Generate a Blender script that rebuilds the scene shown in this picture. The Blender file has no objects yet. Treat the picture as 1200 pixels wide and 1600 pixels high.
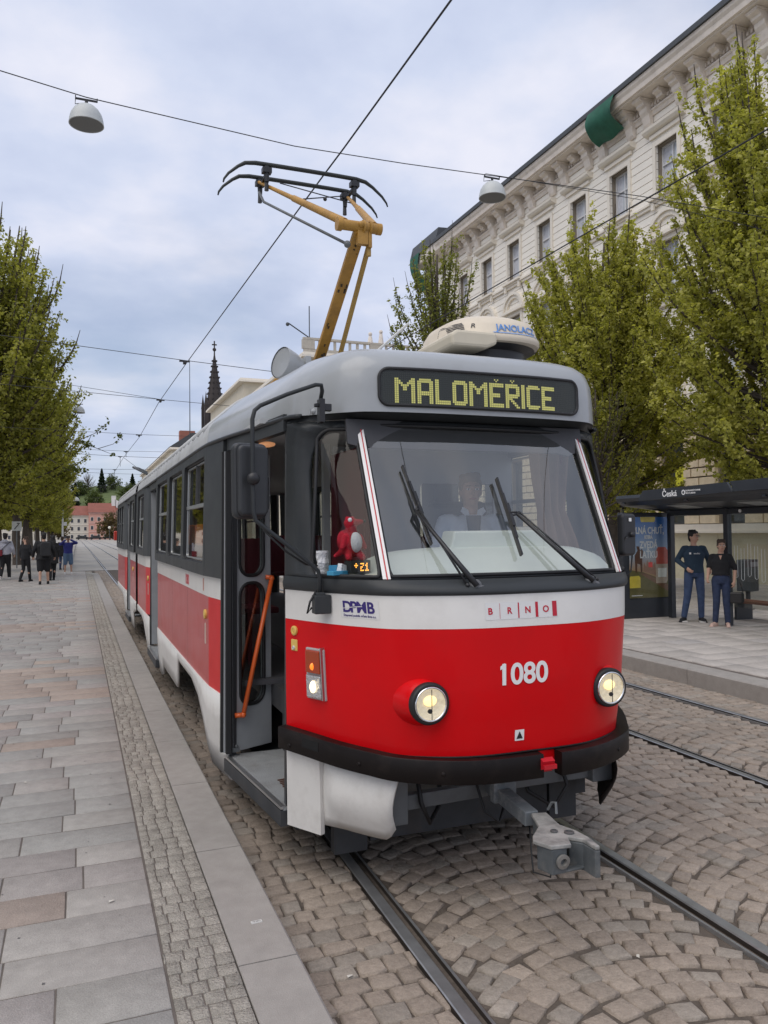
import bpy, bmesh, math, random
import numpy as np
from mathutils import Vector, Matrix, Quaternion
S = bpy.context.scene
COL = S.collection
R = random.Random(7)
NP = np.random.default_rng(11)

# ---------------------------------------------------------------- camera
cam_data = bpy.data.cameras.new('camera')
cam = bpy.data.objects.new('camera', cam_data); COL.objects.link(cam)
cam_data.sensor_fit = 'AUTO'; cam_data.sensor_width = 36.0
cam_data.lens = 1228.9 / 1600 * 36.0
cam_data.clip_start = 0.05; cam_data.clip_end = 3000
_pit, _roll, _yaw, CAM_H = .0242, -.0098, .3714, 1.973
_f = Vector((math.sin(_yaw)*math.cos(_pit), math.cos(_yaw)*math.cos(_pit), math.sin(_pit)))
_r = Vector((math.cos(_yaw), -math.sin(_yaw), 0)); _u = _r.cross(_f)
_r2 = _r*math.cos(_roll) + _u*math.sin(_roll); _u2 = _u*math.cos(_roll) - _r*math.sin(_roll)
_m = Matrix((( _r2.x, _u2.x, -_f.x, 0), (_r2.y, _u2.y, -_f.y, 0), (_r2.z, _u2.z, -_f.z, CAM_H), (0,0,0,1)))
cam.matrix_world = _m
S.camera = cam
S.render.resolution_x = 768; S.render.resolution_y = 1024

# ---------------------------------------------------------------- sky and sun
SUN_EL, SUN_AZ = math.radians(58), math.radians(238)     # azimuth clockwise from +Y
W = bpy.data.worlds.new('World'); S.world = W; W.use_nodes = True
nt = W.node_tree; nt.nodes.clear()
def wn(t, **k):
    n = nt.nodes.new(t)
    for a, b in k.items(): setattr(n, a, b)
    return n
out = wn('ShaderNodeOutputWorld'); bg = wn('ShaderNodeBackground')
sky = wn('ShaderNodeTexSky', sky_type='NISHITA', sun_disc=False, sun_elevation=SUN_EL, sun_rotation=SUN_AZ)
sky.air_density = 1.0; sky.dust_density = 1.5; sky.ozone_density = 1.5
tc = wn('ShaderNodeTexCoord'); sep = wn('ShaderNodeSeparateXYZ')
nt.links.new(tc.outputs['Generated'], sep.inputs[0])
zc = wn('ShaderNodeMath', operation='ADD'); zc.inputs[1].default_value = .22
nt.links.new(sep.outputs['Z'], zc.inputs[0])
zm = wn('ShaderNodeMath', operation='MAXIMUM'); zm.inputs[1].default_value = .12
nt.links.new(zc.outputs[0], zm.inputs[0])
dv = wn('ShaderNodeVectorMath', operation='DIVIDE')
cmb = wn('ShaderNodeCombineXYZ')
for i in range(3): nt.links.new(zm.outputs[0], cmb.inputs[i])
nt.links.new(tc.outputs['Generated'], dv.inputs[0]); nt.links.new(cmb.outputs[0], dv.inputs[1])
n1 = wn('ShaderNodeTexNoise'); n1.inputs['Scale'].default_value = 1.15; n1.inputs['Detail'].default_value = 6; n1.inputs['Roughness'].default_value = .5; n1.inputs['Distortion'].default_value = .25
n2 = wn('ShaderNodeTexNoise'); n2.inputs['Scale'].default_value = 2.6; n2.inputs['Detail'].default_value = 7; n2.inputs['Roughness'].default_value = .52
nt.links.new(dv.outputs[0], n1.inputs['Vector']); nt.links.new(dv.outputs[0], n2.inputs['Vector'])
cr = wn('ShaderNodeValToRGB')          # cloud shading: grey-blue undersides to white
cr.color_ramp.elements[0].position = .30; cr.color_ramp.elements[0].color = (.38, .43, .57, 1)
cr.color_ramp.elements[1].position = .66; cr.color_ramp.elements[1].color = (.59, .60, .68, 1)
e = cr.color_ramp.elements.new(.48); e.color = (.46, .505, .63, 1)
nt.links.new(n2.outputs['Fac'], cr.inputs[0])
cov = wn('ShaderNodeValToRGB')         # cloud cover
cov.color_ramp.elements[0].position = .30; cov.color_ramp.elements[0].color = (.45, .45, .45, 1)
cov.color_ramp.elements[1].position = .56; cov.color_ramp.elements[1].color = (1, 1, 1, 1)
nt.links.new(n1.outputs['Fac'], cov.inputs[0])
skm = wn('ShaderNodeVectorMath', operation='SCALE'); skm.inputs['Scale'].default_value = .085
nt.links.new(sky.outputs[0], skm.inputs[0])
mx = wn('ShaderNodeMix', data_type='RGBA')
nt.links.new(cov.outputs[0], mx.inputs['Factor']); nt.links.new(skm.outputs[0], mx.inputs['A']); nt.links.new(cr.outputs[0], mx.inputs['B'])
nt.links.new(mx.outputs['Result'], bg.inputs['Color']); bg.inputs['Strength'].default_value = 1.0
nt.links.new(bg.outputs[0], out.inputs['Surface'])
sun_d = bpy.data.lights.new('sun', 'SUN'); sun_d.energy = 1.25; sun_d.angle = math.radians(60); sun_d.color = (1, .93, .83)
sun = bpy.data.objects.new('sun', sun_d); COL.objects.link(sun)
sd = Vector((math.sin(SUN_AZ)*math.cos(SUN_EL), math.cos(SUN_AZ)*math.cos(SUN_EL), math.sin(SUN_EL)))
sun.rotation_euler = sd.to_track_quat('Z', 'Y').to_euler()
S.view_settings.view_transform = 'Standard'; S.view_settings.look = 'None'
S.view_settings.exposure = 0.5; S.view_settings.gamma = 1

# ---------------------------------------------------------------- materials
MATS = {}
def mat(name, col, rough=.6, metal=0., var=0., vscale=6., bump=0., bscale=40., coat=0., dirt=0., emit=None, estr=0., attr=False, spec=.5, rvar=0., dirtcol=(.06,.05,.04), dscale=2., speck=0., sscale=260.):
    if name in MATS: return MATS[name]
    m = bpy.data.materials.new(name); m.use_nodes = True; MATS[name] = m
    t = m.node_tree; b = t.nodes['Principled BSDF']; L = t.links.new
    b.inputs['Base Color'].default_value = (*col, 1); b.inputs['Roughness'].default_value = rough
    b.inputs['Metallic'].default_value = metal; b.inputs['Coat Weight'].default_value = coat
    b.inputs['Specular IOR Level'].default_value = spec
    if coat: b.inputs['Coat Roughness'].default_value = .06
    src = None
    tcn = t.nodes.new('ShaderNodeTexCoord'); co = tcn.outputs['Object']
    if attr:
        a = t.nodes.new('ShaderNodeAttribute'); a.attribute_name = 'tint'; src = a.outputs['Color']
    def mixc(fac, A, B, mode='MIX'):
        x = t.nodes.new('ShaderNodeMix'); x.data_type = 'RGBA'; x.blend_type = mode
        if hasattr(fac, 'links'): L(fac, x.inputs['Factor'])
        else: x.inputs['Factor'].default_value = fac
        for v, nm in ((A, 'A'), (B, 'B')):
            if hasattr(v, 'links'): L(v, x.inputs[nm])
            else: x.inputs[nm].default_value = (*v, 1)
        return x.outputs['Result']
    if var or attr or dirt:
        if src is None:
            rgb = t.nodes.new('ShaderNodeRGB'); rgb.outputs[0].default_value = (*col, 1); src = rgb.outputs[0]
    if var:
        n = t.nodes.new('ShaderNodeTexNoise'); n.inputs['Scale'].default_value = vscale; n.inputs['Detail'].default_value = 6; n.inputs['Roughness'].default_value = .6
        L(co, n.inputs['Vector'])
        r = t.nodes.new('ShaderNodeMapRange'); r.inputs['From Min'].default_value = .25; r.inputs['From Max'].default_value = .75
        r.inputs['To Min'].default_value = 1-var; r.inputs['To Max'].default_value = 1+var
        L(n.outputs['Fac'], r.inputs['Value'])
        v = t.nodes.new('ShaderNodeVectorMath'); v.operation = 'SCALE'; L(src, v.inputs[0]); L(r.outputs[0], v.inputs['Scale']); src = v.outputs[0]
    if dirt:
        n = t.nodes.new('ShaderNodeTexNoise'); n.inputs['Scale'].default_value = dscale; n.inputs['Detail'].default_value = 9; n.inputs['Roughness'].default_value = .68
        L(co, n.inputs['Vector'])
        r = t.nodes.new('ShaderNodeMapRange'); r.inputs['From Min'].default_value = .5; r.inputs['From Max'].default_value = .78
        r.inputs['To Min'].default_value = 0; r.inputs['To Max'].default_value = dirt
        L(n.outputs['Fac'], r.inputs['Value']); src = mixc(r.outputs[0], src, dirtcol)
    if speck:
        n = t.nodes.new('ShaderNodeTexNoise'); n.inputs['Scale'].default_value = sscale; n.inputs['Detail'].default_value = 3; n.inputs['Roughness'].default_value = .75; L(co, n.inputs['Vector'])
        r = t.nodes.new('ShaderNodeMapRange'); r.inputs['From Min'].default_value = .33; r.inputs['From Max'].default_value = .67; r.inputs['To Min'].default_value = 1-speck; r.inputs['To Max'].default_value = 1+speck
        L(n.outputs['Fac'], r.inputs['Value']); v = t.nodes.new('ShaderNodeVectorMath'); v.operation = 'SCALE'; L(src, v.inputs[0]); L(r.outputs[0], v.inputs['Scale']); src = v.outputs[0]
    if src is not None: L(src, b.inputs['Base Color'])
    if rvar:
        n = t.nodes.new('ShaderNodeTexNoise'); n.inputs['Scale'].default_value = 5; n.inputs['Detail'].default_value = 5; L(co, n.inputs['Vector'])
        r = t.nodes.new('ShaderNodeMapRange'); r.inputs['To Min'].default_value = max(0, rough-rvar); r.inputs['To Max'].default_value = rough+rvar
        L(n.outputs['Fac'], r.inputs['Value']); L(r.outputs[0], b.inputs['Roughness'])
    if bump:
        n = t.nodes.new('ShaderNodeTexNoise'); n.inputs['Scale'].default_value = bscale; n.inputs['Detail'].default_value = 5; L(co, n.inputs['Vector'])
        bp = t.nodes.new('ShaderNodeBump'); bp.inputs['Strength'].default_value = bump; bp.inputs['Distance'].default_value = .02
        L(n.outputs['Fac'], bp.inputs['Height']); L(bp.outputs[0], b.inputs['Normal'])
    if emit:
        b.inputs['Emission Color'].default_value = (*emit, 1); b.inputs['Emission Strength'].default_value = estr
    return m
def glass(name, tint=(.8,.85,.84), refl=1.0, rough=.02, base=.06, ior=1.45):
    if name in MATS: return MATS[name]
    m = bpy.data.materials.new(name); m.use_nodes = True; MATS[name] = m
    t = m.node_tree; t.nodes.clear(); L = t.links.new
    o = t.nodes.new('ShaderNodeOutputMaterial'); tr = t.nodes.new('ShaderNodeBsdfTransparent'); gl = t.nodes.new('ShaderNodeBsdfGlossy')
    tr.inputs[0].default_value = (*tint, 1); gl.inputs['Roughness'].default_value = rough; gl.inputs[0].default_value = (refl, refl*.985, refl*.93, 1)
    fr = t.nodes.new('ShaderNodeLayerWeight'); fr.inputs[0].default_value = .5     # same on both sides of the sheet
    pw = t.nodes.new('ShaderNodeMath'); pw.operation = 'POWER'; pw.inputs[1].default_value = 4.; L(fr.outputs['Facing'], pw.inputs[0])
    ad = t.nodes.new('ShaderNodeMath'); ad.operation = 'MULTIPLY_ADD'; ad.inputs[1].default_value = 1-base-.05; ad.inputs[2].default_value = base+.04; ad.use_clamp = True
    L(pw.outputs[0], ad.inputs[0]); mx = t.nodes.new('ShaderNodeMixShader'); L(ad.outputs[0], mx.inputs[0]); L(tr.outputs[0], mx.inputs[1]); L(gl.outputs[0], mx.inputs[2])
    L(mx.outputs[0], o.inputs[0]); return m

# ---------------------------------------------------------------- object helpers
def tag(o, label=None, cat=None, group=None, kind=None):
    if label: o['label'] = label
    if cat: o['category'] = cat
    if group: o['group'] = group
    if kind: o['kind'] = kind
    return o
def thing(name, label, cat, loc=(0,0,0), rz=0., group=None):
    o = bpy.data.objects.new(name, None); COL.objects.link(o); o.empty_display_size = .2
    o.location = loc; o.rotation_euler = (0, 0, rz)
    return tag(o, label, cat, group)
def rel(o):
    return o
class MB:
    """collects geometry; coordinates are in the parent's local space"""
    def __init__(s): s.v = []; s.f = []; s.mi = []; s.col = []; s.cur = 0; s.tint = None
    def add(s, vs, fs, M=None):
        n = len(s.v)
        if M is not None: vs = [M @ Vector(p) for p in vs]
        s.v += [tuple(p) for p in vs]; s.f += [tuple(n+i for i in f) for f in fs]; s.mi += [s.cur]*len(fs)
        if s.tint is not None: s.col += [s.tint]*len(fs)
        return s
    def box(s, c, d, rot=None, M=None):
        x, y, z = d[0]/2, d[1]/2, d[2]/2
        vs = [Vector((a*x, b*y, e*z)) for e in (-1,1) for a, b in ((-1,-1),(1,-1),(1,1),(-1,1))]
        if rot is not None:
            q = Matrix.Rotation(rot, 3, 'Z') if isinstance(rot, (int, float)) else rot
            vs = [q @ v for v in vs]
        vs = [v + Vector(c) for v in vs]
        return s.add(vs, [(3,2,1,0),(4,5,6,7),(0,1,5,4),(1,2,6,5),(2,3,7,6),(3,0,4,7)], M)
    def bx(s, x0, x1, y0, y1, z0, z1): return s.box(((x0+x1)/2,(y0+y1)/2,(z0+z1)/2), (abs(x1-x0),abs(y1-y0),abs(z1-z0)))
    def bar(s, a, b, w, h=None, up=(0,0,1)):
        a, b = Vector(a), Vector(b); h = h or w; d = (b-a); L = d.length
        if L < 1e-6: return s
        d.normalize(); up = Vector(up)
        if abs(d.dot(up)) > .98: up = Vector((0,1,0))
        x = d.cross(up).normalized(); z = x.cross(d)
        vs = [p + x*i*w/2 + z*j*h/2 for p in (a, b) for i, j in ((-1,-1),(1,-1),(1,1),(-1,1))]
        return s.add(vs, [(0,1,2,3),(7,6,5,4),(4,5,1,0),(5,6,2,1),(6,7,3,2),(7,4,0,3)])
    def tube(s, pts, r, n=8, caps=True, closed=False):
        pts = [Vector(p) for p in pts]; k = len(pts)
        rs = r if isinstance(r, (list, tuple)) else [r]*k
        vs = []; prev = None
        for i, p in enumerate(pts):
            if closed: d = pts[(i+1) % k] - pts[i-1]
            else: d = (pts[min(i+1, k-1)] - pts[max(i-1, 0)])
            if d.length < 1e-9: d = Vector((0,0,1))
            d.normalize()
            if prev is None:
                up = Vector((0,0,1)) if abs(d.z) < .95 else Vector((0,1,0)); x = d.cross(up).normalized()
            else: x = (prev - d*prev.dot(d)).normalized()
            prev = x; y = d.cross(x)
            vs += [p + (x*math.cos(a) + y*math.sin(a))*rs[i] for a in [2*math.pi*j/n for j in range(n)]]
        fs = []
        for i in range(k if closed else k-1):
            i2 = (i+1) % k
            for j in range(n): fs.append((i*n+j, i*n+(j+1) % n, i2*n+(j+1) % n, i2*n+j))
        if caps and not closed: fs += [tuple(range(n))[::-1], tuple((k-1)*n+j for j in range(n))]
        return s.add(vs, fs)
    def lathe(s, prof, n=24, M=None, a0=0, a1=2*math.pi):
        full = abs(a1-a0-2*math.pi) < 1e-6; m = n if full else n+1
        vs = [(r*math.cos(a0+(a1-a0)*j/n), r*math.sin(a0+(a1-a0)*j/n), z) for r, z in prof for j in range(m)]
        fs = []
        for i in range(len(prof)-1):
            for j in range(n):
                j2 = (j+1) % m
                fs.append((i*m+j, i*m+j2, (i+1)*m+j2, (i+1)*m+j))
        return s.add(vs, fs, M)
    def prism(s, poly, o, ax, ay, az, depth):
        """poly in (a,b) -> o + ax*a + ay*b, extruded along az by depth"""
        o, ax, ay, az = Vector(o), Vector(ax), Vector(ay), Vector(az); n = len(poly)
        vs = [o + ax*a + ay*b for a, b in poly] + [o + ax*a + ay*b + az*depth for a, b in poly]
        return s.add(vs, [tuple(range(n))[::-1], tuple(range(n, 2*n))] + [(i, (i+1) % n, n+(i+1) % n, n+i) for i in range(n)])
    def grid(s, fn, us, vs_, flip=False):
        P = [fn(u, v) for v in vs_ for u in us]; n = len(us); fs = []
        for j in range(len(vs_)-1):
            for i in range(n-1):
                q = (j*n+i, j*n+i+1, (j+1)*n+i+1, (j+1)*n+i)
                fs.append(q[::-1] if flip else q)
        return s.add(P, fs)
    def ring(s, outer, inner, fn=None, flip=False):
        n = len(outer); P = [fn(*p) for p in outer+inner] if fn else outer+inner
        fs = [(i, (i+1) % n, n+(i+1) % n, n+i) for i in range(n)]
        if flip: fs = [f[::-1] for f in fs]
        return s.add(P, fs)
    def ball(s, c, r, n=12, m=8, sc=(1,1,1), rot=None):
        pts = []; c = Vector(c)
        for i in range(m+1):
            t = math.pi*i/m
            for j in range(n):
                a = 2*math.pi*j/n; p = Vector((math.sin(t)*math.cos(a)*r*sc[0], math.sin(t)*math.sin(a)*r*sc[1], math.cos(t)*r*sc[2]))
                if rot is not None: p = rot @ p
                pts.append(c+p)
        fs = [(i*n+j, (i+1)*n+j, (i+1)*n+(j+1) % n, i*n+(j+1) % n) for i in range(m) for j in range(n)]
        return s.add(pts, fs)
    def build(s, name, m, parent=None, smooth=False, bevel=0., solid=0., loc=None, weld=False, seg=2, offset=-1, auto=None):
        me = bpy.data.meshes.new(name); me.from_pydata(s.v, [], s.f)
        ms = m if isinstance(m, (list, tuple)) else [m]
        for x in ms: me.materials.append(x)
        if len(ms) > 1: me.polygons.foreach_set('material_index', s.mi)
        if s.col:
            a = me.attributes.new('tint', 'FLOAT_COLOR', 'FACE')
            arr = np.ones((len(s.f), 4), dtype=np.float32); arr[:, :3] = np.array(s.col, dtype=np.float32); a.data.foreach_set('color', arr.ravel())
        me.update()
        if weld or bevel:
            b = bmesh.new(); b.from_mesh(me); bmesh.ops.remove_doubles(b, verts=b.verts, dist=1e-5)
            bmesh.ops.recalc_face_normals(b, faces=b.faces); b.to_mesh(me); b.free()
        if smooth: me.polygons.foreach_set('use_smooth', [True]*len(me.polygons))
        o = bpy.data.objects.new(name, me); COL.objects.link(o)
        if parent is not None: o.parent = parent
        if loc: o.location = loc
        if solid:
            md = o.modifiers.new('solid', 'SOLIDIFY'); md.thickness = solid; md.offset = offset
        if bevel:
            md = o.modifiers.new('bevel', 'BEVEL'); md.width = bevel; md.segments = seg; md.limit_method = 'ANGLE'; md.angle_limit = math.radians(35)
        if smooth and auto is not None:
            me.set_sharp_from_angle(angle=math.radians(auto))
        return o
def children(o): return [c for c in bpy.data.objects if c.parent is o]
def copy_tree(o, parent=None):
    kids = children(o); c = o.copy(); COL.objects.link(c); c.parent = parent
    for k in kids: copy_tree(k, c)
    return c
def rrect(x0, x1, y0, y1, r, k=6):
    """rounded rectangle, 4*(k+1) points"""
    P = []
    for cx, cy, a in ((x1-r, y0+r, -90), (x1-r, y1-r, 0), (x0+r, y1-r, 90), (x0+r, y0+r, 180)):
        P += [(cx+r*math.cos(math.radians(a+90*i/k)), cy+r*math.sin(math.radians(a+90*i/k))) for i in range(k+1)]
    return P
def frame_pair(X0, X1, Y0, Y1, x0, x1, y0, y1, r, k=6, sub=5):
    """outer rectangle and inner rounded opening with matching point counts, edges subdivided"""
    I = rrect(x0, x1, y0, y1, r, k); n = len(I); q = k+1
    inner = []; outer = []
    corners = [(X1, Y0), (X1, Y1), (X0, Y1), (X0, Y0)]
    for c in range(4):
        for i in range(q):
            inner.append(I[c*q+i]); px, py = I[c*q+i]
            cx, cy = corners[c]
            # project arc point on to the outer rectangle
            h = i/k
            if c == 0: o = (px+(cx-px)*min(1, h*2), cy) if h <= .5 else (cx, cy+(py-cy)*(h-.5)*2)
            if c == 1: o = (cx, py+(cy-py)*min(1, h*2)) if h <= .5 else (cx+(px-cx)*(h-.5)*2, cy)
            if c == 2: o = (px+(cx-px)*min(1, h*2), cy) if h <= .5 else (cx, cy+(py-cy)*(h-.5)*2)
            if c == 3: o = (cx, py+(cy-py)*min(1, h*2)) if h <= .5 else (cx+(px-cx)*(h-.5)*2, cy)
            outer.append(o)
        a, b = I[c*q+k], I[((c+1) % 4)*q]; oa = outer[-1]
        nb = corners[(c+1) % 4]
        ob = {0: (X1, b[1]), 1: (b[0], Y1), 2: (X0, b[1]), 3: (b[0], Y0)}[c]
        for j in range(1, sub):
            t = j/sub; inner.append((a[0]+(b[0]-a[0])*t, a[1]+(b[1]-a[1])*t)); outer.append((oa[0]+(ob[0]-oa[0])*t, oa[1]+(ob[1]-oa[1])*t))
    return outer, inner
_tx = {}
def text_mesh(body, size, extrude=.001, align='CENTER', shear=0., bold=0., spacing=1.):
    c = bpy.data.curves.new('lettering', 'FONT'); c.body = body; c.size = size; c.extrude = extrude; c.align_x = align; c.shear = shear; c.offset = bold; c.space_character = spacing
    o = bpy.data.objects.new('lettering', c); COL.objects.link(o)
    dg = bpy.context.evaluated_depsgraph_get(); me = bpy.data.meshes.new_from_object(o.evaluated_get(dg))
    bpy.data.objects.remove(o); bpy.data.curves.remove(c); return me
def text(name, body, size, m, parent, o, ax, ay, sx=1., warp=None, **k):
    """lettering laid at o with local x axis ax and y axis ay (in parent space); warp(x,y,z)->point overrides"""
    me = text_mesh(body, size, **k); me.materials.clear(); me.materials.append(m)
    ax, ay, o = Vector(ax).normalized(), Vector(ay).normalized(), Vector(o); az = ax.cross(ay)
    for v in me.vertices:
        x, y, z = v.co.x*sx, v.co.y, v.co.z
        v.co = warp(x, y, z) if warp else o + ax*x + ay*y + az*z
    ob = bpy.data.objects.new(name, me); COL.objects.link(ob); ob.parent = parent
    return ob
def np_mesh(name, V, F, m, parent=None, tint=None, smooth=False):
    """V (n,3), F (k,4) quads as arrays"""
    me = bpy.data.meshes.new(name); nv, nf = len(V), len(F)
    me.vertices.add(nv); me.vertices.foreach_set('co', np.ascontiguousarray(V, dtype=np.float32).ravel())
    me.loops.add(nf*4); me.loops.foreach_set('vertex_index', np.ascontiguousarray(F, dtype=np.int32).ravel())
    me.polygons.add(nf); me.polygons.foreach_set('loop_start', np.arange(0, nf*4, 4, dtype=np.int32))
    if tint is not None:
        a = me.attributes.new('tint', 'FLOAT_COLOR', 'FACE'); arr = np.ones((nf, 4), dtype=np.float32); arr[:, :3] = tint; a.data.foreach_set('color', arr.ravel())
    me.update(calc_edges=True); me.materials.append(m)
    if smooth: me.polygons.foreach_set('use_smooth', np.ones(nf, dtype=bool))
    o = bpy.data.objects.new(name, me); COL.objects.link(o)
    if parent is not None: o.parent = parent
    return o
# ================================================================ GROUND
M_cob = mat('granite_setts', (.2,.18,.16), .75, attr=True, var=.18, vscale=26, bump=.45, bscale=60, spec=.3, dirt=.35, dscale=.9, dirtcol=(.15,.12,.095), speck=.14, sscale=140)
M_stain = mat('oil_stain', (.06,.05,.042), .6, var=.3)
M_soil = mat('sett_joint_sand', (.105,.085,.068), .95, var=.3, vscale=20, bump=.5, bscale=60)
M_pav = mat('paving_slab', (.3,.3,.3), .72, attr=True, var=.13, vscale=14, bump=.3, bscale=120, dirt=.3, dscale=1.5, dirtcol=(.17,.155,.14), spec=.3, speck=.22)
M_mos = mat('mosaic_granite', (.3,.3,.3), .8, attr=True, var=.22, vscale=22, bump=.9, bscale=75, dirt=.4, dscale=2, dirtcol=(.20,.175,.145), spec=.25, speck=.3, sscale=190)
M_kerb = mat('kerb_granite', (.33,.305,.278), .7, var=.12, vscale=9, bump=.2, bscale=160, dirt=.3, dscale=3, dirtcol=(.20,.175,.15), spec=.3, speck=.16)
M_joint = mat('paving_joint', (.13,.11,.095), .95, var=.2)
M_ast = mat('road_concrete', (.36,.34,.31), .85, var=.12, vscale=.6, bump=.2, bscale=30, dirt=.3, dscale=.25, dirtcol=(.16,.15,.14))
M_rail = mat('rail_steel', (.36,.36,.36), .38, metal=.7, var=.2, vscale=8, rvar=.12)
M_raild = mat('rail_groove', (.045,.036,.03), .7, metal=.4, var=.3)

b = MB(); b.box((0, 700, -.08), (1600, 1800, .1)); o = b.build('ground', M_ast); o['kind'] = 'structure'

def track_c(y):      # centre line of the near track
    return float(np.interp(y, [-5, 2, 5, 12, 22, 33, 60, 100, 200, 290], [2.06, 2.20, 2.275, 2.31, 2.25, 2.17, 2.13, 2.08, 1.7, 1.2]))
def track_b(y):
    return float(np.interp(y, [-5, 2, 5, 9, 15, 30, 60, 100, 200, 290], [5.35, 5.6, 5.69, 5.76, 5.78, 5.7, 5.55, 5.25, 4.9, 4.4]))

# setts: fans of small granite blocks
def setts(x0f, x1f, ya, yb, fan, size=.125, seed=1, cb=None):
    rg = np.random.default_rng(seed); V = []; F = []; T = []
    def stone(cx, cy, w, h, ang):
        c, s_ = math.cos(ang), math.sin(ang)
        j = rg.normal(0, .0065, (4, 2)); g = .0040
        wx, hy = w/2-g, h/2-g
        P = [(-wx, -hy), (wx, -hy), (wx, hy), (-wx, hy)]
        dz = rg.normal(0, .0022); tl = rg.normal(0, .012, 2); n = len(V)
        for k, (a, e) in enumerate(P):
            a += j[k, 0]; e += j[k, 1]; V.append((cx+a*c-e*s_, cy+a*s_+e*c, -.022))
        for k, (a, e) in enumerate(P):
            a = (a+j[k, 0])*.955; e = (e+j[k, 1])*.955; V.append((cx+a*c-e*s_, cy+a*s_+e*c, -.001+dz+a*tl[0]+e*tl[1]))
        for k, (a, e) in enumerate(P):
            a = (a+j[k, 0])*.80; e = (e+j[k, 1])*.80; V.append((cx+a*c-e*s_, cy+a*s_+e*c, .0028+dz+a*tl[0]+e*tl[1]))
        for q in range(4):
            r_ = (q+1) % 4
            F.append((n+q, n+r_, n+4+r_, n+4+q)); F.append((n+4+q, n+4+r_, n+8+r_, n+8+q))
        F.append((n+8, n+9, n+10, n+11))
        base = np.array([.305, .252, .205]) if rg.random() > .25 else np.array([.29, .252, .212])
        t = base*(1+rg.normal(0, .075)); T.extend([t]*9)
    if fan:
        y = ya-1.2; row = 0
        while y < yb+1:
            n = None
            xa, xb = x0f(y), x1f(y); Wd = xb-xa
            m = max(3, int(round(Wd*1.06/size)))
            for i in range(m):
                u = (i+.5)/m*2-1
                ang = u*math.radians(42)
                xx = (xa+xb)/2 + math.sin(ang)/math.sin(math.radians(42))*Wd/2
                sag = Wd/2/math.sin(math.radians(42))*(math.cos(ang)-1)
                yy = y + sag + .3 + rg.normal(0, .006)
                wdt = Wd/m*math.radians(42)/math.sin(math.radians(42))*1.02
                if ya <= yy <= yb: stone(xx+rg.normal(0, .006), yy+.02*math.sin(row*1.7+i*.9), wdt*rg.uniform(.93, 1.03), size*1.0*max(.80, math.cos(ang)), -ang)
            y += size*.97; row += 1
    else:
        y = ya
        while y < yb:
            xa, xb = x0f(y), x1f(y); x = xa + rg.uniform(-.08, 0)
            h = size*rg.uniform(.88, 1.02)
            while x < xb:
                w = min(size*rg.uniform(.85, 1.25), max(.05, xb-x)); stone(x+w/2, y+h/2+rg.normal(0, .006), w, h, rg.normal(0, .035)); x += w
            y += h
    return np.array(V), np.array(F), np.array(T)
parts = []
g = .752
YA, YB = 1.2, 34.
for k, (fa, fb, fan) in enumerate([
    (lambda y: .865, lambda y: track_c(y)-g-.040, False),
    (lambda y: track_c(y)-g+.115, lambda y: track_c(y)+g-.115, True),
    (lambda y: track_c(y)+g+.055, lambda y: track_b(y)-g-.055, True),
    (lambda y: track_b(y)-g+.115, lambda y: track_b(y)+g-.115, True),
    (lambda y: track_b(y)+g+.035, lambda y: 7.12+.02*(y-6), False)]):
    parts.append(setts(fa, fb, YA, YB if k else 45., fan, seed=k+3))
n = 0; VV = []; FF = []; TT = []
for V, F, T in parts: VV.append(V); FF.append(F+n); TT.append(T); n += len(V)
o = np_mesh('sett_paving', np.concatenate(VV), np.concatenate(FF), M_cob, tint=np.concatenate(TT)); o['kind'] = 'structure'
b = MB(); b.bx(.3, 7.4, -1, 45.3, -.05, -.014); o = b.build('joint_bed', M_soil); o['kind'] = 'structure'
# light crossing slabs where the setts end
b = MB(); b.bx(-14, 30, 45.3, 46.1, -.05, .006); o = b.build('crossing_strip', mat('light_concrete', (.42,.40,.37), .8, var=.1, dirt=.3)); o['kind'] = 'structure'

def rail(side, cf, ya, yb, name):
    prof = [(-.036, -.03), (-.036, .012), (-.030, .016), (.022, .016), (.028, .010), (.030, -.028), (.066, -.028), (.068, .008), (.082, .008), (.084, -.03)]
    ys = list(np.arange(ya, 46, .5)) + list(np.arange(46, yb, 4.))
    V = []; F = []
    for y in ys:
        c = cf(y) + side*g
        for dx, z in prof: V.append((c - side*dx, y, z))
    k = len(prof)
    for i in range(len(ys)-1):
        for j in range(k-1):
            q = (i*k+j, i*k+j+1, (i+1)*k+j+1, (i+1)*k+j); F.append(q if side > 0 else q[::-1])
    me = bpy.data.meshes.new(name); me.from_pydata(V, [], F); me.materials.append(M_rail); me.materials.append(M_raild)
    for i, p in enumerate(me.polygons): p.material_index = 1 if (i % (k-1)) in (4, 5, 6, 0) else 0
    o = bpy.data.objects.new(name, me); COL.objects.link(o); return o
for cf, nm in ((track_c, 'near'), (track_b, 'far')):
    for s_ in (-1, 1):
        side = {(-1, 'near'): 'left running rail of the track under the tram', (1, 'near'): 'right running rail of the track under the tram',
                (-1, 'far'): 'left rail of the empty track nearer the shelter', (1, 'far'): 'rail closest to the shelter platform kerb'}[(s_, nm)]
        o = rail(s_, cf, .3, 290, 'tram_rail'); tag(o, 'grooved steel ' + side, 'rail', 'tram rails set in the street')

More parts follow.
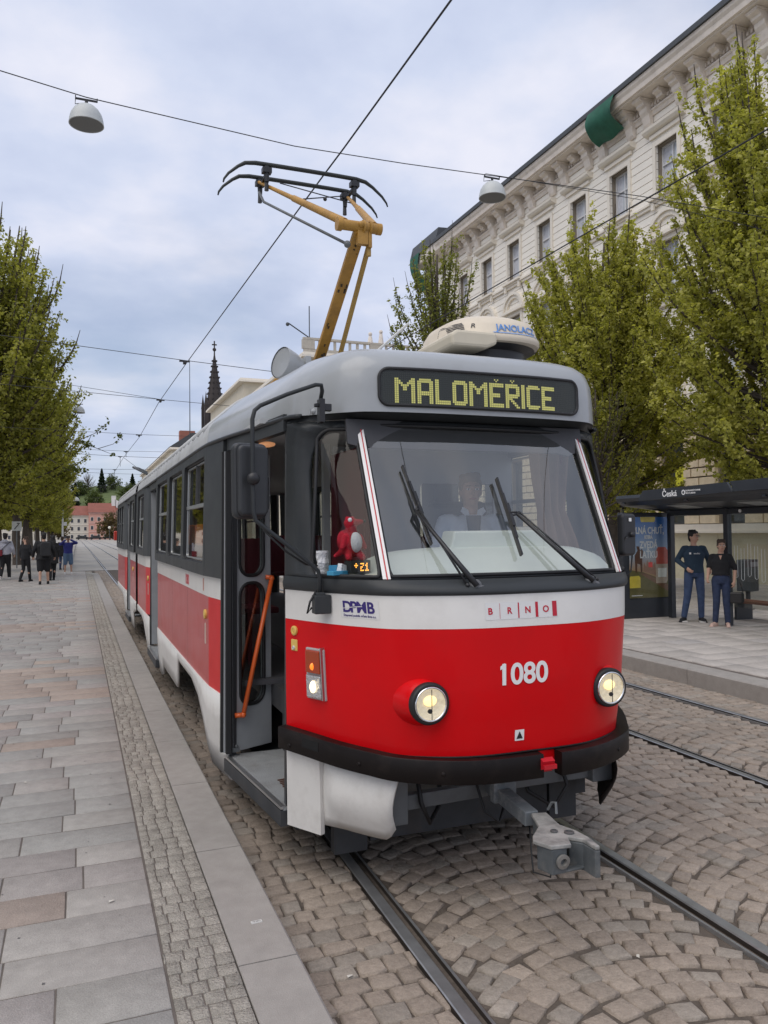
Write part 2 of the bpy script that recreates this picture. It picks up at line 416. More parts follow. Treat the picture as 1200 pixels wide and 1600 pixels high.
# platforms --------------------------------------------------------
ZP = .2
b = MB(); b.bx(-16, .60, -2, 40, 0.02, ZP-.0045); 
o = b.build('platform_bed', M_joint); o['kind'] = 'structure'
b = MB(); b.bx(-60, -.35, 40.01, 280, 0.0, ZP-.02); o = b.build('avenue_pavement', mat('avenue_paving', (.34,.315,.28), .85, var=.1, dirt=.3, dscale=.5, dirtcol=(.22,.19,.16))); o['kind'] = 'structure'
def pavers(x0, x1, ya, yb, rowh, wmin, wmax, z, seed, palette, band=None, thick=.03, gap=.0072, skew=0., bev=.0035):
    rg = np.random.default_rng(seed); V = []; F = []; T = []; y = ya
    while y < yb:
        h = rowh*rg.uniform(.92, 1.1); x = x1 if isinstance(x1, float) else x1(y)
        while x > x0:
            w = rg.uniform(wmin, wmax)
            if x-w < x0: w = x-x0
            n = len(V); dz = rg.normal(0, .0012); b_ = bev
            def yy(px): return skew*px
            for zz, ins in ((z-thick, 0), (z-b_+dz, 0), (z+dz, b_)):
                for (px, py) in ((x-w+gap/2+ins, y+gap/2+ins), (x-gap/2-ins, y+gap/2+ins), (x-gap/2-ins, y+h-gap/2-ins), (x-w+gap/2+ins, y+h-gap/2-ins)): V.append((px, py+yy(px), zz))
            for q in range(4):
                r_ = (q+1) % 4; F.append((n+q, n+r_, n+4+r_, n+4+q)); F.append((n+4+q, n+4+r_, n+8+r_, n+8+q))
            F.append((n+8, n+9, n+10, n+11))
            c = palette(rg, x, y); T.extend([c]*9); x -= w
        y += h
    return np.array(V), np.array(F), np.array(T)
def pal_left(rg, x, y):
    reds = (9.0 < y < 11.2) or (15.5 < y < 17) or (y > 22 and y < 23.5)
    if rg.random() < (.75 if reds else .05): c = np.array([.385, .315, .265])
    else: c = [np.array([.355, .335, .305]), np.array([.372, .345, .315]), np.array([.338, .325, .30]), np.array([.355, .322, .298])][rg.integers(4)]
    return c*(1+rg.normal(0, .05))
V, F, T = pavers(-14., .330, 1.0, 39.9, .285, .30, .66, ZP, 5, pal_left)
o = np_mesh('platform_paving', V, F, M_pav, tint=T); o['kind'] = 'structure'
def pal_band(rg, x, y): return np.array([.36, .33, .285])*(1+rg.normal(0, .08))
V, F, T = pavers(.335, .608, 1.0, 39.9, .085, .06, .088, ZP, 6, pal_band, gap=.0055, bev=.003)
o = np_mesh('mosaic_band', V, F, M_mos, tint=T); o['kind'] = 'structure'
# kerb slabs 1.24 m long
def kerbs(xa, xb, ya, yb, L, name, y0=.83, ztop=ZP, zb=-.04, curve=None):
    b = MB(); y = y0-L*3
    while y < yb:
        if y > ya-L:
            xo = curve(y) if curve else 0; xo2 = curve(y+L) if curve else 0
            n = .004; r_ = .012
            vs = []
            for yy, xx in ((y+n, xo), (y+L-n, xo2)):
                for X_, Z_ in ((xa, zb), (xa, ztop-.004), (xa+.004*(1 if xb > xa else -1), ztop), (xb-r_*(1 if xb > xa else -1), ztop), (xb, ztop-r_), (xb, zb)): vs.append((X_+xx, yy, Z_))
            k = 6
            fs = [(i, i+1, k+i+1, k+i) for i in range(k-1)] + [tuple(range(k))[::-1], tuple(range(k, 2*k))]
            if xb < xa: fs = [f[::-1] for f in fs]
            b.add(vs, fs)
        y += L
    o = b.build(name, M_kerb); o['kind'] = 'structure'; return o
kerbs(.612, .868, 0, 36, 1.235, 'kerb', y0=.79)
# rounded end of the kerb, bending away to the left
b = MB(); pts = [(.868-.26/2 - (1-math.cos(a))*2.6, 36.9+math.sin(a)*2.6) for a in [math.radians(x) for x in range(0, 95, 8)]]
for i in range(len(pts)-1):
    (x0, y0), (x1, y1) = pts[i], pts[i+1]; b.bar((x0, y0, .09), (x1, y1, .09), .256, .222)
o = b.build('kerb', mat('kerb_light', (.4,.38,.35), .7, var=.1)); o['kind'] = 'structure'
# right platform and pavement up to the facade
b = MB(); b.bx(7.45, 60, -3, 62, 0.02, ZP-.012); o = b.build('platform_bed', M_joint); o['kind'] = 'structure'
kerbs(7.46, 7.13, 0, 60, 1.9, 'kerb', y0=.3, curve=lambda y: .012*(y-6))
def pal_right(rg, x, y): return (np.array([.42, .385, .35]) if rg.random() < .8 else np.array([.37, .345, .325]))*(1+rg.normal(0, .05))
V, F, T = pavers(7.60, 21.2, 2.0, 60., .42, .5, .95, ZP, 9, pal_right)
o = np_mesh('pavement', V, F, M_pav, tint=T); o['kind'] = 'structure'
# dry litter of seed husks lying in the gap along the near kerb
V = []; F = []; rg = np.random.default_rng(4)
for i in range(900):
    y = rg.uniform(1.8, 12); x = .872+abs(rg.normal(0, .018)); a = rg.uniform(0, 6.3); r_ = rg.uniform(.003, .008); n = len(V); z = .006+rg.uniform(0, .004)
    for k in range(4): V.append((x+r_*math.cos(a+k*1.57)*(1 if k % 2 else .45), y+r_*math.sin(a+k*1.57), z+rg.uniform(0, .003)))
    F.append((n, n+1, n+2, n+3))
o = np_mesh('seed_litter', np.array(V), np.array(F), mat('husk', (.2,.07,.045), .9)); tag(o, 'reddish dry husks scattered along the foot of the near kerb', 'litter', kind='stuff')
# small inscribed metal plate set in the kerb stone
kp = MB(); kp.box((.757, 3.592, ZP+.002), (.05, .02, .004), rot=.05); kpl = kp.build('kerb_plate', mat('plate_white', (.62,.61,.58), .5)); tag(kpl, 'tiny pale plate with dark figures fixed on the near kerb stone', 'plate')
text('lettering', '1B.2841', .0125, mat('ink', (.05,.05,.05), .6), kpl, (.757, 3.588, ZP+.0045), (1, .05, 0), (-.05, 1, 0), extrude=.0002)
# ================================================================ TRAM
XC = 2.19
LZ=[.39,.80,1.10,1.493,1.652,1.70,1.72,2.60]
LU=[[0,.34,.62,.745,.855,.955,1.07],[0,.35,.63,.76,.870,.965,1.073],[0,.36,.665,.795,.90,.99,1.075],[0,.36,.69,.82,.92,.998,1.075],[0,.36,.70,.832,.93,1.002,1.075],[0,.36,.71,.86,.95,1.015,1.075],[0,.36,.715,.865,.955,1.02,1.075],[0,.36,.715,.84,.93,1.0,1.06]]
LY=[[3.60,3.62,3.74,3.90,4.06,4.24,4.44],[3.545,3.57,3.71,3.87,4.04,4.23,4.44],[3.52,3.545,3.69,3.86,4.03,4.22,4.44],[3.515,3.54,3.685,3.85,4.03,4.22,4.44],[3.527,3.552,3.697,3.86,4.035,4.22,4.44],[3.60,3.62,3.73,3.88,4.04,4.22,4.44],[3.665,3.68,3.755,3.89,4.045,4.225,4.44],[4.12,4.13,4.18,4.24,4.31,4.37,4.44]]
def cub(tab, t, odd):
    a = min(abs(t), 6.); i = min(int(a), 5); f = a-i
    g = lambda k: (tab[k] if k >= 0 else (-tab[-k] if odd else tab[-k])) if k <= 6 else 2*tab[6]-tab[5]
    p0, p1, p2, p3 = g(i-1), g(i), g(i+1), g(i+2)
    v = .5*((2*p1)+(-p0+p2)*f+(2*p0-5*p1+4*p2-p3)*f*f+(-p0+3*p1-3*p2+p3)*f**3)
    return -v if (odd and t < 0) else v
def skin(t, z, off=0.):
    """outer skin of the nose; off moves outwards"""
    k = 0
    while k < len(LZ)-2 and z > LZ[k+1]: k += 1
    w = (z-LZ[k])/(LZ[k+1]-LZ[k])
    p = lambda tt: Vector((cub(LU[k],tt,1)*(1-w)+cub(LU[k+1],tt,1)*w, cub(LY[k],tt,0)*(1-w)+cub(LY[k+1],tt,0)*w, z))
    P = p(t)
    if off:
        d = p(min(t+.02, 6))-p(max(t-.02, -6)); n = Vector((d.y, -d.x, 0)).normalized(); P = P+n*off
    return P
_arc = [(-6+i*.02) for i in range(601)]; _cum = [0.]
for i in range(600): _cum.append(_cum[-1]+(skin(_arc[i+1], 1.5)-skin(_arc[i], 1.5)).length)
_c0 = _cum[300]
def t_of(s): return float(np.interp(s, [c-_c0 for c in _cum], _arc))
def s_of(t): return float(np.interp(t, _arc, [c-_c0 for c in _cum]))
def half(y, z):
    """half width of the straight body"""
    if y < 20.6: w = float(np.interp(y, [4.44, 5.67, 6.2, 6.6], [1.075, 1.195, 1.245, 1.25]))
    else:
        a = min(1, (y-20.6)/1.15); w = 1.25-.32*a*a*a
    if z > 1.72: w -= .022*(z-1.72)/.9
    return w
# materials
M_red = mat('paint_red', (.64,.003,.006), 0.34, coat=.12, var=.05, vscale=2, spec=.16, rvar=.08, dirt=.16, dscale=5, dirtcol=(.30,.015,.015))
M_reds = mat('paint_red_side_sheen', (.50,.012,.016), .36, coat=.35, var=.08, vscale=1.5, spec=.6, dirt=.25, dscale=1.2, dirtcol=(.40,.10,.09), rvar=.08)  # side red is paled in colour to stand for mirrored surroundings and dust
M_white = mat('paint_white', (.74,.72,.68), .38, coat=.3, var=.04, vscale=3, dirt=.3, dscale=3.5, dirtcol=(.45,.42,.38), rvar=.08)
M_skirt = mat('paint_white_skirt', (.70,.68,.64), .45, coat=.15, var=.06, vscale=2.5, dirt=.45, dscale=4, dirtcol=(.38,.34,.30), rvar=.1)
M_dark = mat('paint_dark_grey', (.034,.0375,.040), .45, coat=.0, spec=.3, var=.1, vscale=3, dirt=.2, dirtcol=(.12,.11,.10), rvar=.08)
M_roof = mat('paint_roof_grey', (.33,.345,.355), .36, coat=.35, var=.06, vscale=2, dirt=.35, dscale=2.5, dirtcol=(.22,.22,.21), rvar=.1)
M_roofr = mat('roof_ribbed', (.50,.51,.51), .5, var=.12, vscale=2, dirt=.6, dscale=3, dirtcol=(.2,.19,.18))
M_bump = mat('bumper_black', (.009,.0065,.006), .45, coat=.0, spec=.2, var=.2, vscale=4, dirt=.25, dscale=5, dirtcol=(.08,.06,.05))
M_rub = mat('rubber_black', (.014,.014,.015), .55)
M_under = mat('underframe', (.04,.042,.045), .6, var=.3, vscale=5, dirt=.5, dscale=6, dirtcol=(.09,.07,.055))
M_steel = mat('painted_steel_grey', (.13,.14,.145), .45, var=.15, vscale=6, dirt=.4, dscale=7, dirtcol=(.06,.05,.045))
M_alu = mat('aluminium', (.55,.55,.55), .3, metal=.9, var=.08)
M_chrome = mat('chrome', (.8,.8,.8), .12, metal=1.)
M_blk = mat('black_plastic', (.018,.018,.02), .42, rvar=.08)
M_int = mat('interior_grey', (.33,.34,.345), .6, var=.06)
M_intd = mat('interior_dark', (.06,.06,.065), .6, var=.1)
M_wine = mat('interior_wine_red', (.12,.012,.02), .6, var=.1)
M_orange = mat('paint_orange', (.72,.12,.02), .4, coat=.3, var=.06)
M_floor = mat('step_plate', (.27,.28,.285), .55, var=.12, vscale=8, bump=.3, bscale=90, dirt=.5, dscale=5, dirtcol=(.12,.10,.08))
G_corner = glass('glass_corner', (.86,.88,.87), .55, .015, .0)
G_wind = glass('glass_windscreen', (.92,.93,.92), .95, .015, .15)
G_side = glass('glass_side', (.72,.76,.74), .95, .02, .14)
G_lamp = glass('glass_lamp', (.95,.95,.93), 1., .02, .05)

TRAM = thing('tram', 'red and white articulated tram number 1080 with raised yellow pantograph and open front door', 'tram', (XC, 0, 0))
def tp(mb, name, m, parent=None, **k): return mb.build(name, m, parent or TRAM, **k)
ts = [(-6+i*.2) for i in range(61)]
side_r = [4.44+i*(6.2-4.44)/6 for i in range(7)]
# --- red nose
b = MB(); b.grid(lambda t, z: skin(t, z), ts, [.74,.80,.9,1.0,1.1,1.2,1.3,1.4,1.478])
tp(b, 'front_panel', M_red, smooth=True)
b = MB(); b.grid(lambda t, z: skin(t, z, .001), ts, [1.478,1.52,1.56,1.60,1.644]); tp(b, 'front_belt', M_white, smooth=True)
b = MB()
def lip(t, k):
    zz = [1.644,1.652,1.668,1.688,1.706,1.722][k]; off = [.003,.013,.018,.018,.012,.004][k]
    P = skin(t, 1.652, off) if k < 2 else (skin(t, 1.652, off-.0)+(skin(t, 1.70)-skin(t, 1.652))*[0,0,.1,.35,.75,1.1][k])
    P = Vector((P.x, P.y, zz)); return P
b.grid(lip, ts, [0,1,2,3,4,5]); tp(b, 'windscreen_sill', M_dark, smooth=True)
# --- glazed upper nose: dark frame around three panes
WZ0, WZ1 = 1.722, 2.60
def up(t, z): return skin(t, z)
b = MB()
for (T0, T1, a0, a1, z0, z1, r) in ((-2.0, 2.0, -1.93, 1.93, 1.735, 2.575, .03), (-6, -2.0, -4.62, -2.12, 1.742, 2.55, .0), (2.0, 6, 2.12, 4.62, 1.742, 2.55, .0)):
    o_, i_ = frame_pair(T0, T1, WZ0, WZ1, a0, a1, z0, z1, .06, k=8, sub=8)
    if abs(T0) != 2.0 or abs(T1) != 2.0:     # big rounding on the outer side of the corner panes
        def rnd(a, z):
            zz = (z-z0)/(z1-z0); edge = abs(a)-2.12; full = 4.62-2.12
            e = edge/full
            lim = 1.0
            if zz > .62: lim = math.sqrt(max(0, 1-((zz-.62)/.38)**2))*.62+.38
            if zz < .14: lim = math.sqrt(max(0, 1-((.14-zz)/.14)**2))*.14+.86
            return (math.copysign(2.12+min(e, lim)*full, a), z)
        i_ = [rnd(*p) for p in i_]
    b.ring(o_, i_, fn=lambda t, z: up(t, z), flip=False)
tp(b, 'windscreen_frame', M_dark, smooth=True, solid=.03, offset=-1)
# rubber seals
for a0, a1, nm in ((-1.93, 1.93, 0), (-4.62, -2.12, 1), (2.12, 4.62, 1)):
    P = rrect(a0, a1, 1.738, 2.572 if not nm else 2.548, .05, 6)
    if nm:
        Q = []
        for a, z in P:
            zz = (z-1.742)/.808; e = (abs(a)-2.12)/2.5; lim = 1.0
            if zz > .62: lim = math.sqrt(max(0, 1-((min(zz,1)-.62)/.38)**2))*.62+.38
            Q.append((math.copysign(2.12+min(e, lim)*2.5, a), z))
        P = Q
    dense = []
    for i in range(len(P)):
        p, q = P[i], P[(i+1) % len(P)]; L = max(1, int((abs(p[0]-q[0])/.2)+(abs(p[1]-q[1])/.06)))
        for j in range(L): dense.append((p[0]+(q[0]-p[0])*j/L, p[1]+(q[1]-p[1])*j/L))
    if nm:
        D2 = []
        for a, z in dense:
            zz = (z-1.742)/.808; e = (abs(a)-2.12)/2.5; lim = 1.0
            if zz > .62: lim = math.sqrt(max(0, 1-((min(zz,1)-.62)/.38)**2))*.62+.38
            if zz < .14: lim = math.sqrt(max(0, 1-((.14-max(zz,0))/.14)**2))*.14+.86
            D2.append((math.copysign(2.12+min(e, lim)*2.5, a), z))
        dense = D2
    b = MB(); b.tube([up(t, z) for t, z in dense], .011, n=6, closed=True); tp(b, 'window_seal', M_rub, smooth=True)
b = MB(); b.grid(lambda t, z: skin(t, z, -.012), [-2+i*.25 for i in range(17)], [1.72+i*.11 for i in range(9)]); tp(b, 'windscreen', G_wind, smooth=True)
for s_ in (-1, 1):
    b = MB(); b.grid(lambda t, z: skin(t*s_, z, -.012), [2.1+i*.26 for i in range(11)], [1.73+i*.104 for i in range(9)], flip=s_ < 0); tp(b, 'corner_pane', G_corner, smooth=True)
    # white corner strips with a red pinstripe
    b = MB(); z_ = [1.725, 1.9, 2.1, 2.3, 2.5, 2.6]; b.cur = 0
    b.add([skin(s_*t, z, .014) for z in z_ for t in (1.93, 2.0, 2.07)], [(i*3+j, i*3+j+1, i*3+j+4, i*3+j+3) for i in range(5) for j in range(2)])
    o = tp(b, 'pillar_strip', mat('strip_white', (.78,.76,.74), .3, coat=.4), solid=.012, offset=0)
    b = MB(); b.add([skin(s_*t, z, .0235) for z in z_ for t in (1.975, 1.997)], [(i*2, i*2+1, i*2+3, i*2+2) for i in range(5)]); tp(b, 'pinstripe', mat('strip_red', (.5,.01,.02), .4), parent=o)
# --- roof
def redge(i):  # outline knots t index -> (u,y,z) at gutter, i from 0 front centre to 9+, then straight
    U = [0,.36,.68,.80,.885,.965,1.05,1.12,1.19,1.25]; Y = [3.985,3.99,4.03,4.095,4.19,4.31,4.46,5.0,5.6,6.2]
    Zr = [2.63,2.63,2.63,2.63,2.632,2.636,2.64,2.645,2.655,2.66]
    if i <= 9:
        k = min(int(i), 8); f = i-k
        def g(T, odd, q): return T[q] if 0 <= q <= 9 else ((-T[-q] if odd else T[-q]) if q < 0 else 2*T[9]-T[8])
        def h(T, odd): 
            p0, p1, p2, p3 = [g(T, odd, k+d) for d in (-1,0,1,2)]
            return .5*((2*p1)+(-p0+p2)*f+(2*p0-5*p1+4*p2-p3)*f*f+(-p0+3*p1-3*p2+p3)*f**3)
        return h(U, 1), h(Y, 0), h(Zr, 0)
    y = 6.2+(i-9); return half(y, 1.6)+.0, y, 2.66
DS = [0,.004,.02,.06,.13,.21,.30,.45,.65,.95,1.25]; HS = [2.66,2.72,2.79,2.85,2.91,2.98,3.05,3.13,3.20,3.26,3.28]
DF = [0,.004,.012,.04,.10,.19,.32,.60,1.0,1.5,2.02]; HF = [2.63,2.76,2.87,2.94,2.985,3.02,3.05,3.11,3.18,3.24,3.28]
def roofp(i, k, s_=1):
    u, y, ze = redge(i); f = min(1, max(0, (i-2.3)/5.5)); f = f*f*(3-2*f)
    if i <= 9: cy = 6.0 + (.2 if i > 6 else 0)*(i-6)/3 if i > 6 else 6.0
    else: cy = y
    fr = (DF[k]/2.02)*(1-f)+(DS[k]/1.25)*f; z = HF[k]*(1-f)+HS[k]*f
    if k == 0: z = ze
    return Vector((s_*(u*(1-fr)), y+(cy-y)*fr, z))
idx = [i*.25 for i in range(37)]
b = MB()
for s_ in (-1, 1): b.grid(lambda i, k: roofp(i, k, s_), idx, list(range(11)), flip=s_ < 0)
tp(b, 'roof_dome', M_roof, smooth=True, weld=True)
def tailr(y): return y
for ya, yb, nm in ((6.2, 13.85, 0), (14.35, 20.9, 1)):
    b = MB(); ys = [ya+(yb-ya)*i/int((yb-ya)/.31) for i in range(int((yb-ya)/.31)+1)]
    for s_ in (-1, 1): b.grid(lambda y, k: roofp(9+(y-6.2), k, s_), ys, list(range(11)), flip=s_ < 0)
    if nm:   # rounded tail
        b.grid(lambda a, k: Vector((math.cos(a)*(1.25*(1-DS[k]/1.25)), 20.9+math.sin(a)*.85*(1-DS[k]/1.25), HS[k])), [math.pi*i/16 for i in range(17)], list(range(11)))
    o = tp(b, 'roof_skin', M_roofr, smooth=True, weld=True)
    for y in ys[1:-1]:          # pressed ribs that cross the roof
        rb = MB(); rb.tube([roofp(9+(y-6.2), k, s_)+Vector((0,0,.006)) for s_, ks in ((-1, range(2, 11)), (1, range(9, 1, -1))) for k in ks], .017, n=6); tp(rb, 'roof_rib', M_roofr, parent=o, smooth=True)
b = MB(); b.grid(lambda a, z: Vector((math.cos(a)*(1.19 if z else 1.19), 13.6+a*0+z*.13+(.03 if int(z) % 2 else 0), 2.0)), [0, math.pi], [0, 1])
b = MB()
for i in range(9):
    y = 13.88+i*.055; r_ = .0 if i % 2 else .05
    prof = [(-1.2+r_, .75), (-1.2+r_, 2.62), (-1.02+r_, 2.95), (-.5, 3.17-r_), (0, 3.2-r_), (.5, 3.17-r_), (1.02-r_, 2.95), (1.2-r_, 2.62), (1.2-r_, .75)]
    if i: b.add([(u, y0, z) for u, z in p0]+[(u, y, z) for u, z in prof], [(j, j+1, len(prof)+j+1, len(prof)+j) for j in range(len(prof)-1)])
    p0, y0 = prof, y
tp(b, 'bellows', mat('bellows_rubber', (.03,.03,.032), .7))
# dark underside of the visor and the header above the windscreen
b = MB(); ii = [i*.25 for i in range(25)]
def under(i, k, s_):
    u, y, z = redge(i); P = skin(s_*min(6, i), 2.60)
    return Vector((s_*u, y, z)) if k == 0 else (Vector((s_*(u-.03*min(1, u)), y+.035, z+.006)) if k == 1 else Vector((P.x, P.y, 2.604)))
for s_ in (-1, 1): b.grid(lambda i, k: under(i, k, s_), ii, [0, 1, 2], flip=s_ > 0)
tp(b, 'visor_underside', M_dark, smooth=True)
# gutter strips
for s_ in (-1, 1):
    b = MB(); b.tube([Vector((s_*(redge(i)[0]+.012), redge(i)[1], redge(i)[2]-.004)) for i in [5.3+j*.25 for j in range(15)]]+[Vector((s_*(half(y, 1.6)+.012), y, 2.656)) for y in np.arange(6.5, 20.6, .8)], .014, n=6)
    tp(b, 'gutter', M_dark, smooth=True)
# --- side walls
def side_seg(s_, y0, y1, wins, full_z=False, tilt=0., red=None):
    """wins: list of (ya, yb, kind)"""
    hw = lambda y, z: s_*(half(y, z) - tilt*max(0., 1-(y-y0)/.45)*1.)
    ys = sorted(set([y0, y1]+[y for y in np.linspace(y0, y1, max(3, int((y1-y0)/.2)))]+[y for w in wins for y in w[:2]]))
    P = lambda y, z: Vector((hw(y, z), y, z))
    fl = s_ > 0
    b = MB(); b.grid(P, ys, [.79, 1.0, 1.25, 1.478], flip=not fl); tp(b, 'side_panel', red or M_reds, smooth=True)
    b = MB(); b.grid(lambda y, z: P(y, z)+Vector((s_*.002, 0, 0)), ys, [1.478, 1.56, 1.64], flip=not fl); tp(b, 'side_belt', M_white, smooth=True)
    b = MB()
    cuts = [y0]
    seams = y1-y0 > 1.
    for i in range(len(wins)-1): cuts.append((wins[i][1]+wins[i+1][0])/2)
    cuts.append(y1)
    if wins:
        for w, c0, c1 in zip(wins, cuts[:-1], cuts[1:]):
            o_, i_ = frame_pair(c0, c1, 1.64, 2.66, w[0], w[1], 1.73, 2.575, .05, k=5, sub=5); b.ring(o_, i_, fn=P, flip=not fl)
    else: b.grid(P, ys, [1.64, 2.1, 2.66], flip=not fl)
    tp(b, 'window_band', M_dark, solid=.035, offset=-1 if fl else 1)
    # lettering of panel seams
    b = MB()
    for y in np.arange(y0+1.2, y1-.3, 1.25) if seams else []:
        b.add([P(y-.003, .8)+Vector((s_*.0015,0,0)), P(y+.003, .8)+Vector((s_*.0015,0,0)), P(y+.003, 1.476)+Vector((s_*.0015,0,0)), P(y-.003, 1.476)+Vector((s_*.0015,0,0))], [(0,1,2,3)])
    if b.v: tp(b, 'panel_seam', mat('seam_dark', (.10,.01,.012), .7))
    for ya, yb, kind in wins:
        dx = Vector((-s_*.006, 0, 0))
        w = tp(MB().tube([P(y, z)+Vector((s_*.004,0,0)) for y, z in rrect(ya, yb, 1.73, 2.575, .05, 5)], .012, n=6, closed=True), 'window', M_rub, smooth=True)
        g_ = MB(); g_.add([P(y, z)+dx for y, z in ((ya, 1.735), (yb, 1.735), (yb, 2.57), (ya, 2.57))], [(0,1,2,3) if s_ > 0 else (3,2,1,0)]); tp(g_, 'pane', G_side, parent=w)
        f_ = MB(); f_.tube([P(y, z)+dx*.3 for y, z in rrect(ya+.025, yb-.025, 1.755, 2.55, .035, 4)], .008, n=5, closed=True)
        if kind >= 1: f_.bar(P(ya+.02, 2.2), P(yb-.02, 2.2), .022, .03)
        tp(f_, 'window_frame', mat('alu_frame', (.32,.33,.33), .4, metal=.6), parent=w, smooth=False)
        if kind == 2:      # opened sliding vent
            v_ = MB(); ym = (ya+yb)/2; v_.add([P(y, z)-Vector((s_*.03,0,0)) for y, z in ((ym, 2.22), (yb-.03, 2.22), (yb-.03, 2.54), (ym, 2.54))], [(0,1,2,3)]); v_.bar(P(ym, 2.21), P(ym, 2.55), .02, .02); tp(v_, 'vent_opening', M_intd, parent=w)
side_seg(-1, 5.70, 6.20, [], red=M_red)
side_seg(-1, 6.2005, 10.30, [(6.27, 7.48, 2), (7.66, 8.78, 0), (8.99, 10.14, 1)])
side_seg(-1, 11.60, 12.18, [], tilt=.10, red=M_red)
side_seg(-1, 12.1805, 13.70, [(12.3, 13.5, 2)])
side_seg(-1, 13.7005, 13.85, [], red=M_red)
side_seg(-1, 14.35, 15.88, [(14.5, 15.65, 1)])
side_seg(-1, 17.10, 17.75, [], tilt=.09, red=M_red)
side_seg(-1, 17.7505, 20.75, [(17.85, 18.6, 1), (18.75, 19.55, 2), (19.7, 20.5, 1)])
side_seg(1, 4.44, 13.85, [(4.75, 5.75, 1), (6.2, 7.3, 2), (7.6, 8.7, 0), (9.0, 10.1, 1), (10.4, 11.5, 1), (11.8, 12.9, 1)])
side_seg(1, 14.35, 20.75, [(14.6, 15.7, 1), (16, 17.1, 1), (17.4, 18.5, 1), (18.8, 19.9, 1)])
# rounded tail
b = MB()
tail = lambda a, z: Vector((math.cos(a)*(1.245), 20.74+math.sin(a)*.95, z))
aa = [math.pi*i/16 for i in range(17)]
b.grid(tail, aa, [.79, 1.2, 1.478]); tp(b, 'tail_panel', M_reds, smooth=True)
b = MB(); b.grid(tail, aa, [1.478, 1.64]); tp(b, 'tail_belt', M_white, smooth=True)
b = MB(); b.grid(tail, aa, [1.64, 2.1, 2.66]); tp(b, 'tail_window_band', M_dark, smooth=True)
# tail lamp cluster at the rear left corner, orange-red box
b = MB(); b.box((-1.28, 20.85, 1.92), (.14, .14, .24)); tp(b, 'side_reflector', mat('lamp_red', (.55,.04,.02), .3, coat=.5), bevel=.02)
# skirts
def skirt(s_, prof, ztop=.79):
    b = MB(); ys = [p[0] for p in prof]
    dense = []
    for (ya, za), (yb, zb) in zip(prof[:-1], prof[1:]):
        n = max(1, int(abs(yb-ya)/.12))
        for j in range(n): dense.append((ya+(yb-ya)*j/n, za+(zb-za)*j/n))
    dense.append(prof[-1])
    n = len(dense)
    vs = []
    for y, z in dense:
        for q in range(4):
            zz = ztop+(z-ztop)*q/3; vs.append(Vector((s_*(half(y, .8)+.001-.045*((ztop-zz)/.6)**2), y, zz)))
    fs = [(i*4+q, (i+1)*4+q, (i+1)*4+q+1, i*4+q+1) for i in range(n-1) for q in range(3)]
    b.add(vs, [f[::-1] for f in fs] if s_ < 0 else fs)
    return tp(b, 'skirt', M_skirt, smooth=True, solid=.02, offset=0)
skirt(-1, [(5.70,.20),(6.28,.18),(6.40,.30),(6.52,.48),(6.72,.62),(7.1,.70),(8.1,.71),(8.2,.5),(8.3,.40),(9.75,.40),(9.85,.28),(10.0,.24),(10.3,.24)])
skirt(-1, [(11.6,.22),(12.15,.22),(12.3,.45),(12.55,.62),(12.9,.69),(13.85,.69)])
skirt(-1, [(14.35,.62),(14.9,.55),(15.1,.25),(15.88,.24)])
skirt(-1, [(17.1,.22),(17.9,.22),(18.05,.5),(18.3,.64),(20.75,.66)])
skirt(1, [(4.44,.35),(5.6,.30),(6.28,.30),(6.5,.48),(7.1,.70),(8.1,.71),(8.3,.40),(12.2,.35),(12.9,.69),(13.85,.69)])
skirt(1, [(14.35,.62),(15.1,.35),(17.9,.35),(18.3,.64),(20.75,.66)])
# front corner skirt: flat post and curved flap
for s_ in (-1, 1):
    zt = .73
    b = MB(); tt = [6, 5.6, 5.2, 4.85]
    b.grid(lambda t, z: skin(s_*t, max(.4, z), -.012)*1 + Vector((0, 0, z-max(.4, z))), tt, [.30, .5, .76], flip=s_ < 0)
    o = tp(b, 'corner_skirt', M_skirt, smooth=False, solid=.03, offset=0)
    b = MB(); tt = [5.0-.2*i for i in range(15)]
    def flap(t, k):
        en = (5.0-t)/2.8; t = t+.28*(k/7)**1.4*max(0, en)**2; zb = .35+.07*max(0, (en-.82)/.18)**2; z = zt+(zb-zt)*k/7; P = skin(s_*t, .5)
        bul = .055*math.sin(math.pi*min(1, (k/7)*1.02))-.045*(k/7)**2+.015
        c = Vector((0, 4.35, 0)); d = (Vector((P.x, P.y, 0))-c); d.normalize()
        edge = max(0., min(1., (5.0-t)/.7)); P = Vector((P.x, P.y, 0))-d*(.035-bul*edge)
        return Vector((P.x, P.y, z))
    b.grid(flap, tt, list(range(8)), flip=s_ < 0); tp(b, 'corner_flap', M_skirt if s_ < 0 else M_bump, smooth=True, solid=.012, offset=0)
# bumper
def bumper(t0, t1, extra=0., caps=True):
    b = MB(); n = max(2, int((t1-t0)/.15)); tt = [t0+(t1-t0)*i/n for i in range(n+1)]; pr = [(.012, .0), (.083, .0), (.088, .005), (.088, .115), (.083, .120), (.012, .122)]
    vs = []
    for t in tt:
        zb = .705+.045*min(1, (abs(t)/6)**1.5)
        for off, dz in pr: P = skin(t, .8, off*.74+extra*(off > .05)); vs.append(Vector((P.x, P.y, zb+dz)))
    k = len(pr)
    b.add(vs, [(i*k+j, (i+1)*k+j, (i+1)*k+(j+1) % k, i*k+(j+1) % k) for i in range(len(tt)-1) for j in range(k)]+[tuple(range(k))[::-1], tuple((len(tt)-1)*k+j for j in range(k))])
    return b
o = tp(bumper(-6, .08), 'bumper', M_bump, weld=True, smooth=True, auto=40)
b = MB(); P = skin(-5.15, .8, .064); Q = skin(-4.55, .8, .064); b.bar((P.x, P.y, .815), (Q.x, Q.y, .81), .006, .05); tp(b, 'bumper_slot', mat('slot_black', (.004,.004,.004), .9), parent=o)
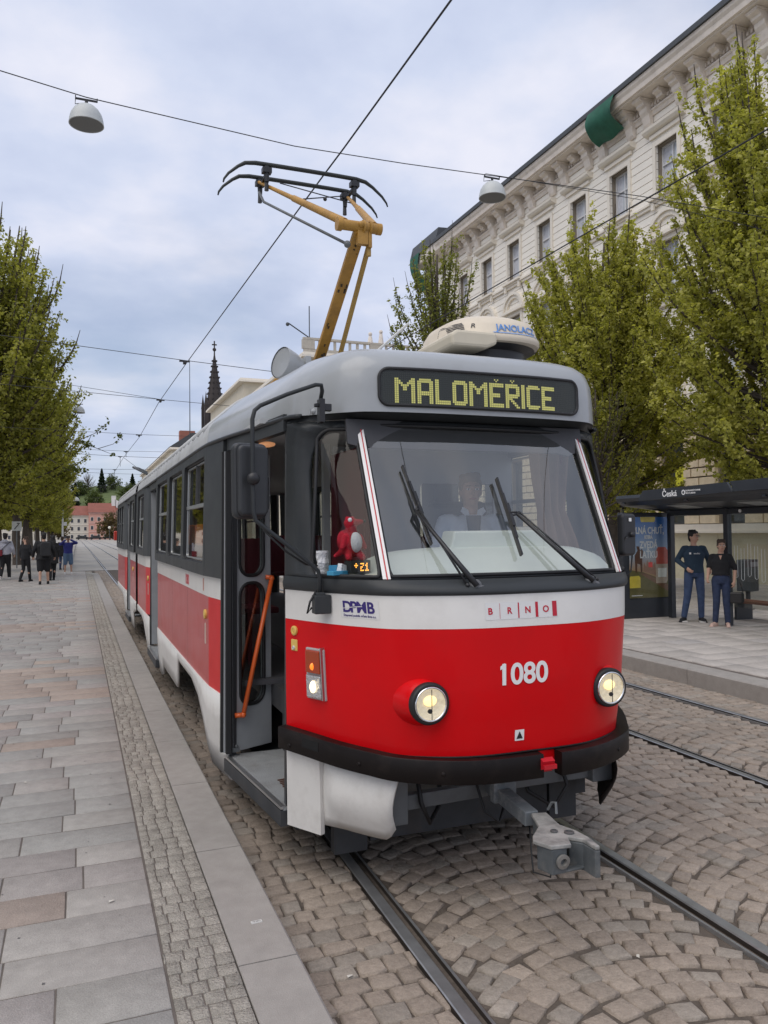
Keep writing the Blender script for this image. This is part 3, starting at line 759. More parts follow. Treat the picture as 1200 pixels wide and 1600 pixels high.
ob = tp(bumper(.36, 6, extra=.012), 'bumper', M_bump, weld=True, smooth=True, auto=40)
for par, tl in ((o, (-5.6, -3.2, -1.4)), (ob, (1.6, 3.4))):
    for t in tl:
        P = skin(t, .8, .064+(.01 if t > 0 else 0)); n_ = (skin(t, .8, .1)-P).normalized(); bb = MB(); bb.lathe([(.012, 0), (.012, .004), (.008, .007), (.0005, .008)], 12, Matrix.Translation((P.x, P.y, .76+.02*abs(t)/6)) @ n_.to_track_quat('Z', 'Y').to_matrix().to_4x4()); tp(bb, 'bolt', M_bump, parent=par, smooth=True)
b = MB(); b.bar((.045, 3.50, .74), (.045, 3.47, .80), .07, .03); b.box((.05, 3.475, .765), (.075, .05, .022)); tp(b, 'towing_eye', mat('paint_red_b', (.5,.01,.02), .4))
b = MB(); b.tube([skin(t, .8, .010)+Vector((0,0,.034-.002*abs(t))) for t in ts[2:-2]], .006, n=5); tp(b, 'bumper_joint', M_bump)
# headlights (lit)
M_bulb = mat('lamp_glow_warm', (.9,.75,.4), .3, emit=(1., .74, .33), estr=1.0)
M_refl = mat('reflector', (.80,.76,.66), .4, metal=0., bump=.6, bscale=40, var=.15, vscale=30, emit=(1,.80,.48), estr=.16)
for s_ in (-1, 1):
    c = Vector((s_*.53-.032, 3.600 if s_ < 0 else 3.578, 1.113)); Mx = Matrix.Translation(c) @ Matrix.Rotation(math.radians(90), 4, 'X') @ Matrix.Rotation(0, 4, 'Z')
    h = MB(); h.lathe([(.150, -.16), (.135, -.09), (.118, -.035), (.108, -.012), (.100, 0)], 32, Mx); o = tp(h, 'headlight', M_red, smooth=True)
    h = MB(); h.lathe([(.099, -.03), (.105, .0), (.106, .022), (.100, .034), (.086, .036), (.084, .022)], 36, Mx); tp(h, 'rubber_rim', M_rub, parent=o, smooth=True)
    h = MB(); h.lathe([(.088, .028), (.087, .040), (.082, .043), (.078, .038)], 36, Mx); tp(h, 'chrome_ring', M_chrome, parent=o, smooth=True)
    h = MB(); h.lathe([(.080, .036), (.074, .028), (.058, .017), (.03, .009), (0.0005, .006)], 30, Mx); tp(h, 'reflector', M_refl, parent=o, smooth=True)
    h = MB(); h.lathe([(.079, .036), (.06, .046), (.03, .051), (.0005, .052)], 30, Mx); tp(h, 'lens', G_lamp, parent=o, smooth=True)
    h = MB(); h.ball(c+Vector((.006, -.012, .012)), .030, 14, 8, sc=(1.2, .4, .9)); tp(h, 'bulb', M_bulb, parent=o, smooth=True)
    h = MB(); h.bar(c+Vector((0, -.046, .075)), c+Vector((0, -.046, -.075)), .003, .003); h.lathe([(.012, .0), (.012, .008), (.0, .009)], 10, Matrix.Translation(c+Vector((-.012, -.046, -.03))) @ Matrix.Rotation(math.radians(90), 4, 'X')); tp(h, 'lens_marking', M_blk, parent=o)
# indicator cluster on the left corner
def corner_box(t0, t1, z0, z1, off, name, m, parent=None, bev=.006):
    b = MB(); vs = [skin(t, z, o_) for o_ in (-.005, off) for t, z in ((t0, z0), (t1, z0), (t1, z1), (t0, z1))]
    b.add(vs, [(3,2,1,0), (4,5,6,7), (0,1,5,4), (1,2,6,5), (2,3,7,6), (3,0,4,7)]); return tp(b, name, m, parent=parent, bevel=bev, weld=True)
o = corner_box(-5.10, -4.38, 1.055, 1.335, .014, 'indicator_housing', mat('housing_grey', (.42,.41,.40), .4))
corner_box(-5.03, -4.47, 1.20, 1.325, .030, 'turn_lamp', mat('amber_lens', (.30,.035,.005), .18, coat=.6, emit=(1, .16, .01), estr=.03), parent=o)
b = MB(); b.ball(skin(-4.74, 1.238, .026), .019, 12, 8, sc=(1, .5, 1.1)); tp(b, 'amber_glow', mat('amber_glow', (.9,.2,.02), .3, emit=(1, .22, .02), estr=.8), parent=o, smooth=True)
corner_box(-5.03, -4.47, 1.065, 1.19, .030, 'running_lamp', mat('clear_lens', (.62,.62,.62), .12, metal=.7, coat=.6, bump=.4, bscale=60), parent=o)
b = MB(); b.ball(skin(-4.74, 1.128, .030), .034, 14, 8, sc=(.6,.6,1)); tp(b, 'running_bulb', mat('bulb_soft', (.9,.8,.6), .3, emit=(1,.82,.5), estr=1.3), parent=o, smooth=True)
corner_box(-4.43, -4.40, 1.06, 1.345, .030, 'side_fin', M_alu, parent=o, bev=.001)
# push buttons
M_yel = mat('button_yellow', (.72,.48,.12), .45)
def button(t, z, r, nm, m):
    P = skin(t, z, .0); d = (skin(t, z, .1)-P).normalized(); q = d.to_track_quat('Z', 'Y').to_matrix().to_4x4()
    b = MB(); b.lathe([(r, -.002), (r, .010), (r*.8, .014), (r*.55, .014), (r*.5, .010), (r*.3, .010), (r*.28, .013), (.0005, .013)], 20, Matrix.Translation(P) @ q); return tp(b, nm, m, smooth=True, auto=50)
button(-5.6, 1.415, .027, 'door_button', M_yel)
corner_box(-5.75, -5.5, 1.30, 1.365, .006, 'button_label', M_yel); button(-5.62, 1.318, .012, 'keyhole', mat('keyhole_white', (.6,.6,.56), .4))
# lettering on the nose
def nose_warp(s0, z0, off=.0035):
    def w(x, y, z): 
        P = skin(t_of(s0+x), z0+y, off+z); return P
    return w
M_let = mat('lettering_white', (.82,.82,.80), .4); M_lr = mat('lettering_red', (.50,.01,.03), .4); M_lp = mat('lettering_purple', (.035,.02,.16), .4)
sN = s_of(-.175)
text('number', '1080', .150, M_let, TRAM, (0,0,0), (1,0,0), (0,0,1), warp=nose_warp(sN, 1.188), bold=.0032, spacing=.98, extrude=.0008)
fl_ = MB(); w_ = nose_warp(sN-.112, 1.188, .0038); fl_.add([w_(x, y, 0) for x, y in ((-.020, .074), (.004, .086), (.004, .109), (-.020, .092))], [(0,1,2,3)]); tp(fl_, 'number_serif', M_let)
st = MB(); st.grid(lambda s, z: skin(t_of(s), z, .0022), [sN-.21+.035*i for i in range(13)], [1.518, 1.605]); st = tp(st, 'brno_sticker', mat('sticker_white', (.72,.71,.69), .25, coat=.6), smooth=True)
for i, ch in enumerate('BRNO'): text('lettering', ch, .046, M_lr, st, (0,0,0), (1,0,0), (0,0,1), warp=nose_warp(sN-.183+.108*i, 1.546), bold=.0012, extrude=.0004)
for i, wd in enumerate((.002, .007, .016, .027)):
    x = sN-.130+.108*i; bb = MB(); bb.grid(lambda s, z: skin(t_of(s), z, .0036), [x-wd/2, x+wd/2], [1.522, 1.600]); tp(bb, 'logo_bar', M_lr, parent=st)
sD = s_of(-3.03)
st = MB(); st.grid(lambda s, z: skin(t_of(s), z, .0022), [sD-.13+.026*i for i in range(11)], [1.52, 1.618]); st = tp(st, 'operator_sticker', mat('sticker_white', (.72,.71,.69), .25), smooth=True)
# company emblem: heavy block letters cut by a white swoosh
for ch, dx in (('D', -.080), ('P', -.036), ('M', .018), ('B', .078)): text('lettering', ch, .080, M_lp, st, (0,0,0), (1,0,0), (0,0,1), warp=nose_warp(sD+dx, 1.552), bold=.0022, sx=1.12, extrude=.0004)
text('lettering', 'Dopravní podnik města Brna a.s.', .0165, M_lp, st, (0,0,0), (1,0,0), (0,0,1), warp=nose_warp(sD, 1.529), extrude=.0003, bold=.0003)
sw = MB(); sw.grid(lambda s, k: skin(t_of(sD+s), 1.568+.016*math.sin((s+.12)*9)+(-.0018 if k == 0 else .0018), .0046), [-.115+i*.0115 for i in range(13)], [0, 1]); tp(sw, 'emblem_swoosh', mat('sticker_white', (.72,.71,.69), .3), parent=st)
# triangle notice above the towing eye
st = MB(); st.grid(lambda s, z: skin(t_of(s), z, .0025), [s_of(-.225)-.027, s_of(-.225), s_of(-.225)+.027], [.893, .949]); st = tp(st, 'notice_sticker', M_let)
tr_ = MB(); P = [nose_warp(s_of(-.225), .921, .004)(x, y, 0) for x, y in ((-.019, -.018), (.019, -.018), (0, .020))]; tr_.add(P, [(0,1,2)]); tp(tr_, 'triangle', M_blk, parent=st)
# fleet number on the side belt
text('side_number', '1080', .13, M_lr, TRAM, (-1.2525, 7.42, 1.505), (0, -1, 0), (0, 0, 1), bold=.002, extrude=.0008)
for y in (6.33, 11.72, 15.0): 
    b = MB(); b.lathe([(.038, -.002), (.038, .014), (.02, .018), (.0005, .018)], 18, Matrix.Translation((-half(y, 1.4), y, 1.33)) @ Matrix.Rotation(math.radians(-90), 4, 'Y')); tp(b, 'door_button', M_yel, smooth=True, auto=40)
    b = MB(); b.box((-half(y, 1.4)-.003, y, 1.18), (.008, .03, .16)); tp(b, 'button_label', mat('label_pale', (.6,.5,.42), .5))
b = MB(); b.box((-half(6.4, 1.5)-.003, 6.42, 1.56), (.006, .03, .1)); tp(b, 'side_label', mat('label_red', (.5,.25,.2), .5))

# --- doors -------------------------------------------------------
def doorway(y0, y1, front=False):
    u0, u1 = half(y0, 1.), half(y1, 1.)
    # header, jambs
    b = MB(); b.bar((-(half(y0, 2.6)-.008), y0, 2.61), (-(half(y1, 2.6)-.008), y1, 2.61), .05, .10); tp(b, 'door_header', M_dark)
    for y, d in ((y0, 1), (y1, -1)):
        uu = half(y, 1.5); b = MB(); b.bar((-(uu-.03), y+d*.02, .40), (-(half(y, 2.5)-.03), y+d*.02, 2.56), .05, .04, up=(0, 1, 0)); tp(b, 'door_jamb', M_blk)
    # step well
    b = MB(); n = len(b.v)
    zt = .39
    b.add([(-u0-.01, y0, zt), (-u1-.01, y1, zt), (-.62, y1, zt), (-.62, y0, zt)]+[(-u0-.01, y0, zt-.02), (-u1-.01, y1, zt-.02), (-.62, y1, zt-.02), (-.62, y0, zt-.02)], [(3,2,1,0), (4,5,6,7), (0,1,5,4), (1,2,6,5), (2,3,7,6), (3,0,4,7)])
    st = tp(b, 'door_step', M_floor)
    b = MB(); b.bar((-u0-.002, y0, zt-.065), (-u1-.002, y1, zt-.065), .05, .09); tp(b, 'step_beam', M_under, parent=st)
    b = MB(); b.bar((-u0-.012, y0, zt-.004), (-u1-.012, y1, zt-.004), .03, .016); tp(b, 'step_edging', M_alu, parent=st)
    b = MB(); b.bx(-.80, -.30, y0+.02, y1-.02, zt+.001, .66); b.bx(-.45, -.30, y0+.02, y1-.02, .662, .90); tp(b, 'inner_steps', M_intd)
    if front:
        b = MB()
        for k in range(5): b.box((-.955, 4.83+.034*k, zt+.003), (.10-.01*(k % 2), .012, .006), rot=.2)
        tp(b, 'step_drain', mat('rust_brown', (.10,.045,.03), .8), parent=st)
doorway(4.47, 5.67, True); doorway(10.32, 11.58); doorway(15.9, 17.08)
b = MB(); b.bx(-1.06, -1.0, 4.452, 4.50, .30, 1.8); b.bx(-1.055, -1.0, 4.452, 4.50, 1.8, 2.58); tp(b, 'door_seal', M_rub)
# the folded front leaf, seen open
def leaf(A, B, z0, z1, parent=TRAM):
    A, B = Vector(A), Vector(B); d = (B-A); L = d.length; d.normalize(); nrm = Vector((d.y, -d.x, 0)); 
    if nrm.y > 0: nrm = -nrm
    fn = lambda x, z: A+d*x+Vector((0, 0, z))
    root = None
    cells = [(z0, z0+.245*(z1-z0)*.0+.57*(z1-z0), z0+.15*(z1-z0), z0+.555*(z1-z0)), (z0+.57*(z1-z0), z1, z0+.585*(z1-z0), z0+.95*(z1-z0))]
    b = MB()
    for c0, c1, w0, w1 in cells:
        o_, i_ = frame_pair(0, L, c0, c1, L*.20, L*.80, w0, w1, .09, k=6, sub=4); b.ring(o_, i_, fn=fn)
    root = tp(b, 'door_leaf', mat('door_grey', (.36,.375,.385), .42, coat=.2, var=.06, dirt=.25, dscale=5, dirtcol=(.1,.09,.08)), solid=.035, offset=0)
    for c0, c1, w0, w1 in cells:
        m = MB(); m.tube([fn(x, z)+nrm*.014 for x, z in rrect(L*.19, L*.81, w0-.005, w1+.005, .09, 6)], .014, n=7, closed=True); tp(m, 'window_rubber', M_rub, parent=root, smooth=True)
        m = MB(); P = [fn(x, z) for x, z in rrect(L*.20, L*.80, w0, w1, .09, 6)]; m.add(P, [tuple(range(len(P)))]); tp(m, 'door_pane', G_side, parent=root)
    return root, fn, nrm, L
rt, fn, nrm, L = leaf((-1.172, 5.645, 0), (-.858, 5.80, 0), .415, 2.55)
hb = MB(); p0 = fn(L*.93, 1.63)+nrm*.06; p1 = fn(L*.17, .675)+nrm*.06
hb.tube([p0, p1], .017, n=10); hb.tube([p0+Vector((-.045, -.0, .012)), p0+Vector((.012, 0, .006))], .017, n=8); hb.tube([p1+Vector((-.06, 0, .0)), p1+Vector((.01, 0, -.002))], .018, n=8)
for p in (p0, p1): hb.ball(p, .022, 10, 6); hb.tube([p, p-nrm*.06], .010, n=6)
tp(hb, 'handrail', M_orange, parent=rt, smooth=True)
b = MB(); b.box(fn(L*.06, .43)+nrm*.02, (.05, .03, .03)); b.ball(fn(L*.06, .455)+nrm*.03, .013, 8, 6); tp(b, 'hinge', M_steel, parent=rt)
# second leaf folded behind it, edge on to the street
b = MB(); b.bar((-1.205, 5.60, .42), (-1.195, 5.60, 2.55), .035, .05, up=(0,1,0)); b.bar((-1.235, 5.655, .42), (-1.215, 5.655, 2.55), .03, .04, up=(0,1,0)); b.bx(-1.19, -1.178, 5.60, 5.66, .42, 2.55); tp(b, 'folded_leaf_edge', M_rub)
b = MB(); b.bar((-1.222, 5.625, .42), (-1.205, 5.625, 2.55), .02, .025, up=(0,1,0)); tp(b, 'leaf_trim', mat('door_grey', (.2,.21,.22), .4))
for y in (10.36, 11.52, 15.95, 17.02):
    b = MB(); b.bx(-half(y, 2)+.02, -.80, y-.02, y+.02, .42, 2.55); tp(b, 'door_leaf', mat('door_grey', (.2,.21,.22), .4))
    b = MB(); s2 = 1 if y in (10.36, 15.95) else -1; b.bx(-1.13, -.90, y+s2*.021, y+s2*.03, .8, 2.4); tp(b, 'door_pane', M_rub)

# --- interior ----------------------------------------------------
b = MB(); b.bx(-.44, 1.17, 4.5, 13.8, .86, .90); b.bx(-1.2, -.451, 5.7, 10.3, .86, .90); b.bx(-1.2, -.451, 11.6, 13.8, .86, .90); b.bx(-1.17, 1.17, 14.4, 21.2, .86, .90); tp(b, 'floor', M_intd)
b = MB(); b.bx(-1.15, 1.15, 4.75, 13.85, 2.64, 2.67); b.bx(-1.15, 1.15, 14.4, 21.2, 2.64, 2.67); b.bx(-.9, .9, 4.35, 4.75, 2.63, 2.66); tp(b, 'ceiling', mat('ceiling_pale', (.45,.46,.46), .6))
# partition behind the driver
b = MB(); o_, i_ = frame_pair(-.38, 1.17, .9, 2.62, .34, 1.0, 1.75, 2.35, .04, 4, 4); fn2 = lambda x, z: Vector((x, 5.72, z)); b.ring(o_, i_, fn=fn2); tp(b, 'cab_partition', mat('partition_grey', (.42,.43,.45), .55, var=.05), solid=.03, offset=0)
b = MB(); b.add([fn2(*p) for p in ((.34, 1.75), (1.0, 1.75), (1.0, 2.35), (.34, 2.35))], [(0,1,2,3)]); tp(b, 'partition_pane', glass('glass_clear', (.9,.92,.92), .9, .02, .03))
# dashboard, pale and curved, rising to the instrument hood
M_dash = mat('dashboard_pale', (.66,.71,.64), .5, var=.04, coat=.1)
b = MB()
def dsh(u, k):
    e = abs(u-.08)/.80; h = .125*math.sqrt(max(0, 1-min(1, e)**4.5))
    P = [(3.80+.16*(abs(u))**2, 1.73), (3.86+.17*u*u, 1.74+h*.35), (3.955+.13*u*u, 1.75+h*.9), (4.05+.1*u*u, 1.755+h), (4.25, 1.75+h*.96), (4.30, 1.45), (4.30, .92)]
    y, z = P[k]; return Vector((u*.97, y, z))
b.grid(dsh, [-.78+i*.06 for i in range(29)], list(range(7))); tp(b, 'dashboard', M_dash, smooth=True, auto=50)
b = MB(); b.prism([(-.22, 1.86), (.46, 1.86), (.40, 1.97), (-.19, 1.97)], (0, 4.03, 0), (1,0,0), (0,0,1), (0,1,0), .16); tp(b, 'instrument_hood', M_dash, bevel=.012)
b = MB(); b.grid(lambda u, k: Vector((u, (3.80 if k == 0 else 4.12)+.30*u*u, 1.735)), [-.95+.1*i for i in range(20)], [0, 1]); tp(b, 'shelf', mat('shelf_grey', (.35,.37,.35), .6))
# header blind with rounded corners behind the top of the windscreen
b = MB(); P = [(-.80, 2.60), (-.80, 2.46), (-.72, 2.44), (.55, 2.44), (.63, 2.425), (.70, 2.45), (.74, 2.50), (.745, 2.60)]; b.add([(u, 4.125+.02*abs(u)+(2.6-z)*-.22, z) for u, z in P], [tuple(range(len(P)))]); tp(b, 'sun_blind', M_intd, solid=.02)
b = MB(); b.bx(-.74, .72, 4.22, 4.30, 2.50, 2.62); tp(b, 'header_box', M_blk)
# brown curtain gathered in the right corner
b = MB()
def curt(x, k):
    sway = [0, .02, .05, .02, -.01][k]; w = [1., .8, .62, .9, 1.1][k]
    return Vector((.50+.33*w*x+sway*.6+.02+.05*k*.3, 4.40+.10*math.sin(x*26)*.22-.02*x-.03*k*.3, [2.58, 2.3, 2.1, 1.9, 1.70][k]))
b.grid(curt, [i/40 for i in range(41)], [0,1,2,3,4]); tp(b, 'curtain', mat('curtain_brown', (.17,.105,.075), .85, var=.2), smooth=True)
b = MB(); b.tube([(.78, 4.40, 2.56), (.80, 4.40, 1.72)], .015); tp(b, 'cab_pole', M_wine)
# left cab: grey jamb seen through the corner pane, wine-red panel
b = MB(); b.bx(-.99, -.93, 4.46, 4.52, .9, 2.6); tp(b, 'cab_post', mat('post_pale', (.5,.52,.5), .5))
b = MB(); b.bx(-.40, -.36, 4.95, 5.70, .9, 2.55); tp(b, 'cab_door', M_wine)
b = MB(); b.bx(-.74, -.70, 5.69, 5.72, .9, 2.6); b.bx(-.55, -.5, 5.4, 5.45, .9, 2.6); tp(b, 'cab_door_post', mat('post_grey', (.3,.31,.31), .5))
b = MB(); b.tube([(-.52, 5.1, 1.7), (-.52, 5.1, 1.5), (-.7, 5.2, 1.45)], .02); b.ball((-.62, 5.3, 1.62), .1, 12, 8, sc=(1, .6, 1.2)); tp(b, 'cab_seat_back', M_blk, smooth=True)
b = MB(); b.ball((-1.04, 5.05, 2.545), .035, 12, 6, sc=(1.6, 2.4, .5)); tp(b, 'door_lamp', mat('amber_ceiling_lamp', (.8,.4,.2), .3, emit=(1,.45,.2), estr=.25), smooth=True)
# ticket machines and seats
b = MB(); b.bx(-1.205, -1.05, 6.80, 7.25, 1.86, 2.05); tp(b, 'ticket_validator', mat('validator_orange', (.85,.17,.02), .5), bevel=.02); b = MB(); b.bx(-1.205, -1.05, 7.75, 8.2, 1.86, 2.05); tp(b, 'ticket_validator', mat('validator_orange', (.85,.17,.02), .5), bevel=.02); b = MB()
b = MB()
for y in (7.30, 7.72): b.tube([(-1.0, y, .9), (-1.0, y, 2.62)], .018)
tp(b, 'grab_pole', M_orange)
for side, ys in ((-1, (6.6, 8.4, 9.3, 12.4, 13.1, 18.0, 19.2)), (1, (6.6, 7.5, 8.4, 9.3, 10.2, 11.1, 12.0, 18.0, 19.2))):
    for y in ys:
        b = MB(); b.box((side*.85, y, 1.33), (.42, .42, .05)); b.box((side*.85, y+.22, 1.62), (.42, .05, .6)); b.tube([(side*.85, y, .9), (side*.85, y, 1.3)], .03); tp(b, 'seat', M_wine, bevel=.02)
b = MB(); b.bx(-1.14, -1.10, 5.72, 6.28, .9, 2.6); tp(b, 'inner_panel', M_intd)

# --- underside ---------------------------------------------------
b = MB(); b.bx(-.60, .60, 4.35, 6.1, .17, .70); b.bx(-.98, -.62, 4.6, 6.3, .20, .34); b.bx(.62, 1.0, 4.5, 6.3, .20, .7); b.bx(-.85, .85, 4.5, 13.7, .70, .86); b.bx(-1.0, 1.0, 14.5, 21.0, .70, .86); b.bx(-.7, .7, 9.0, 12.2, .35, .70); b.bx(-.9, .9, 15.2, 17.6, .4, .7); tp(b, 'underframe', M_under)  # front box is added bulk that keeps the space below the nose dark
for yc in (7.4, 13.6+.5, 19.4):
    b = MB()
    for s_ in (-1, 1): b.bx(s_*.98-.05*1, s_*.98+.05, yc-1.2, yc+1.2, .32, .5)
    b.bx(-.93, .93, yc-.15, yc+.15, .35, .68); bo = tp(b, 'bogie', M_under, bevel=.01)
    for dy in (-.95, .95):
        for s_ in (-1, 1):
            w = MB(); w.lathe([(.02, -.065), (.31, -.065), (.33, -.04), (.33, .04), (.345, .065), (.30, .065), (.28, .03), (.1, .03), (.08, .05), (.02, .05)], 28, Matrix.Translation((s_*.72, yc+dy, .345)) @ Matrix.Rotation(math.radians(90), 4, 'Y')); tp(w, 'wheel', M_raild, parent=bo, smooth=True, auto=40)
        w = MB(); w.tube([(-.70, yc+dy, .345), (.70, yc+dy, .345)], .05); tp(w, 'axle', M_under, parent=bo)
b = MB(); b.bar((-.62, 3.98, .50), (-.02, 4.02, .50), .06, .08); b.bar((.02, 4.02, .52), (.72, 3.92, .56), .06, .08); b.bx(-.66, -.54, 3.92, 4.04, .40, .72); b.bx(.60, .74, 3.86, 3.98, .50, .72); b.bx(-.6, .6, 4.2, 4.3, .45, .72); b.bx(.28, .36, 3.9, 4.2, .62, .70)
tp(b, 'buffer_frame', M_steel, bevel=.006)
b = MB(); b.bx(-.40, -.28, 3.95, 3.975, .62, .66); tp(b, 'number_plate', mat('plate_pink', (.45,.33,.30), .6))
# coupler swung slightly to the left, following the curve
cp = MB(); A = Vector((.03, 4.35, .54)); B = Vector((-.035, 3.50, .50)); cp.bar(A, B, .075, .075); cp.bar((.03, 4.3, .60), (.0, 3.80, .60), .05, .035); cp.bar((-.07, 3.85, .53), (.07, 3.85, .53), .05, .11)
cp = tp(cp, 'coupler', mat('coupler_steel', (.14,.155,.165), .5, dirt=.9, dscale=9, dirtcol=(.38,.38,.36)), bevel=.006)
h = MB(); h.tube([(-.045, 3.80, .60), (-.05, 3.785, .635), (.03, 3.775, .64), (.045, 3.785, .60)], .009, n=6); h.tube([(.035, 3.46, .55), (.045, 3.44, .59), (.05, 3.41, .60), (.04, 3.39, .55)], .007, n=6); tp(h, 'coupler_handle', M_steel, parent=cp)
hd = Vector((-.085, 3.17, 0)); ax = Vector((.95, -.24, 0)).normalized(); ay = Vector((.24, .95, 0)).normalized()
q = MB(); qt = MB()
def cpr(poly, z0, z1): q.prism(poly, hd+Vector((0,0,z0)), ax, ay, (0,0,1), z1-z0)
q, qt = qt, q
cpr([(-.14, -.02), (-.125, .03), (-.055, .15), (-.04, .32), (.04, .32), (.05, .15), (.10, .07), (.13, -.02), (.14, -.13), (.118, -.13), (.095, -.04), (.035, .0), (.02, -.09), (-.08, -.10)], .515, .535)
tp(q, 'coupler_top', mat('worn_pale_metal', (.27,.265,.25), .6, var=.45, vscale=14, dirt=1., dscale=12, dirtcol=(.10,.11,.115)), parent=cp, bevel=.005); q = qt
cpr([(-.12, -.02), (-.05, .14), (-.035, .31), (.035, .31), (.04, .15), (.03, .0), (.0, -.08), (-.075, -.10)], .40, .514)
cpr([(.142, -.13), (.116, -.13), (.093, -.045), (.04, .0), (.05, .06), (.10, .06), (.128, -.02)], .39, .514)
q.prism([(-.02, -.085), (.10, -.05), (.10, -.02), (-.02, -.03)], hd+Vector((0,0,.40)), ax, ay, (0,0,1), .012)
tp(q, 'coupler_head', mat('coupler_paint', (.085,.095,.10), .5, var=.25, vscale=12, dirt=.4, dscale=9, dirtcol=(.3,.28,.25)), parent=cp, bevel=.005)
for dx, dy, r_ in ((-.01, .06, .018), (.055, .035, .024), (-.045, -.03, .0)):
    if r_: q = MB(); q.lathe([(r_*.5, .53), (r_, .53), (r_, .542), (r_*.6, .545), (r_*.5, .532)], 16, Matrix.Translation(hd+ax*dx+ay*dy)); tp(q, 'pin_hole', mat('pin_metal', (.12,.12,.12), .5, metal=.4), parent=cp, smooth=True, auto=40)
q = MB(); q.lathe([(.015, 0), (.032, 0), (.034, .014), (.018, .016), (.014, .002)], 20, Matrix.Translation(hd+ax*(-.025)+ay*(-.088)+Vector((0,0,.46))) @ Matrix.Rotation(math.radians(98), 4, 'X'))
tp(q, 'pin_hole', mat('worn_metal', (.30,.29,.27), .5, metal=.5, dirt=.5), parent=cp, smooth=True, auto=40)
q = MB(); q.tube([(-.02, 3.55, .46), (-.04, 3.50, .33), (-.08, 3.42, .27), (-.02, 3.36, .26), (.03, 3.42, .30), (.02, 3.55, .44)], .005, n=5); tp(q, 'coupler_cable', M_rub, parent=cp, smooth=True)

for pts, r_ in (([(-.45, 4.02, .66), (-.46, 3.93, .50), (-.40, 3.95, .38), (-.30, 4.02, .46), (-.28, 4.1, .62)], .013), ([(.42, 3.96, .66), (.44, 3.88, .50), (.36, 3.90, .38), (.24, 3.98, .46), (.22, 4.1, .62)], .013), ([(-.12, 3.98, .62), (-.10, 3.88, .42), (-.02, 3.86, .36), (.05, 3.92, .44)], .008)):
    b = MB(); b.tube(pts, r_, n=7); tp(b, 'air_hose', M_rub, smooth=True)
for s_ in (-1, 1):
    b = MB(); b.tube([(s_*.72, 4.5, .70), (s_*.72, 4.55, .35), (s_*.72, 4.95, .10)], .022, n=8); tp(b, 'sand_pipe', M_under, smooth=True)
    b = MB(); b.bx(s_*.72-.10, s_*.72+.10, 4.35, 4.42, .12, .55); tp(b, 'shade_plate', M_under)  # added plate, set low to darken the ground below the tram
# --- destination board -------------------------------------------
def bpos(x, z, off=0.):   # board face follows the front of the visor
    i = abs(x)/.36 if abs(x) < .36 else 1+(abs(x)-.36)/.32
    u, y, _ = redge(min(i, 9)); return Vector((x, y-.004-off+.02*(z-2.63)/.26*.5, z))
BX, BZ0, BZ1 = .645, 2.668, 2.872
b = MB(); P = rrect(-BX, BX, BZ0, BZ1, .055, 7); D = []
for i in range(len(P)):
    p, q_ = P[i], P[(i+1) % len(P)]; n = max(1, int(abs(p[0]-q_[0])/.08))
    for j in range(n): D.append((p[0]+(q_[0]-p[0])*j/n, p[1]+(q_[1]-p[1])*j/n))
b.tube([bpos(x, z, .004) for x, z in D], .010, n=6, closed=True); brd = tp(b, 'destination_board', M_rub, smooth=True)
M_led0 = bpy.data.materials.new('led_panel'); M_led0.use_nodes = True; t_ = M_led0.node_tree; bs = t_.nodes['Principled BSDF']; bs.inputs['Base Color'].default_value = (.012,.014,.012,1); bs.inputs['Roughness'].default_value = .5
b = MB(); Q = [(x*.99, z) for x, z in D]; rows = [BZ0+(BZ1-BZ0)*j/6 for j in range(7)]
def brow(x, j):
    z = rows[int(j)]; lim = BX
    for zz, s2 in ((BZ0, 1), (BZ1, -1)):
        d = abs(z-zz)
        if d < .055: lim = min(lim, BX-.055+math.sqrt(max(0, .055**2-(.055-d)**2)))
    return bpos(max(-lim, min(lim, x)), z, .001)
xs_ = [-BX+2*BX*i/24 for i in range(25)]
b.grid(brow, xs_, list(range(7))); tp(b, 'led_panel', M_led0, parent=brd, smooth=True)
GL = {'M': (10, ['##......##','###....###','####..####','##.####.##','##..##..##','##..##..##','##......##','##......##','##......##','##......##','##......##','##......##']),
 'A': (8, ['.######.','########','##....##','##....##','##....##','##....##','########','########','##....##','##....##','##....##','##....##']),
 'L': (8, ['##......']*10+['########']*2),
 'O': (8, ['.######.','########']+['##....##']*8+['########','.######.']),
 'E': (8, ['########','########','##......','##......','##......','######..','######..','##......','##......','##......','########','########']),
 'R': (8, ['#######.','########','##....##','##....##','##....##','########','#######.','####....','##.##...','##..##..','##...##.','##....##']),
 'I': (2, ['##']*12),
 'C': (8, ['.######.','########','##......']+['##......']*6+['##......','########','.######.'])}
pitch = .0118; x = -.553; led = MB(); off_ = MB(); z0 = BZ0+.018
carons = []
for n_, ch in enumerate('MALOMERICE'):
    w, rowsL = GL[ch]
    for r_, row in enumerate(rowsL):
        for c, v in enumerate(row):
            if v == '#': P = bpos(x+c*pitch, z0+(11-r_)*pitch, .0035); led.box(P, (.0094, .002, .0098))
    if n_ in (5, 6): carons.append(x+3.5*pitch)
    x += (w+1)*pitch
for cx in carons:
    for dx, dz in ((-1, .8), (0, 0), (1, .8)):
        P = bpos(cx+dx*pitch*.8, z0+(12.3+dz)*pitch, .0035); led.box(P, (.0075, .002, .007))
tp(led, 'lit_dots', mat('led_yellow', (.55,.52,.14), .5, emit=(.78,.72,.26), estr=.22), parent=brd)
for r_ in range(15):
    for c in range(106):
        P = bpos(-.63+c*.0119, z0-.004+r_*pitch, .0018); 
        if abs(P.x) < .62: off_.add([P+Vector((a, 0, e)) for a, e in ((-.0028,-.0028),(.0028,-.0028),(.0028,.0028),(-.0028,.0028))], [(0,1,2,3)])
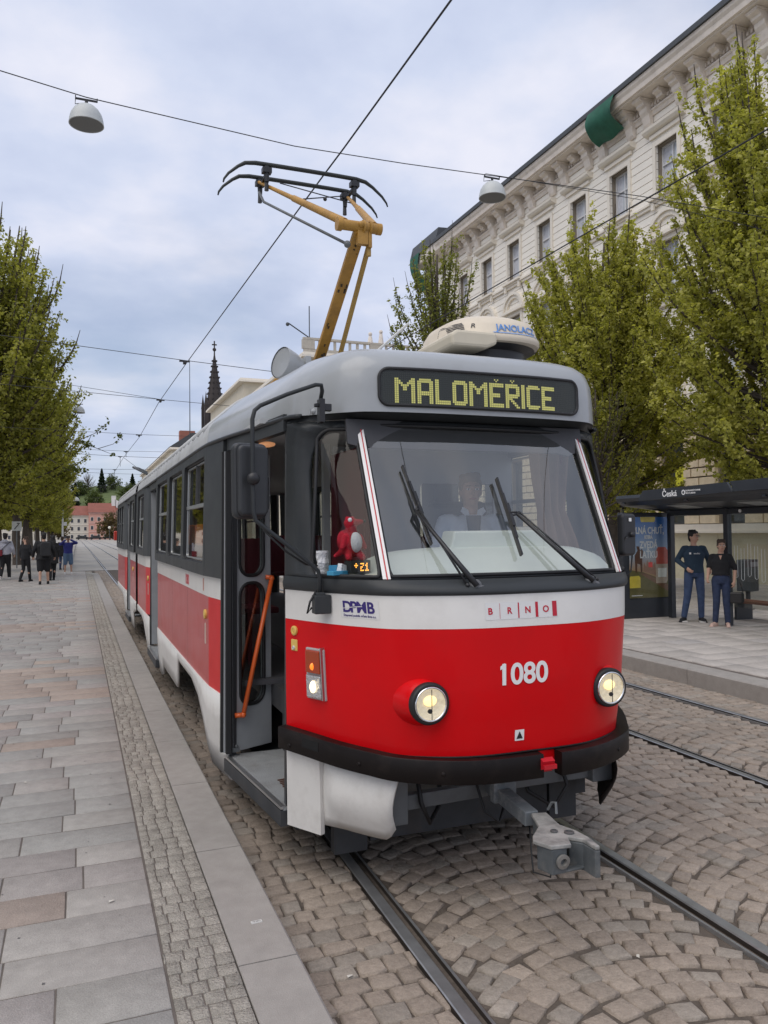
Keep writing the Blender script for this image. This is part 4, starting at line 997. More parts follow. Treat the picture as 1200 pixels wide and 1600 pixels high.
tp(off_, 'unlit_dots', mat('led_off', (.035,.04,.033), .5), parent=brd)
b = MB(); b.grid(lambda x, j: brow(x, j)-Vector((0, .008, 0)), xs_, list(range(7))); tp(b, 'board_glass', glass('glass_board', (.88,.9,.88), .8, .05, -.01), parent=brd, smooth=True)
# dusty corner of the glass on the left
# --- wipers ------------------------------------------------------
def wplane(x, z, off=.03): 
    t = x/.36 if abs(x) < .36 else math.copysign(1+(abs(x)-.36)/.355, x); return skin(t, z, off)
for base, elbow, top, bot, pivot2 in (((-.30, 1.69), (-.50, 2.08), (-.512, 2.33), (-.452, 1.90), (-.345, 1.695)), ((.40, 1.69), (.075, 2.06), (.022, 2.265), (.045, 1.835), (.435, 1.70))):
    P0, P1 = wplane(*base, .05), wplane(*elbow, .055); Q0, Q1 = wplane(*pivot2, .05), wplane(elbow[0]+.018, elbow[1]+.01, .055)
    T, Bt = wplane(*top, .028), wplane(*bot, .028); mid = (T+Bt)/2
    b = MB(); b.tube([P0, P0*.7+P1*.3, P1], [.018, .014, .009], n=7); w = tp(b, 'wiper', M_blk, smooth=True)
    b = MB(); b.tube([Q0, Q1], .006, n=6); b.ball(Q0, .012, 8, 6); b.tube([P1, mid+Vector((0, -.02, 0))], .007, n=6); b.tube([P1, Q1], .007, n=6); b.tube([Q1, mid+Vector((0,-.02,.02))], .006, n=6); tp(b, 'link_rod', M_blk, parent=w, smooth=True)
    b = MB(); b.bar(T, Bt, .010, .026, up=(0, 1, 0)); d = (T-Bt).normalized(); nn = Vector((0, -1, .4)).normalized()
    b.bar(mid+d*.14+nn*.012, mid-d*.14+nn*.012, .014, .012); b.bar(mid+d*.07+nn*.022, mid-d*.07+nn*.022, .02, .012)
    tp(b, 'blade', M_blk, parent=w)
    b = MB(); b.lathe([(.034, -.02), (.034, .012), (.022, .026), (.0005, .028)], 16, Matrix.Translation(wplane(base[0], 1.688, .02)) @ Matrix.Rotation(math.radians(75), 4, 'X')); b.ball(wplane(base[0]+.02, 1.672, .014), .028, 12, 6, sc=(1.5, .5, .8)); tp(b, 'wiper_pivot', mat('pivot_grey', (.12,.12,.125), .4), parent=w, smooth=True)
for xx in (-.235, .235):
    b = MB(); b.box(skin(xx/.36, 1.672, .020), (.038, .012, .022)); o = tp(b, 'washer_nozzle', M_blk, bevel=.003); b = MB(); b.ball(skin(xx/.36, 1.672, .028), .006, 8, 5); tp(b, 'nozzle_jet', M_chrome, parent=o)

# --- mirrors -----------------------------------------------------
def shift(p): return Vector((p[0]-XC, p[1], p[2]))
arm = [(1.232,4.12,2.665),(1.233,4.07,2.735),(1.222,4.05,2.762),(1.19,4.05,2.762),(1.03,4.04,2.70),(.885,4.03,2.632),(.855,4.03,2.605),(.843,4.03,2.56),(.842,4.03,2.3),(.846,4.03,2.08),(.856,4.03,2.035),(.90,4.03,2.0),(1.03,4.03,1.90),(1.16,4.04,1.795),(1.195,4.05,1.765),(1.206,4.05,1.73),(1.208,4.06,1.62)]
b = MB(); b.tube([shift(p) for p in arm], .0115, n=9); mr = tp(b, 'mirror_arm', M_dark, smooth=True)
b = MB(); b.tube([shift(p) for p in ((.90,4.04,1.985),(1.02,4.045,1.87),(1.13,4.06,1.80),(1.2,4.07,1.79))], .006, n=6); b.tube([shift(p) for p in ((1.19,4.06,1.66),(1.15,4.05,1.60),(1.135,4.05,1.54),(1.16,4.05,1.57))], .006, n=6); tp(b, 'mirror_cable', M_rub, parent=mr, smooth=True)
b = MB(); b.box(shift((1.235,4.10,2.63)), (.03,.06,.13)); b.box(shift((1.262,4.10,2.65)), (.06,.03,.04)); b.box(shift((1.212,4.10,2.66)), (.03,.02,.02)); tp(b, 'arm_bracket', M_blk, parent=mr, bevel=.004)
b = MB(); b.box(shift((1.215,4.055,1.585)), (.09,.07,.10)); b.box(shift((1.205,4.05,1.64)), (.05,.05,.02)); tp(b, 'arm_socket', M_dark, parent=mr, bevel=.006)
b = MB(); b.ball(shift((.843,4.012,2.25)), .034, 16, 10, sc=(1,.8,1)); tp(b, 'mirror_clamp', M_blk, parent=mr, smooth=True)
b = MB(); P = rrect(-.097, .097, -.20, .20, .035, 6); P = [(x*(1-.0 if z > -.12 else 1-(.12+z)*-.6), z) for x, z in P]
c = shift((.851, 4.10, 2.243)); b.prism(P, c, (.97, .22, 0), (0, 0, 1), (.22, -.97, 0), -.06); b.prism([(x*.9, z*.93) for x, z in P], c, (.97, .22, 0), (0, 0, 1), (.22, -.97, 0), .035)
tp(b, 'mirror_housing', mat('mirror_shell', (.030,.032,.035), .5), parent=mr, bevel=.02, seg=3)
b = MB(); P = rrect(-.075, .075, -.175, .175, .03, 5); b.prism(P, c+Vector((-.22,.97,0))*.0615, (.97,.22,0), (0,0,1), (-.22,.97,0), .002); tp(b, 'mirror_glass', M_chrome, parent=mr)
b = MB(); b.tube([shift((.928, 4.10, 2.26)), shift((.945, 4.09, 2.26)), shift((.94, 4.10, 2.10)), shift((.92, 4.11, 2.06))], .005, n=5); tp(b, 'mirror_cord', M_rub, parent=mr, smooth=True)
# right mirror
c2 = Vector((1.080, 4.16, 1.935)); b = MB(); P = rrect(-.070, .070, -.135, .135, .03, 6)
b.prism([(x*(1+.12*z), z) for x, z in P], c2, (.96, .28, 0), (0, 0, 1), (.28, -.96, 0), .05); o = tp(b, 'mirror_housing', M_blk, bevel=.016, seg=3)
b = MB(); b.tube([c2+Vector((-.01, -.055, -.01)), c2+Vector((-.03, -.07, -.02)), c2+Vector((-.045, .03, -.20)), Vector((1.01, 4.2, 1.66))], .006, n=6); b.lathe([(.018, 0), (.018, .012), (.0005, .014)], 14, Matrix.Translation(c2+Vector((.03, -.05, .0))) @ Matrix.Rotation(math.radians(90), 4, 'X')); tp(b, 'mirror_stay', M_blk, parent=o, smooth=True)
b = MB(); b.box(c2+Vector((.01, -.058, .095)), (.018, .004, .022)); tp(b, 'mirror_label', M_let, parent=o)
b = MB(); b.tube([(1.05, 4.2, 1.66), (1.09, 4.15, 1.665), (1.12, 4.14, 1.70), (1.14, 4.15, 1.80)], .005, n=6); tp(b, 'mirror_wire', M_rub, smooth=True)

# --- roof gear ---------------------------------------------------
M_yp = mat('pantograph_yellow', (.42,.225,.04), .5, var=.18, vscale=8, dirt=.6, dscale=9, dirtcol=(.13,.075,.03))
M_pan = mat('pan_dark', (.022,.026,.024), .5, var=.2)
pg = MB(); pg.bx(-.42, .42, 6.95, 8.25, 3.27, 3.31); pg.bx(-.30, -.18, 6.9, 8.2, 3.31, 3.42); pg.bx(.18, .30, 6.9, 8.2, 3.31, 3.42)
for sx in (-.3, .3):
    for sy in (7.05, 8.1): pg.lathe([(.05, 3.22), (.03, 3.24), (.05, 3.26), (.03, 3.28), (.05, 3.30)], 12, Matrix.Translation((sx, sy, 0)))
pg = tp(pg, 'pantograph', M_steel, bevel=.004)
K = Vector((.0, 6.118, 4.48)); BASE = Vector((-.02, 7.45, 3.50))
b = MB(); d = (K-BASE); 
b.bar(BASE, K, .100, .055, up=(0,1,0)); tp(b, 'lower_arm', M_yp, parent=pg, bevel=.01)
b = MB()
rngp = random.Random(3)
for i in range(16):
    f_ = rngp.uniform(.05, .92); P = BASE+d*f_+Vector((rngp.uniform(-.035,.035), -.031, .0)); b.box(P, (rngp.uniform(.006, .02), .004, rngp.uniform(.02, .11)), rot=Matrix.Rotation(rngp.uniform(-.1, .5), 3, 'Y'))
tp(b, 'grime_spots', mat('grime', (.05,.035,.02), .9), parent=pg)
b = MB(); b.bar(BASE+Vector((.13, -.28, -.02)), K+Vector((.085, .02, -.12)), .034, .034); b.tube([K+Vector((.085, .02, -.12)), K+Vector((.085, .02, -.2))], .022); tp(b, 'thrust_rod', mat('rod_ochre', (.40,.25,.06), .5, dirt=.5), parent=pg)
b = MB(); b.tube([K+Vector((-.16, -.0, .03)), K+Vector((.15, 0, .03))], .044, n=18); b.tube([K+Vector((.15, 0, .03)), K+Vector((.19, 0, .03))], [.048, .048], n=18); b.tube([K+Vector((-.20, 0, .03)), K+Vector((-.16, 0, .03))], .056, n=18)
for dx in (.03, .09): b.lathe([(.050, -.012), (.06, -.008), (.06, .008), (.050, .012)], 18, Matrix.Translation(K+Vector((dx, 0, .03))) @ Matrix.Rotation(math.radians(90), 4, 'Y'))
b.bar(K+Vector((.02, 0, -.12)), K+Vector((.02, 0, .0)), .09, .05); b.bar(K+Vector((.085, 0, -.14)), K+Vector((.085, 0, .02)), .03, .05); b.ball(K+Vector((0, -.045, .035)), .028, 10, 6)
tp(b, 'knee_tube', M_yp, parent=pg, smooth=True, auto=45)
PA, PB = 7.44, 7.74   # the two collector strips
L1 = Vector((1.69-XC, PB-.05, 5.47)); R1 = Vector((2.62-XC, PB-.05, 5.46))
for P, Kp in ((L1, K+Vector((-.13, 0, .05))), (R1, K+Vector((.13, 0, .05)))):
    b = MB(); q_ = Kp*.45+P*.55; b.tube([Kp, q_], [.036, .030], n=12); b.tube([q_, P], [.023, .016], n=12); tp(b, 'upper_arm', M_yp, parent=pg, smooth=True, auto=45)
b = MB(); b.tube([L1+Vector((.0, 0, -.10)), L1*.9+K*.1+Vector((-.04, 0, -.16)), K+Vector((-.11, 0, -.13))], .013, n=8); b.ball(K+Vector((-.11, 0, -.13)), .03, 8, 6); tp(b, 'guide_rod', M_steel, parent=pg, smooth=True)
b = MB(); m0 = L1*.72+K*.28+Vector((.0, 0, .0)); m1 = R1*.75+K*.25+Vector((.08, 0, 0)); b.tube([L1+Vector((.2, -.05, .0)), m1], .006, n=5); b.tube([R1+Vector((-.05, 0, 0)), K*.45+L1*.55+Vector((.03, 0, .03))], .006, n=5); c3 = (R1+K*.45+L1*.55)*.5-K*0; b.ball((R1+(K*.45+L1*.55))/2, .02, 8, 5); tp(b, 'brace_wire', M_blk, parent=pg, smooth=True)
for yy, nm in ((PA, 0), (PB, 1)):
    zc_ = 5.54
    pts = []
    for x, dz in ((-.84, -.235), (-.832, -.20), (-.79, -.14), (-.70, -.06), (-.63, -.015), (-.53, 0), (-.3, .003), (0, .004), (.3, .003), (.50, 0), (.60, -.015), (.68, -.06), (.78, -.14), (.828, -.20), (.84, -.235)):
        pts.append(Vector((x-.06, yy, zc_+dz-.002*nm)))
    b = MB()
    for P, Q in zip(pts[:-1], pts[1:]): pass
    rr = [.007, .010, .013, .016, .020, .022, .022, .022, .022, .022, .020, .016, .013, .010, .007]
    b.tube(pts, rr, n=8); cs = tp(b, 'collector_strip', M_pan, parent=pg, smooth=True)
    for x in (-.50, .40):
        b = MB(); b.tube([(x+.02, yy, zc_-.02), (x+.02, yy, zc_-.17)], [.03, .022], n=8); b.box((x+.02, yy, zc_-.06), (.09, .07, .05)); b.tube([(x+.02, yy+.01, zc_-.14), (x+.02, yy+.01, zc_-.25)], [.018, .022], n=7)
        tp(b, 'spring_box', M_blk, parent=pg)
b = MB()
for x in (-.48, .42): b.bar((x, PA, 5.45), (x, PB, 5.44), .030, .030)
b.bar((-.48, PB, 5.44), (L1.x, L1.y, L1.z), .03, .03); tp(b, 'pan_cradle', M_blk, parent=pg)
# grey horn-shaped lamp on a bracket, left of the pantograph foot
c4 = Vector((-.30, 7.0, 3.47)); b = MB(); Mx = Matrix.Translation(c4) @ Matrix.Rotation(math.radians(-78), 4, 'Y') @ Matrix.Rotation(.35, 4, 'X')
b.lathe([(.145, .20), (.15, .19), (.13, .08), (.09, -.02), (.085, -.10), (.0005, -.11)], 24, Mx); b.lathe([(.14, .19), (.0005, .185)], 24, Mx); hn = tp(b, 'roof_horn', M_roof, smooth=True, auto=50)
b = MB(); b.bx(-.33, -.29, 6.93, 7.07, 3.22, 3.5); b.bx(-.25, -.20, 6.9, 7.1, 3.22, 3.58); b.bx(-.36, -.18, 6.92, 7.08, 3.2, 3.27); tp(b, 'horn_bracket', M_roof, parent=hn, bevel=.004)
b = MB(); b.bx(-.46, -.38, 7.35, 7.9, 3.24, 3.40); b.tube([(-.42, 7.3, 3.42), (-.42, 7.95, 3.38)], .03); tp(b, 'resistor_box', M_yp, bevel=.01)
b = MB(); b.tube([(-.10, 7.0, 3.33), (-.05, 6.95, 3.45), (.0, 6.98, 3.48), (.06, 6.95, 3.40), (.1, 7.0, 3.3)], .012); b.box((.0, 7.0, 3.34), (.3, .1, .1)); tp(b, 'arm_pivot', M_blk, smooth=False)
# air-conditioning unit
AX, AY = .52, 5.12
b = MB(); b.lathe([(.34, 3.05), (.34, 3.23), (.42, 3.275), (.0005, 3.275)], 36, Matrix.Translation((AX+.05, AY, 0))); acu = tp(b, 'roof_air_unit', M_blk, smooth=True, auto=40)
M_cream = mat('fibreglass_cream', (.66,.58,.46), .5, var=.05, dirt=.3, dscale=5, dirtcol=(.42,.38,.30))
b = MB()
Pq = []
for k, (sc_, z) in enumerate([(.98, 3.265), (1.0, 3.28), (1.0, 3.305), (.965, 3.325), (.93, 3.38), (.85, 3.43), (.68, 3.465), (.38, 3.482), (.01, 3.486)]):
    for j in range(40):
        a = 2*math.pi*j/40; e = 2.6; cx = math.copysign(abs(math.cos(a))**(2/e), math.cos(a)); sy = math.copysign(abs(math.sin(a))**(2/e), math.sin(a))
        Pq.append((AX+.04+cx*.39*sc_, AY+sy*.46*sc_, z))
b.add(Pq, [(k*40+j, k*40+(j+1) % 40, (k+1)*40+(j+1) % 40, (k+1)*40+j) for k in range(8) for j in range(40)]+[tuple(range(40))[::-1]]); tp(b, 'air_unit_cover', M_cream, parent=acu, smooth=True, auto=50)
b = MB(); b.prism([(-.40, 3.20), (-.14, 3.20), (-.06, 3.23), (-.06, 3.31), (-.36, 3.31), (-.41, 3.28)], (AX, AY-.47, 0), (1,0,0), (0,0,1), (0,1,0), .60); tp(b, 'air_unit_ledge', mat('fibreglass_beige', (.60,.54,.42), .5, var=.05), parent=acu, bevel=.02)
def acw0(x, y, z):
    zz = 3.335+y; sc_ = float(np.interp(zz, [3.28, 3.305, 3.325, 3.38, 3.43, 3.465, 3.482], [1.0, 1.0, .965, .93, .85, .68, .38])); e = 2.6
    cx = (x)/(.39*sc_); cx = max(-.995, min(.995, cx)); sy = -(1-abs(cx)**e)**(1/e)
    return Vector((AX+.04+cx*.39*sc_, AY+sy*.46*sc_-.004-z, zz))
acw = lambda x, y, z: acw0(x, y, z)
b = MB()
for i in range(6): b.add([acw0(x, .012*i+.0, .004) for x in (-.375+.004*i, -.345, -.315, -.285)]+[acw0(x, .012*i+.006, .004) for x in (-.285, -.315, -.345, -.375+.004*i)], [(0,1,6,7),(1,2,5,6),(2,3,4,5)])
tp(b, 'air_slots', M_blk, parent=acu)
M_blue = mat('lettering_blue', (.12,.28,.62), .5)
text('lettering', 'JANOLACZ', .066, M_blue, acu, (0,0,0), (1,0,0), (0,0,1), warp=lambda x, y, z: acw0(x+.075, y, z), bold=.0012)
text('lettering', 'R', .045, M_blk, acu, (0,0,0), (1,0,0), (0,0,1), warp=lambda x, y, z: acw0(x-.24, y+.02, z), shear=.3)
b = MB(); q = [-.12+.03*i for i in range(14)]; b.add([acw0(x, -.020, .002) for x in q]+[acw0(x, -.014, .002) for x in q], [(i, i+1, 15+i, 14+i) for i in range(13)]); tp(b, 'logo_underline', M_blue, parent=acu)
b = MB(); b.bx(.62, .72, 4.75, 4.85, 3.05, 3.12); b.bx(.8, .86, 4.8, 4.9, 3.0, 3.06); tp(b, 'roof_fitting', M_blk, bevel=.01)
b = MB(); b.tube([(-.22, 5.4, 3.22), (.02, 5.15, 3.46)], .010); tp(b, 'roof_whip', mat('whip_white', (.7,.7,.68), .4))
b = MB(); b.bar((-.95, 4.30, 2.655), (-1.06, 4.62, 2.665), .02, .03); b.ball((-.945, 4.28, 2.655), .017, 8, 6); tp(b, 'drip_rail', M_roof)
# small mirror-like hoop far back on the roof edge
b = MB(); b.tube([(-1.12, 13.5, 2.95), (-1.3, 13.4, 3.03), (-1.34, 13.5, 3.06), (-1.25, 13.7, 3.06), (-1.1, 13.8, 3.0)], .02, n=6); tp(b, 'roof_hoop', M_steel, smooth=True)
# put the origin under the middle of the tram
def shift_tree(root, v):
    done = set()
    def rec(o):
        for c in children(o):
            if c.type == 'MESH' and c.data.name not in done: done.add(c.data.name); c.data.transform(Matrix.Translation(v))
            rec(c)
    rec(root)
shift_tree(TRAM, Vector((0, -12.6, 0))); TRAM.location = (XC, 12.6, 0)
# ================================================================ BUILDINGS
M_wallu = mat('render_cream', (.86,.81,.72), .85, var=.05, vscale=1.2, dirt=.25, dscale=.9, dirtcol=(.60,.53,.44), bump=.15, bscale=40)
M_trim = mat('stone_trim', (.78,.72,.62), .8, var=.07, vscale=2, dirt=.35, dscale=2, dirtcol=(.42,.38,.33))
M_corn = mat('cornice_stone', (.72,.65,.57), .85, var=.1, vscale=3, dirt=.4, dscale=2.5, dirtcol=(.32,.28,.25))
M_rust = mat('rusticated_stone', (.72,.60,.42), .88, var=.14, vscale=5, bump=.6, bscale=30, dirt=.3, dscale=2, dirtcol=(.42,.34,.25))
M_joint2 = mat('stone_joint', (.26,.22,.17), .9)
M_roofd = mat('roof_dark', (.06,.065,.07), .6, var=.15)
M_pane = mat('window_pane_sky', (.55,.59,.63), .08, spec=1., var=.25, vscale=.9)  # pale tint stands for sky mirrored in the glass
M_frame = mat('window_frame_white', (.66,.66,.66), .5)
M_shop = mat('shop_pane', (.045,.05,.045), .08, spec=.7, var=.3, vscale=.8)
X0 = 20.0
fac = thing('corner_palace', 'long cream classical building with bracketed cornice and rusticated ground floor behind the shelter', 'building', (X0, 26, 0))
def fp(mb, name, m, parent=None, **k):
    k2 = dict(k); o = mb.build(name, m, parent or fac, **k2); o.data.transform(Matrix.Translation((-X0, -26, 0))); return o
Y0, Y1 = 8.6, 40.4
bays = [38.7-2.69*i for i in range(12)]; bays = [y for y in bays if y > Y0+.6]
rows_ = [(14.27, 16.10, .52), (10.55, 12.45, .52), (6.7, 8.9, .52), (2.12, 5.3, .55)]
# backing wall with openings: piers and spandrels butted end to end
b = MB()
edges = [Y0]+[v for y in sorted(bays) for v in (y-.56, y+.56)]+[Y1]
for i in range(0, len(edges), 2): b.bx(X0+.04, X0+.5, edges[i], edges[i+1], .2, 18.0)
for y in bays:
    zs = [.2]+[v for r in rows_[::-1] for v in (r[0], r[1])]+[18.0]
    for i in range(0, len(zs), 2): b.bx(X0+.04, X0+.5, y-.56, y+.56, zs[i], zs[i+1])
fp(b, 'wall', M_joint2)
def courses(z0, z1, h, gap, X, openings, m, name, blockw=None, depth=.1, seed=1):
    b = MB(); rg = random.Random(seed); z = z0; k = 0
    while z < z1-.05:
        zt = min(z+h, z1); segs = [(Y0, Y1)]
        for (ya, yb, za, zb) in openings:
            if za < zt-.02 and zb > z+.02:
                segs = [q for a, c in segs for q in ((a, min(c, ya)), (max(a, yb), c)) if q[1]-q[0] > .04]
        for a, c in segs:
            if blockw:
                n = max(1, round((c-a)/blockw)); off = (.5 if k % 2 else 0)
                cuts = [a]+[a+(c-a)*(j+off)/n for j in range(0 if off else 1, n)]+[c]
                for p, q in zip(cuts[:-1], cuts[1:]):
                    if q-p > .05: b.bx(X-rg.uniform(0, .012), X+depth, p+gap/2, q-gap/2, z+gap/2, zt-gap/2)
            else: b.bx(X, X+depth, a, c, z+gap/2, zt-gap/2)
        z = zt; k += 1
    return fp(b, name, m)
op = []
for y in bays:
    op += [(y-.56, y+.56, 14.27, 16.10), (y-.56, y+.56, 10.55, 12.45), (y-.56, y+.56, 6.7, 8.9), (y-.6, y+.6, 2.1, 5.35)]
courses(14.05, 17.3, .30, .028, X0-.04, op, M_wallu, 'upper_render')
courses(10.35, 13.85, .30, .028, X0-.04, op, M_wallu, 'middle_render')
courses(6.35, 10.05, .33, .03, X0-.04, op, M_wallu, 'lower_render')
courses(2.10, 6.0, .325, .05, X0-.12, op, M_rust, 'rustication', blockw=.62, depth=.18)
b = MB(); b.bx(X0-.16, X0+.04, Y0, Y1, .2, .55)
for y0_, y1_ in zip(edges[0::2], edges[1::2]):
    b.bx(X0-.10, X0+.04, y0_, y1_, .55, 1.80)
for y in bays: b.bx(X0-.08, X0+.04, y-.56, y+.56, .55, 1.80)
fp(b, 'plinth', mat('plinth_yellow', (.60,.54,.38), .85, var=.08, dirt=.35, dscale=1.5, dirtcol=(.4,.34,.25)))
b = MB(); b.bx(X0-.24, X0+.04, Y0, Y1, 1.80, 1.88); b.bx(X0-.19, X0+.04, Y0, Y1, 1.88, 2.10); fp(b, 'plinth_ledge', M_trim)
b = MB(); b.bx(X0-.22, X0+.04, Y0, Y1, 6.0, 6.35); b.bx(X0-.32, X0-.22, Y0, Y1, 6.22, 6.30); b.bx(X0-.2, X0+.04, Y0, Y1, 10.05, 10.25); b.bx(X0-.30, X0+.04, Y0, Y1, 10.25, 10.35); b.bx(X0-.14, X0+.04, Y0, Y1, 13.85, 13.97); b.bx(X0-.2, X0+.04, Y0, Y1, 13.97, 14.05); fp(b, 'string_course', M_trim)
# cornice
b = MB(); prof = [(.04, 17.3), (-.10, 17.3), (-.14, 17.42), (-.20, 17.46), (-.20, 17.52), (-.06, 17.54), (-.06, 17.92), (-.80, 17.92), (-.82, 17.97), (-.92, 17.97), (-.94, 18.14), (-1.02, 18.24), (-1.04, 18.36), (-1.04, 18.36), (.04, 18.44)]
b.prism([(-x, z) for x, z in prof], (X0, Y0, 0), (-1, 0, 0), (0, 0, 1), (0, 1, 0), Y1-Y0); fp(b, 'cornice', M_corn)
b = MB(); b.bx(X0-1.12, X0-.9, Y0, Y1, 18.37, 18.56); b.prism([(0, 18.45), (-5, 20.6), (-5, 18.45)], (X0-.9, Y0, 0), (-1, 0, 0), (0, 0, 1), (0, 1, 0), Y1-Y0); fp(b, 'roof', M_roofd)
def console(y, big):
    b = MB(); w = .20 if big else .16
    if big: P = [(.06, 17.91), (.66, 17.91), (.68, 17.80), (.52, 17.74), (.50, 17.66), (.38, 17.60), (.36, 17.46), (.26, 17.34), (.20, 17.05), (.13, 16.95), (.06, 16.95)]
    else: P = [(.06, 17.91), (.50, 17.91), (.52, 17.78), (.36, 17.72), (.34, 17.64), (.06, 17.62)]
    b.prism([(a, z) for a, z in P], (X0, y-w, 0), (-1, 0, 0), (0, 0, 1), (0, 1, 0), 2*w)
    if big: b.prism([(a+.03, z) for a, z in [(.06, 17.91), (.66, 17.91), (.66, 17.84), (.06, 17.84)]], (X0, y-w-.03, 0), (-1, 0, 0), (0, 0, 1), (0, 1, 0), 2*w+.06)
    return fp(b, 'console', M_corn)
for y in bays:
    console(y, False); console(y-.86, True); console(y+.86, True)
b = MB(); y = Y1-.2; nd = 0
while y > Y0+.1:
    if 13 < y < 29.5 and nd < 100: d_ = MB(); d_.bx(X0-.16, X0-.06, y-.09, y, 17.60, 17.72); fp(d_, 'dentil', M_corn); nd += 1
    else: b.bx(X0-.16, X0-.06, y-.09, y, 17.60, 17.72)
    y -= .165
o = fp(b, 'dentils', M_corn); o['kind'] = 'stuff'
# window dressings
for y in bays:
    for r, (z0, z1, hw) in enumerate(rows_):
        shop = r == 3
        f = MB(); xx = X0+.22; t = .06
        hw2 = .56
        f.bx(xx, xx+.06, y-hw2, y-hw2+t, z0, z1); f.bx(xx, xx+.06, y+hw2-t, y+hw2, z0, z1); f.bx(xx, xx+.06, y-hw2+t, y+hw2-t, z0, z0+t); f.bx(xx, xx+.06, y-hw2+t, y+hw2-t, z1-t, z1)
        if not shop:
            f.bx(xx, xx+.06, y-.03, y+.03, z0+t, z1-t); zc = z0+(z1-z0)*.62; f.bx(xx-.01, xx+.05, y-hw2+t, y-.03, zc-.03, zc+.03); f.bx(xx-.01, xx+.05, y+.03, y+hw2-t, zc-.03, zc+.03)
        w = fp(f, 'window', M_frame if not shop else M_roofd)
        p = MB(); p.bx(xx+.062, xx+.07, y-hw2, y+hw2, z0, z1); fp(p, 'pane', M_pane if not shop else M_shop, parent=w)
        if not shop:
            c = MB(); 
            for s_ in (-1, 1): c.grid(lambda a, z: Vector((xx+.0615, y+s_*(hw2-.06-.0*z-a*.30), z)), [0, 1], [z0+.08, z1-.08])
            fp(c, 'net_curtain', mat('curtain_pale', (.55,.56,.60), .9, var=.15, vscale=8), parent=w)
    for z0, z1 in ((14.27, 16.10), (10.55, 12.45), (6.7, 8.9)):
        a = MB()          # architraves
        a.bx(X0-.10, X0-.0405, y-.72, y-.56, z0, z1); a.bx(X0-.10, X0-.0405, y+.56, y+.72, z0, z1); a.bx(X0-.10, X0-.0405, y-.72, y+.72, z1, z1+.16)
        fp(a, 'window_surround', M_trim)
    h = MB()
    h.bx(X0-.14, X0-.04, y-.82, y+.82, 16.42, 16.56); h.prism([(.04, 16.56), (.26, 16.62), (.34, 16.70), (.36, 16.80), (.04, 16.82)], (X0, y-1.0, 0), (-1, 0, 0), (0, 0, 1), (0, 1, 0), 2.0); fp(h, 'window_hood', M_trim); h = MB()
    h.bx(X0-.30, X0-.14, y-.78, y+.78, 14.05, 14.15); h.bx(X0-.22, X0-.14, y-.70, y-.56, 13.72, 14.06); h.bx(X0-.22, X0-.14, y+.56, y+.70, 13.72, 14.06); fp(h, 'window_sill', M_trim)
    ar = MB()
    for r0, r1, dx in ((.80, .96, .22), (.62, .80, .14)):
        P = [(r1*math.cos(math.radians(t)), r1*.88*math.sin(math.radians(t))) for t in range(0, 181, 10)]+[(r0*math.cos(math.radians(t)), r0*.88*math.sin(math.radians(t))) for t in range(180, -1, -10)]
        n = 19; base = len(ar.v)
        vs = [(X0-dx, y+p, 12.75+q) for p, q in P]+[(X0-.04, y+p, 12.75+q) for p, q in P]
        fs = []
        for i in range(n-1):
            j = 2*n-1-i
            fs += [(i, i+1, j-1, j), (2*n+i, 2*n+i+1, i+1, i), (j, j-1, 2*n+j-1, 2*n+j)]
        ar.add(vs, fs)
    ar.bx(X0-.26, X0-.04, y-.98, y+.98, 12.62, 12.74); ar.bx(X0-.16, X0-.04, y-.66, y+.66, 12.745, 12.82)
    fp(ar, 'arched_pediment', M_trim)
# posters stuck inside two shop windows
M_py = mat('poster_yellow', (.70,.68,.05), .6, var=.1); M_pg = mat('poster_green', (.25,.42,.06), .6, var=.2)
for y, z0, z1, m, d in ((22.56, 3.5, 4.35, M_py, -.2), (25.25, 2.2, 2.7, M_py, 0), (25.25, 4.6, 4.75, M_pg, 0), (19.87, 3.6, 4.7, M_py, -.1), (27.94, 5.0, 5.25, M_py, 0)):
    p = MB(); p.bx(X0+.27, X0+.278, y-.50+d*.2, y+.42+d, z0, z1); fp(p, 'window_poster', m)
# green debris netting fixed over the cornice
def net(pts, nm, label):
    A, B, C, D = [Vector(p) for p in pts]; b = MB()
    def f(u, v):
        P = (A*(1-u)+B*u)*(1-v)+(D*(1-u)+C*u)*v
        return P+Vector((-.38*math.sin(v*3.1)*(1+.12*math.sin(u*7)), .03*math.sin(v*9+u*3), .05*math.sin(u*9)*(v)-.10*math.sin(v*3.1)))
    b.grid(f, [i/12 for i in range(13)], [i/10 for i in range(11)]); o = b.build('netting', mat('netting_green', (.02,.11,.07), .8, var=.25, vscale=3), smooth=True); o.data.transform(Matrix.Translation(-A)); o.location = A
    tag(o, label, 'netting', 'green nets on the cornice'); return o
net([(18.87, 25.75, 18.40), (18.87, 24.10, 18.40), (19.62, 24.45, 17.35), (19.62, 26.0, 17.35)], 'netting', 'dark green debris net hung over the cornice above the tree tops')
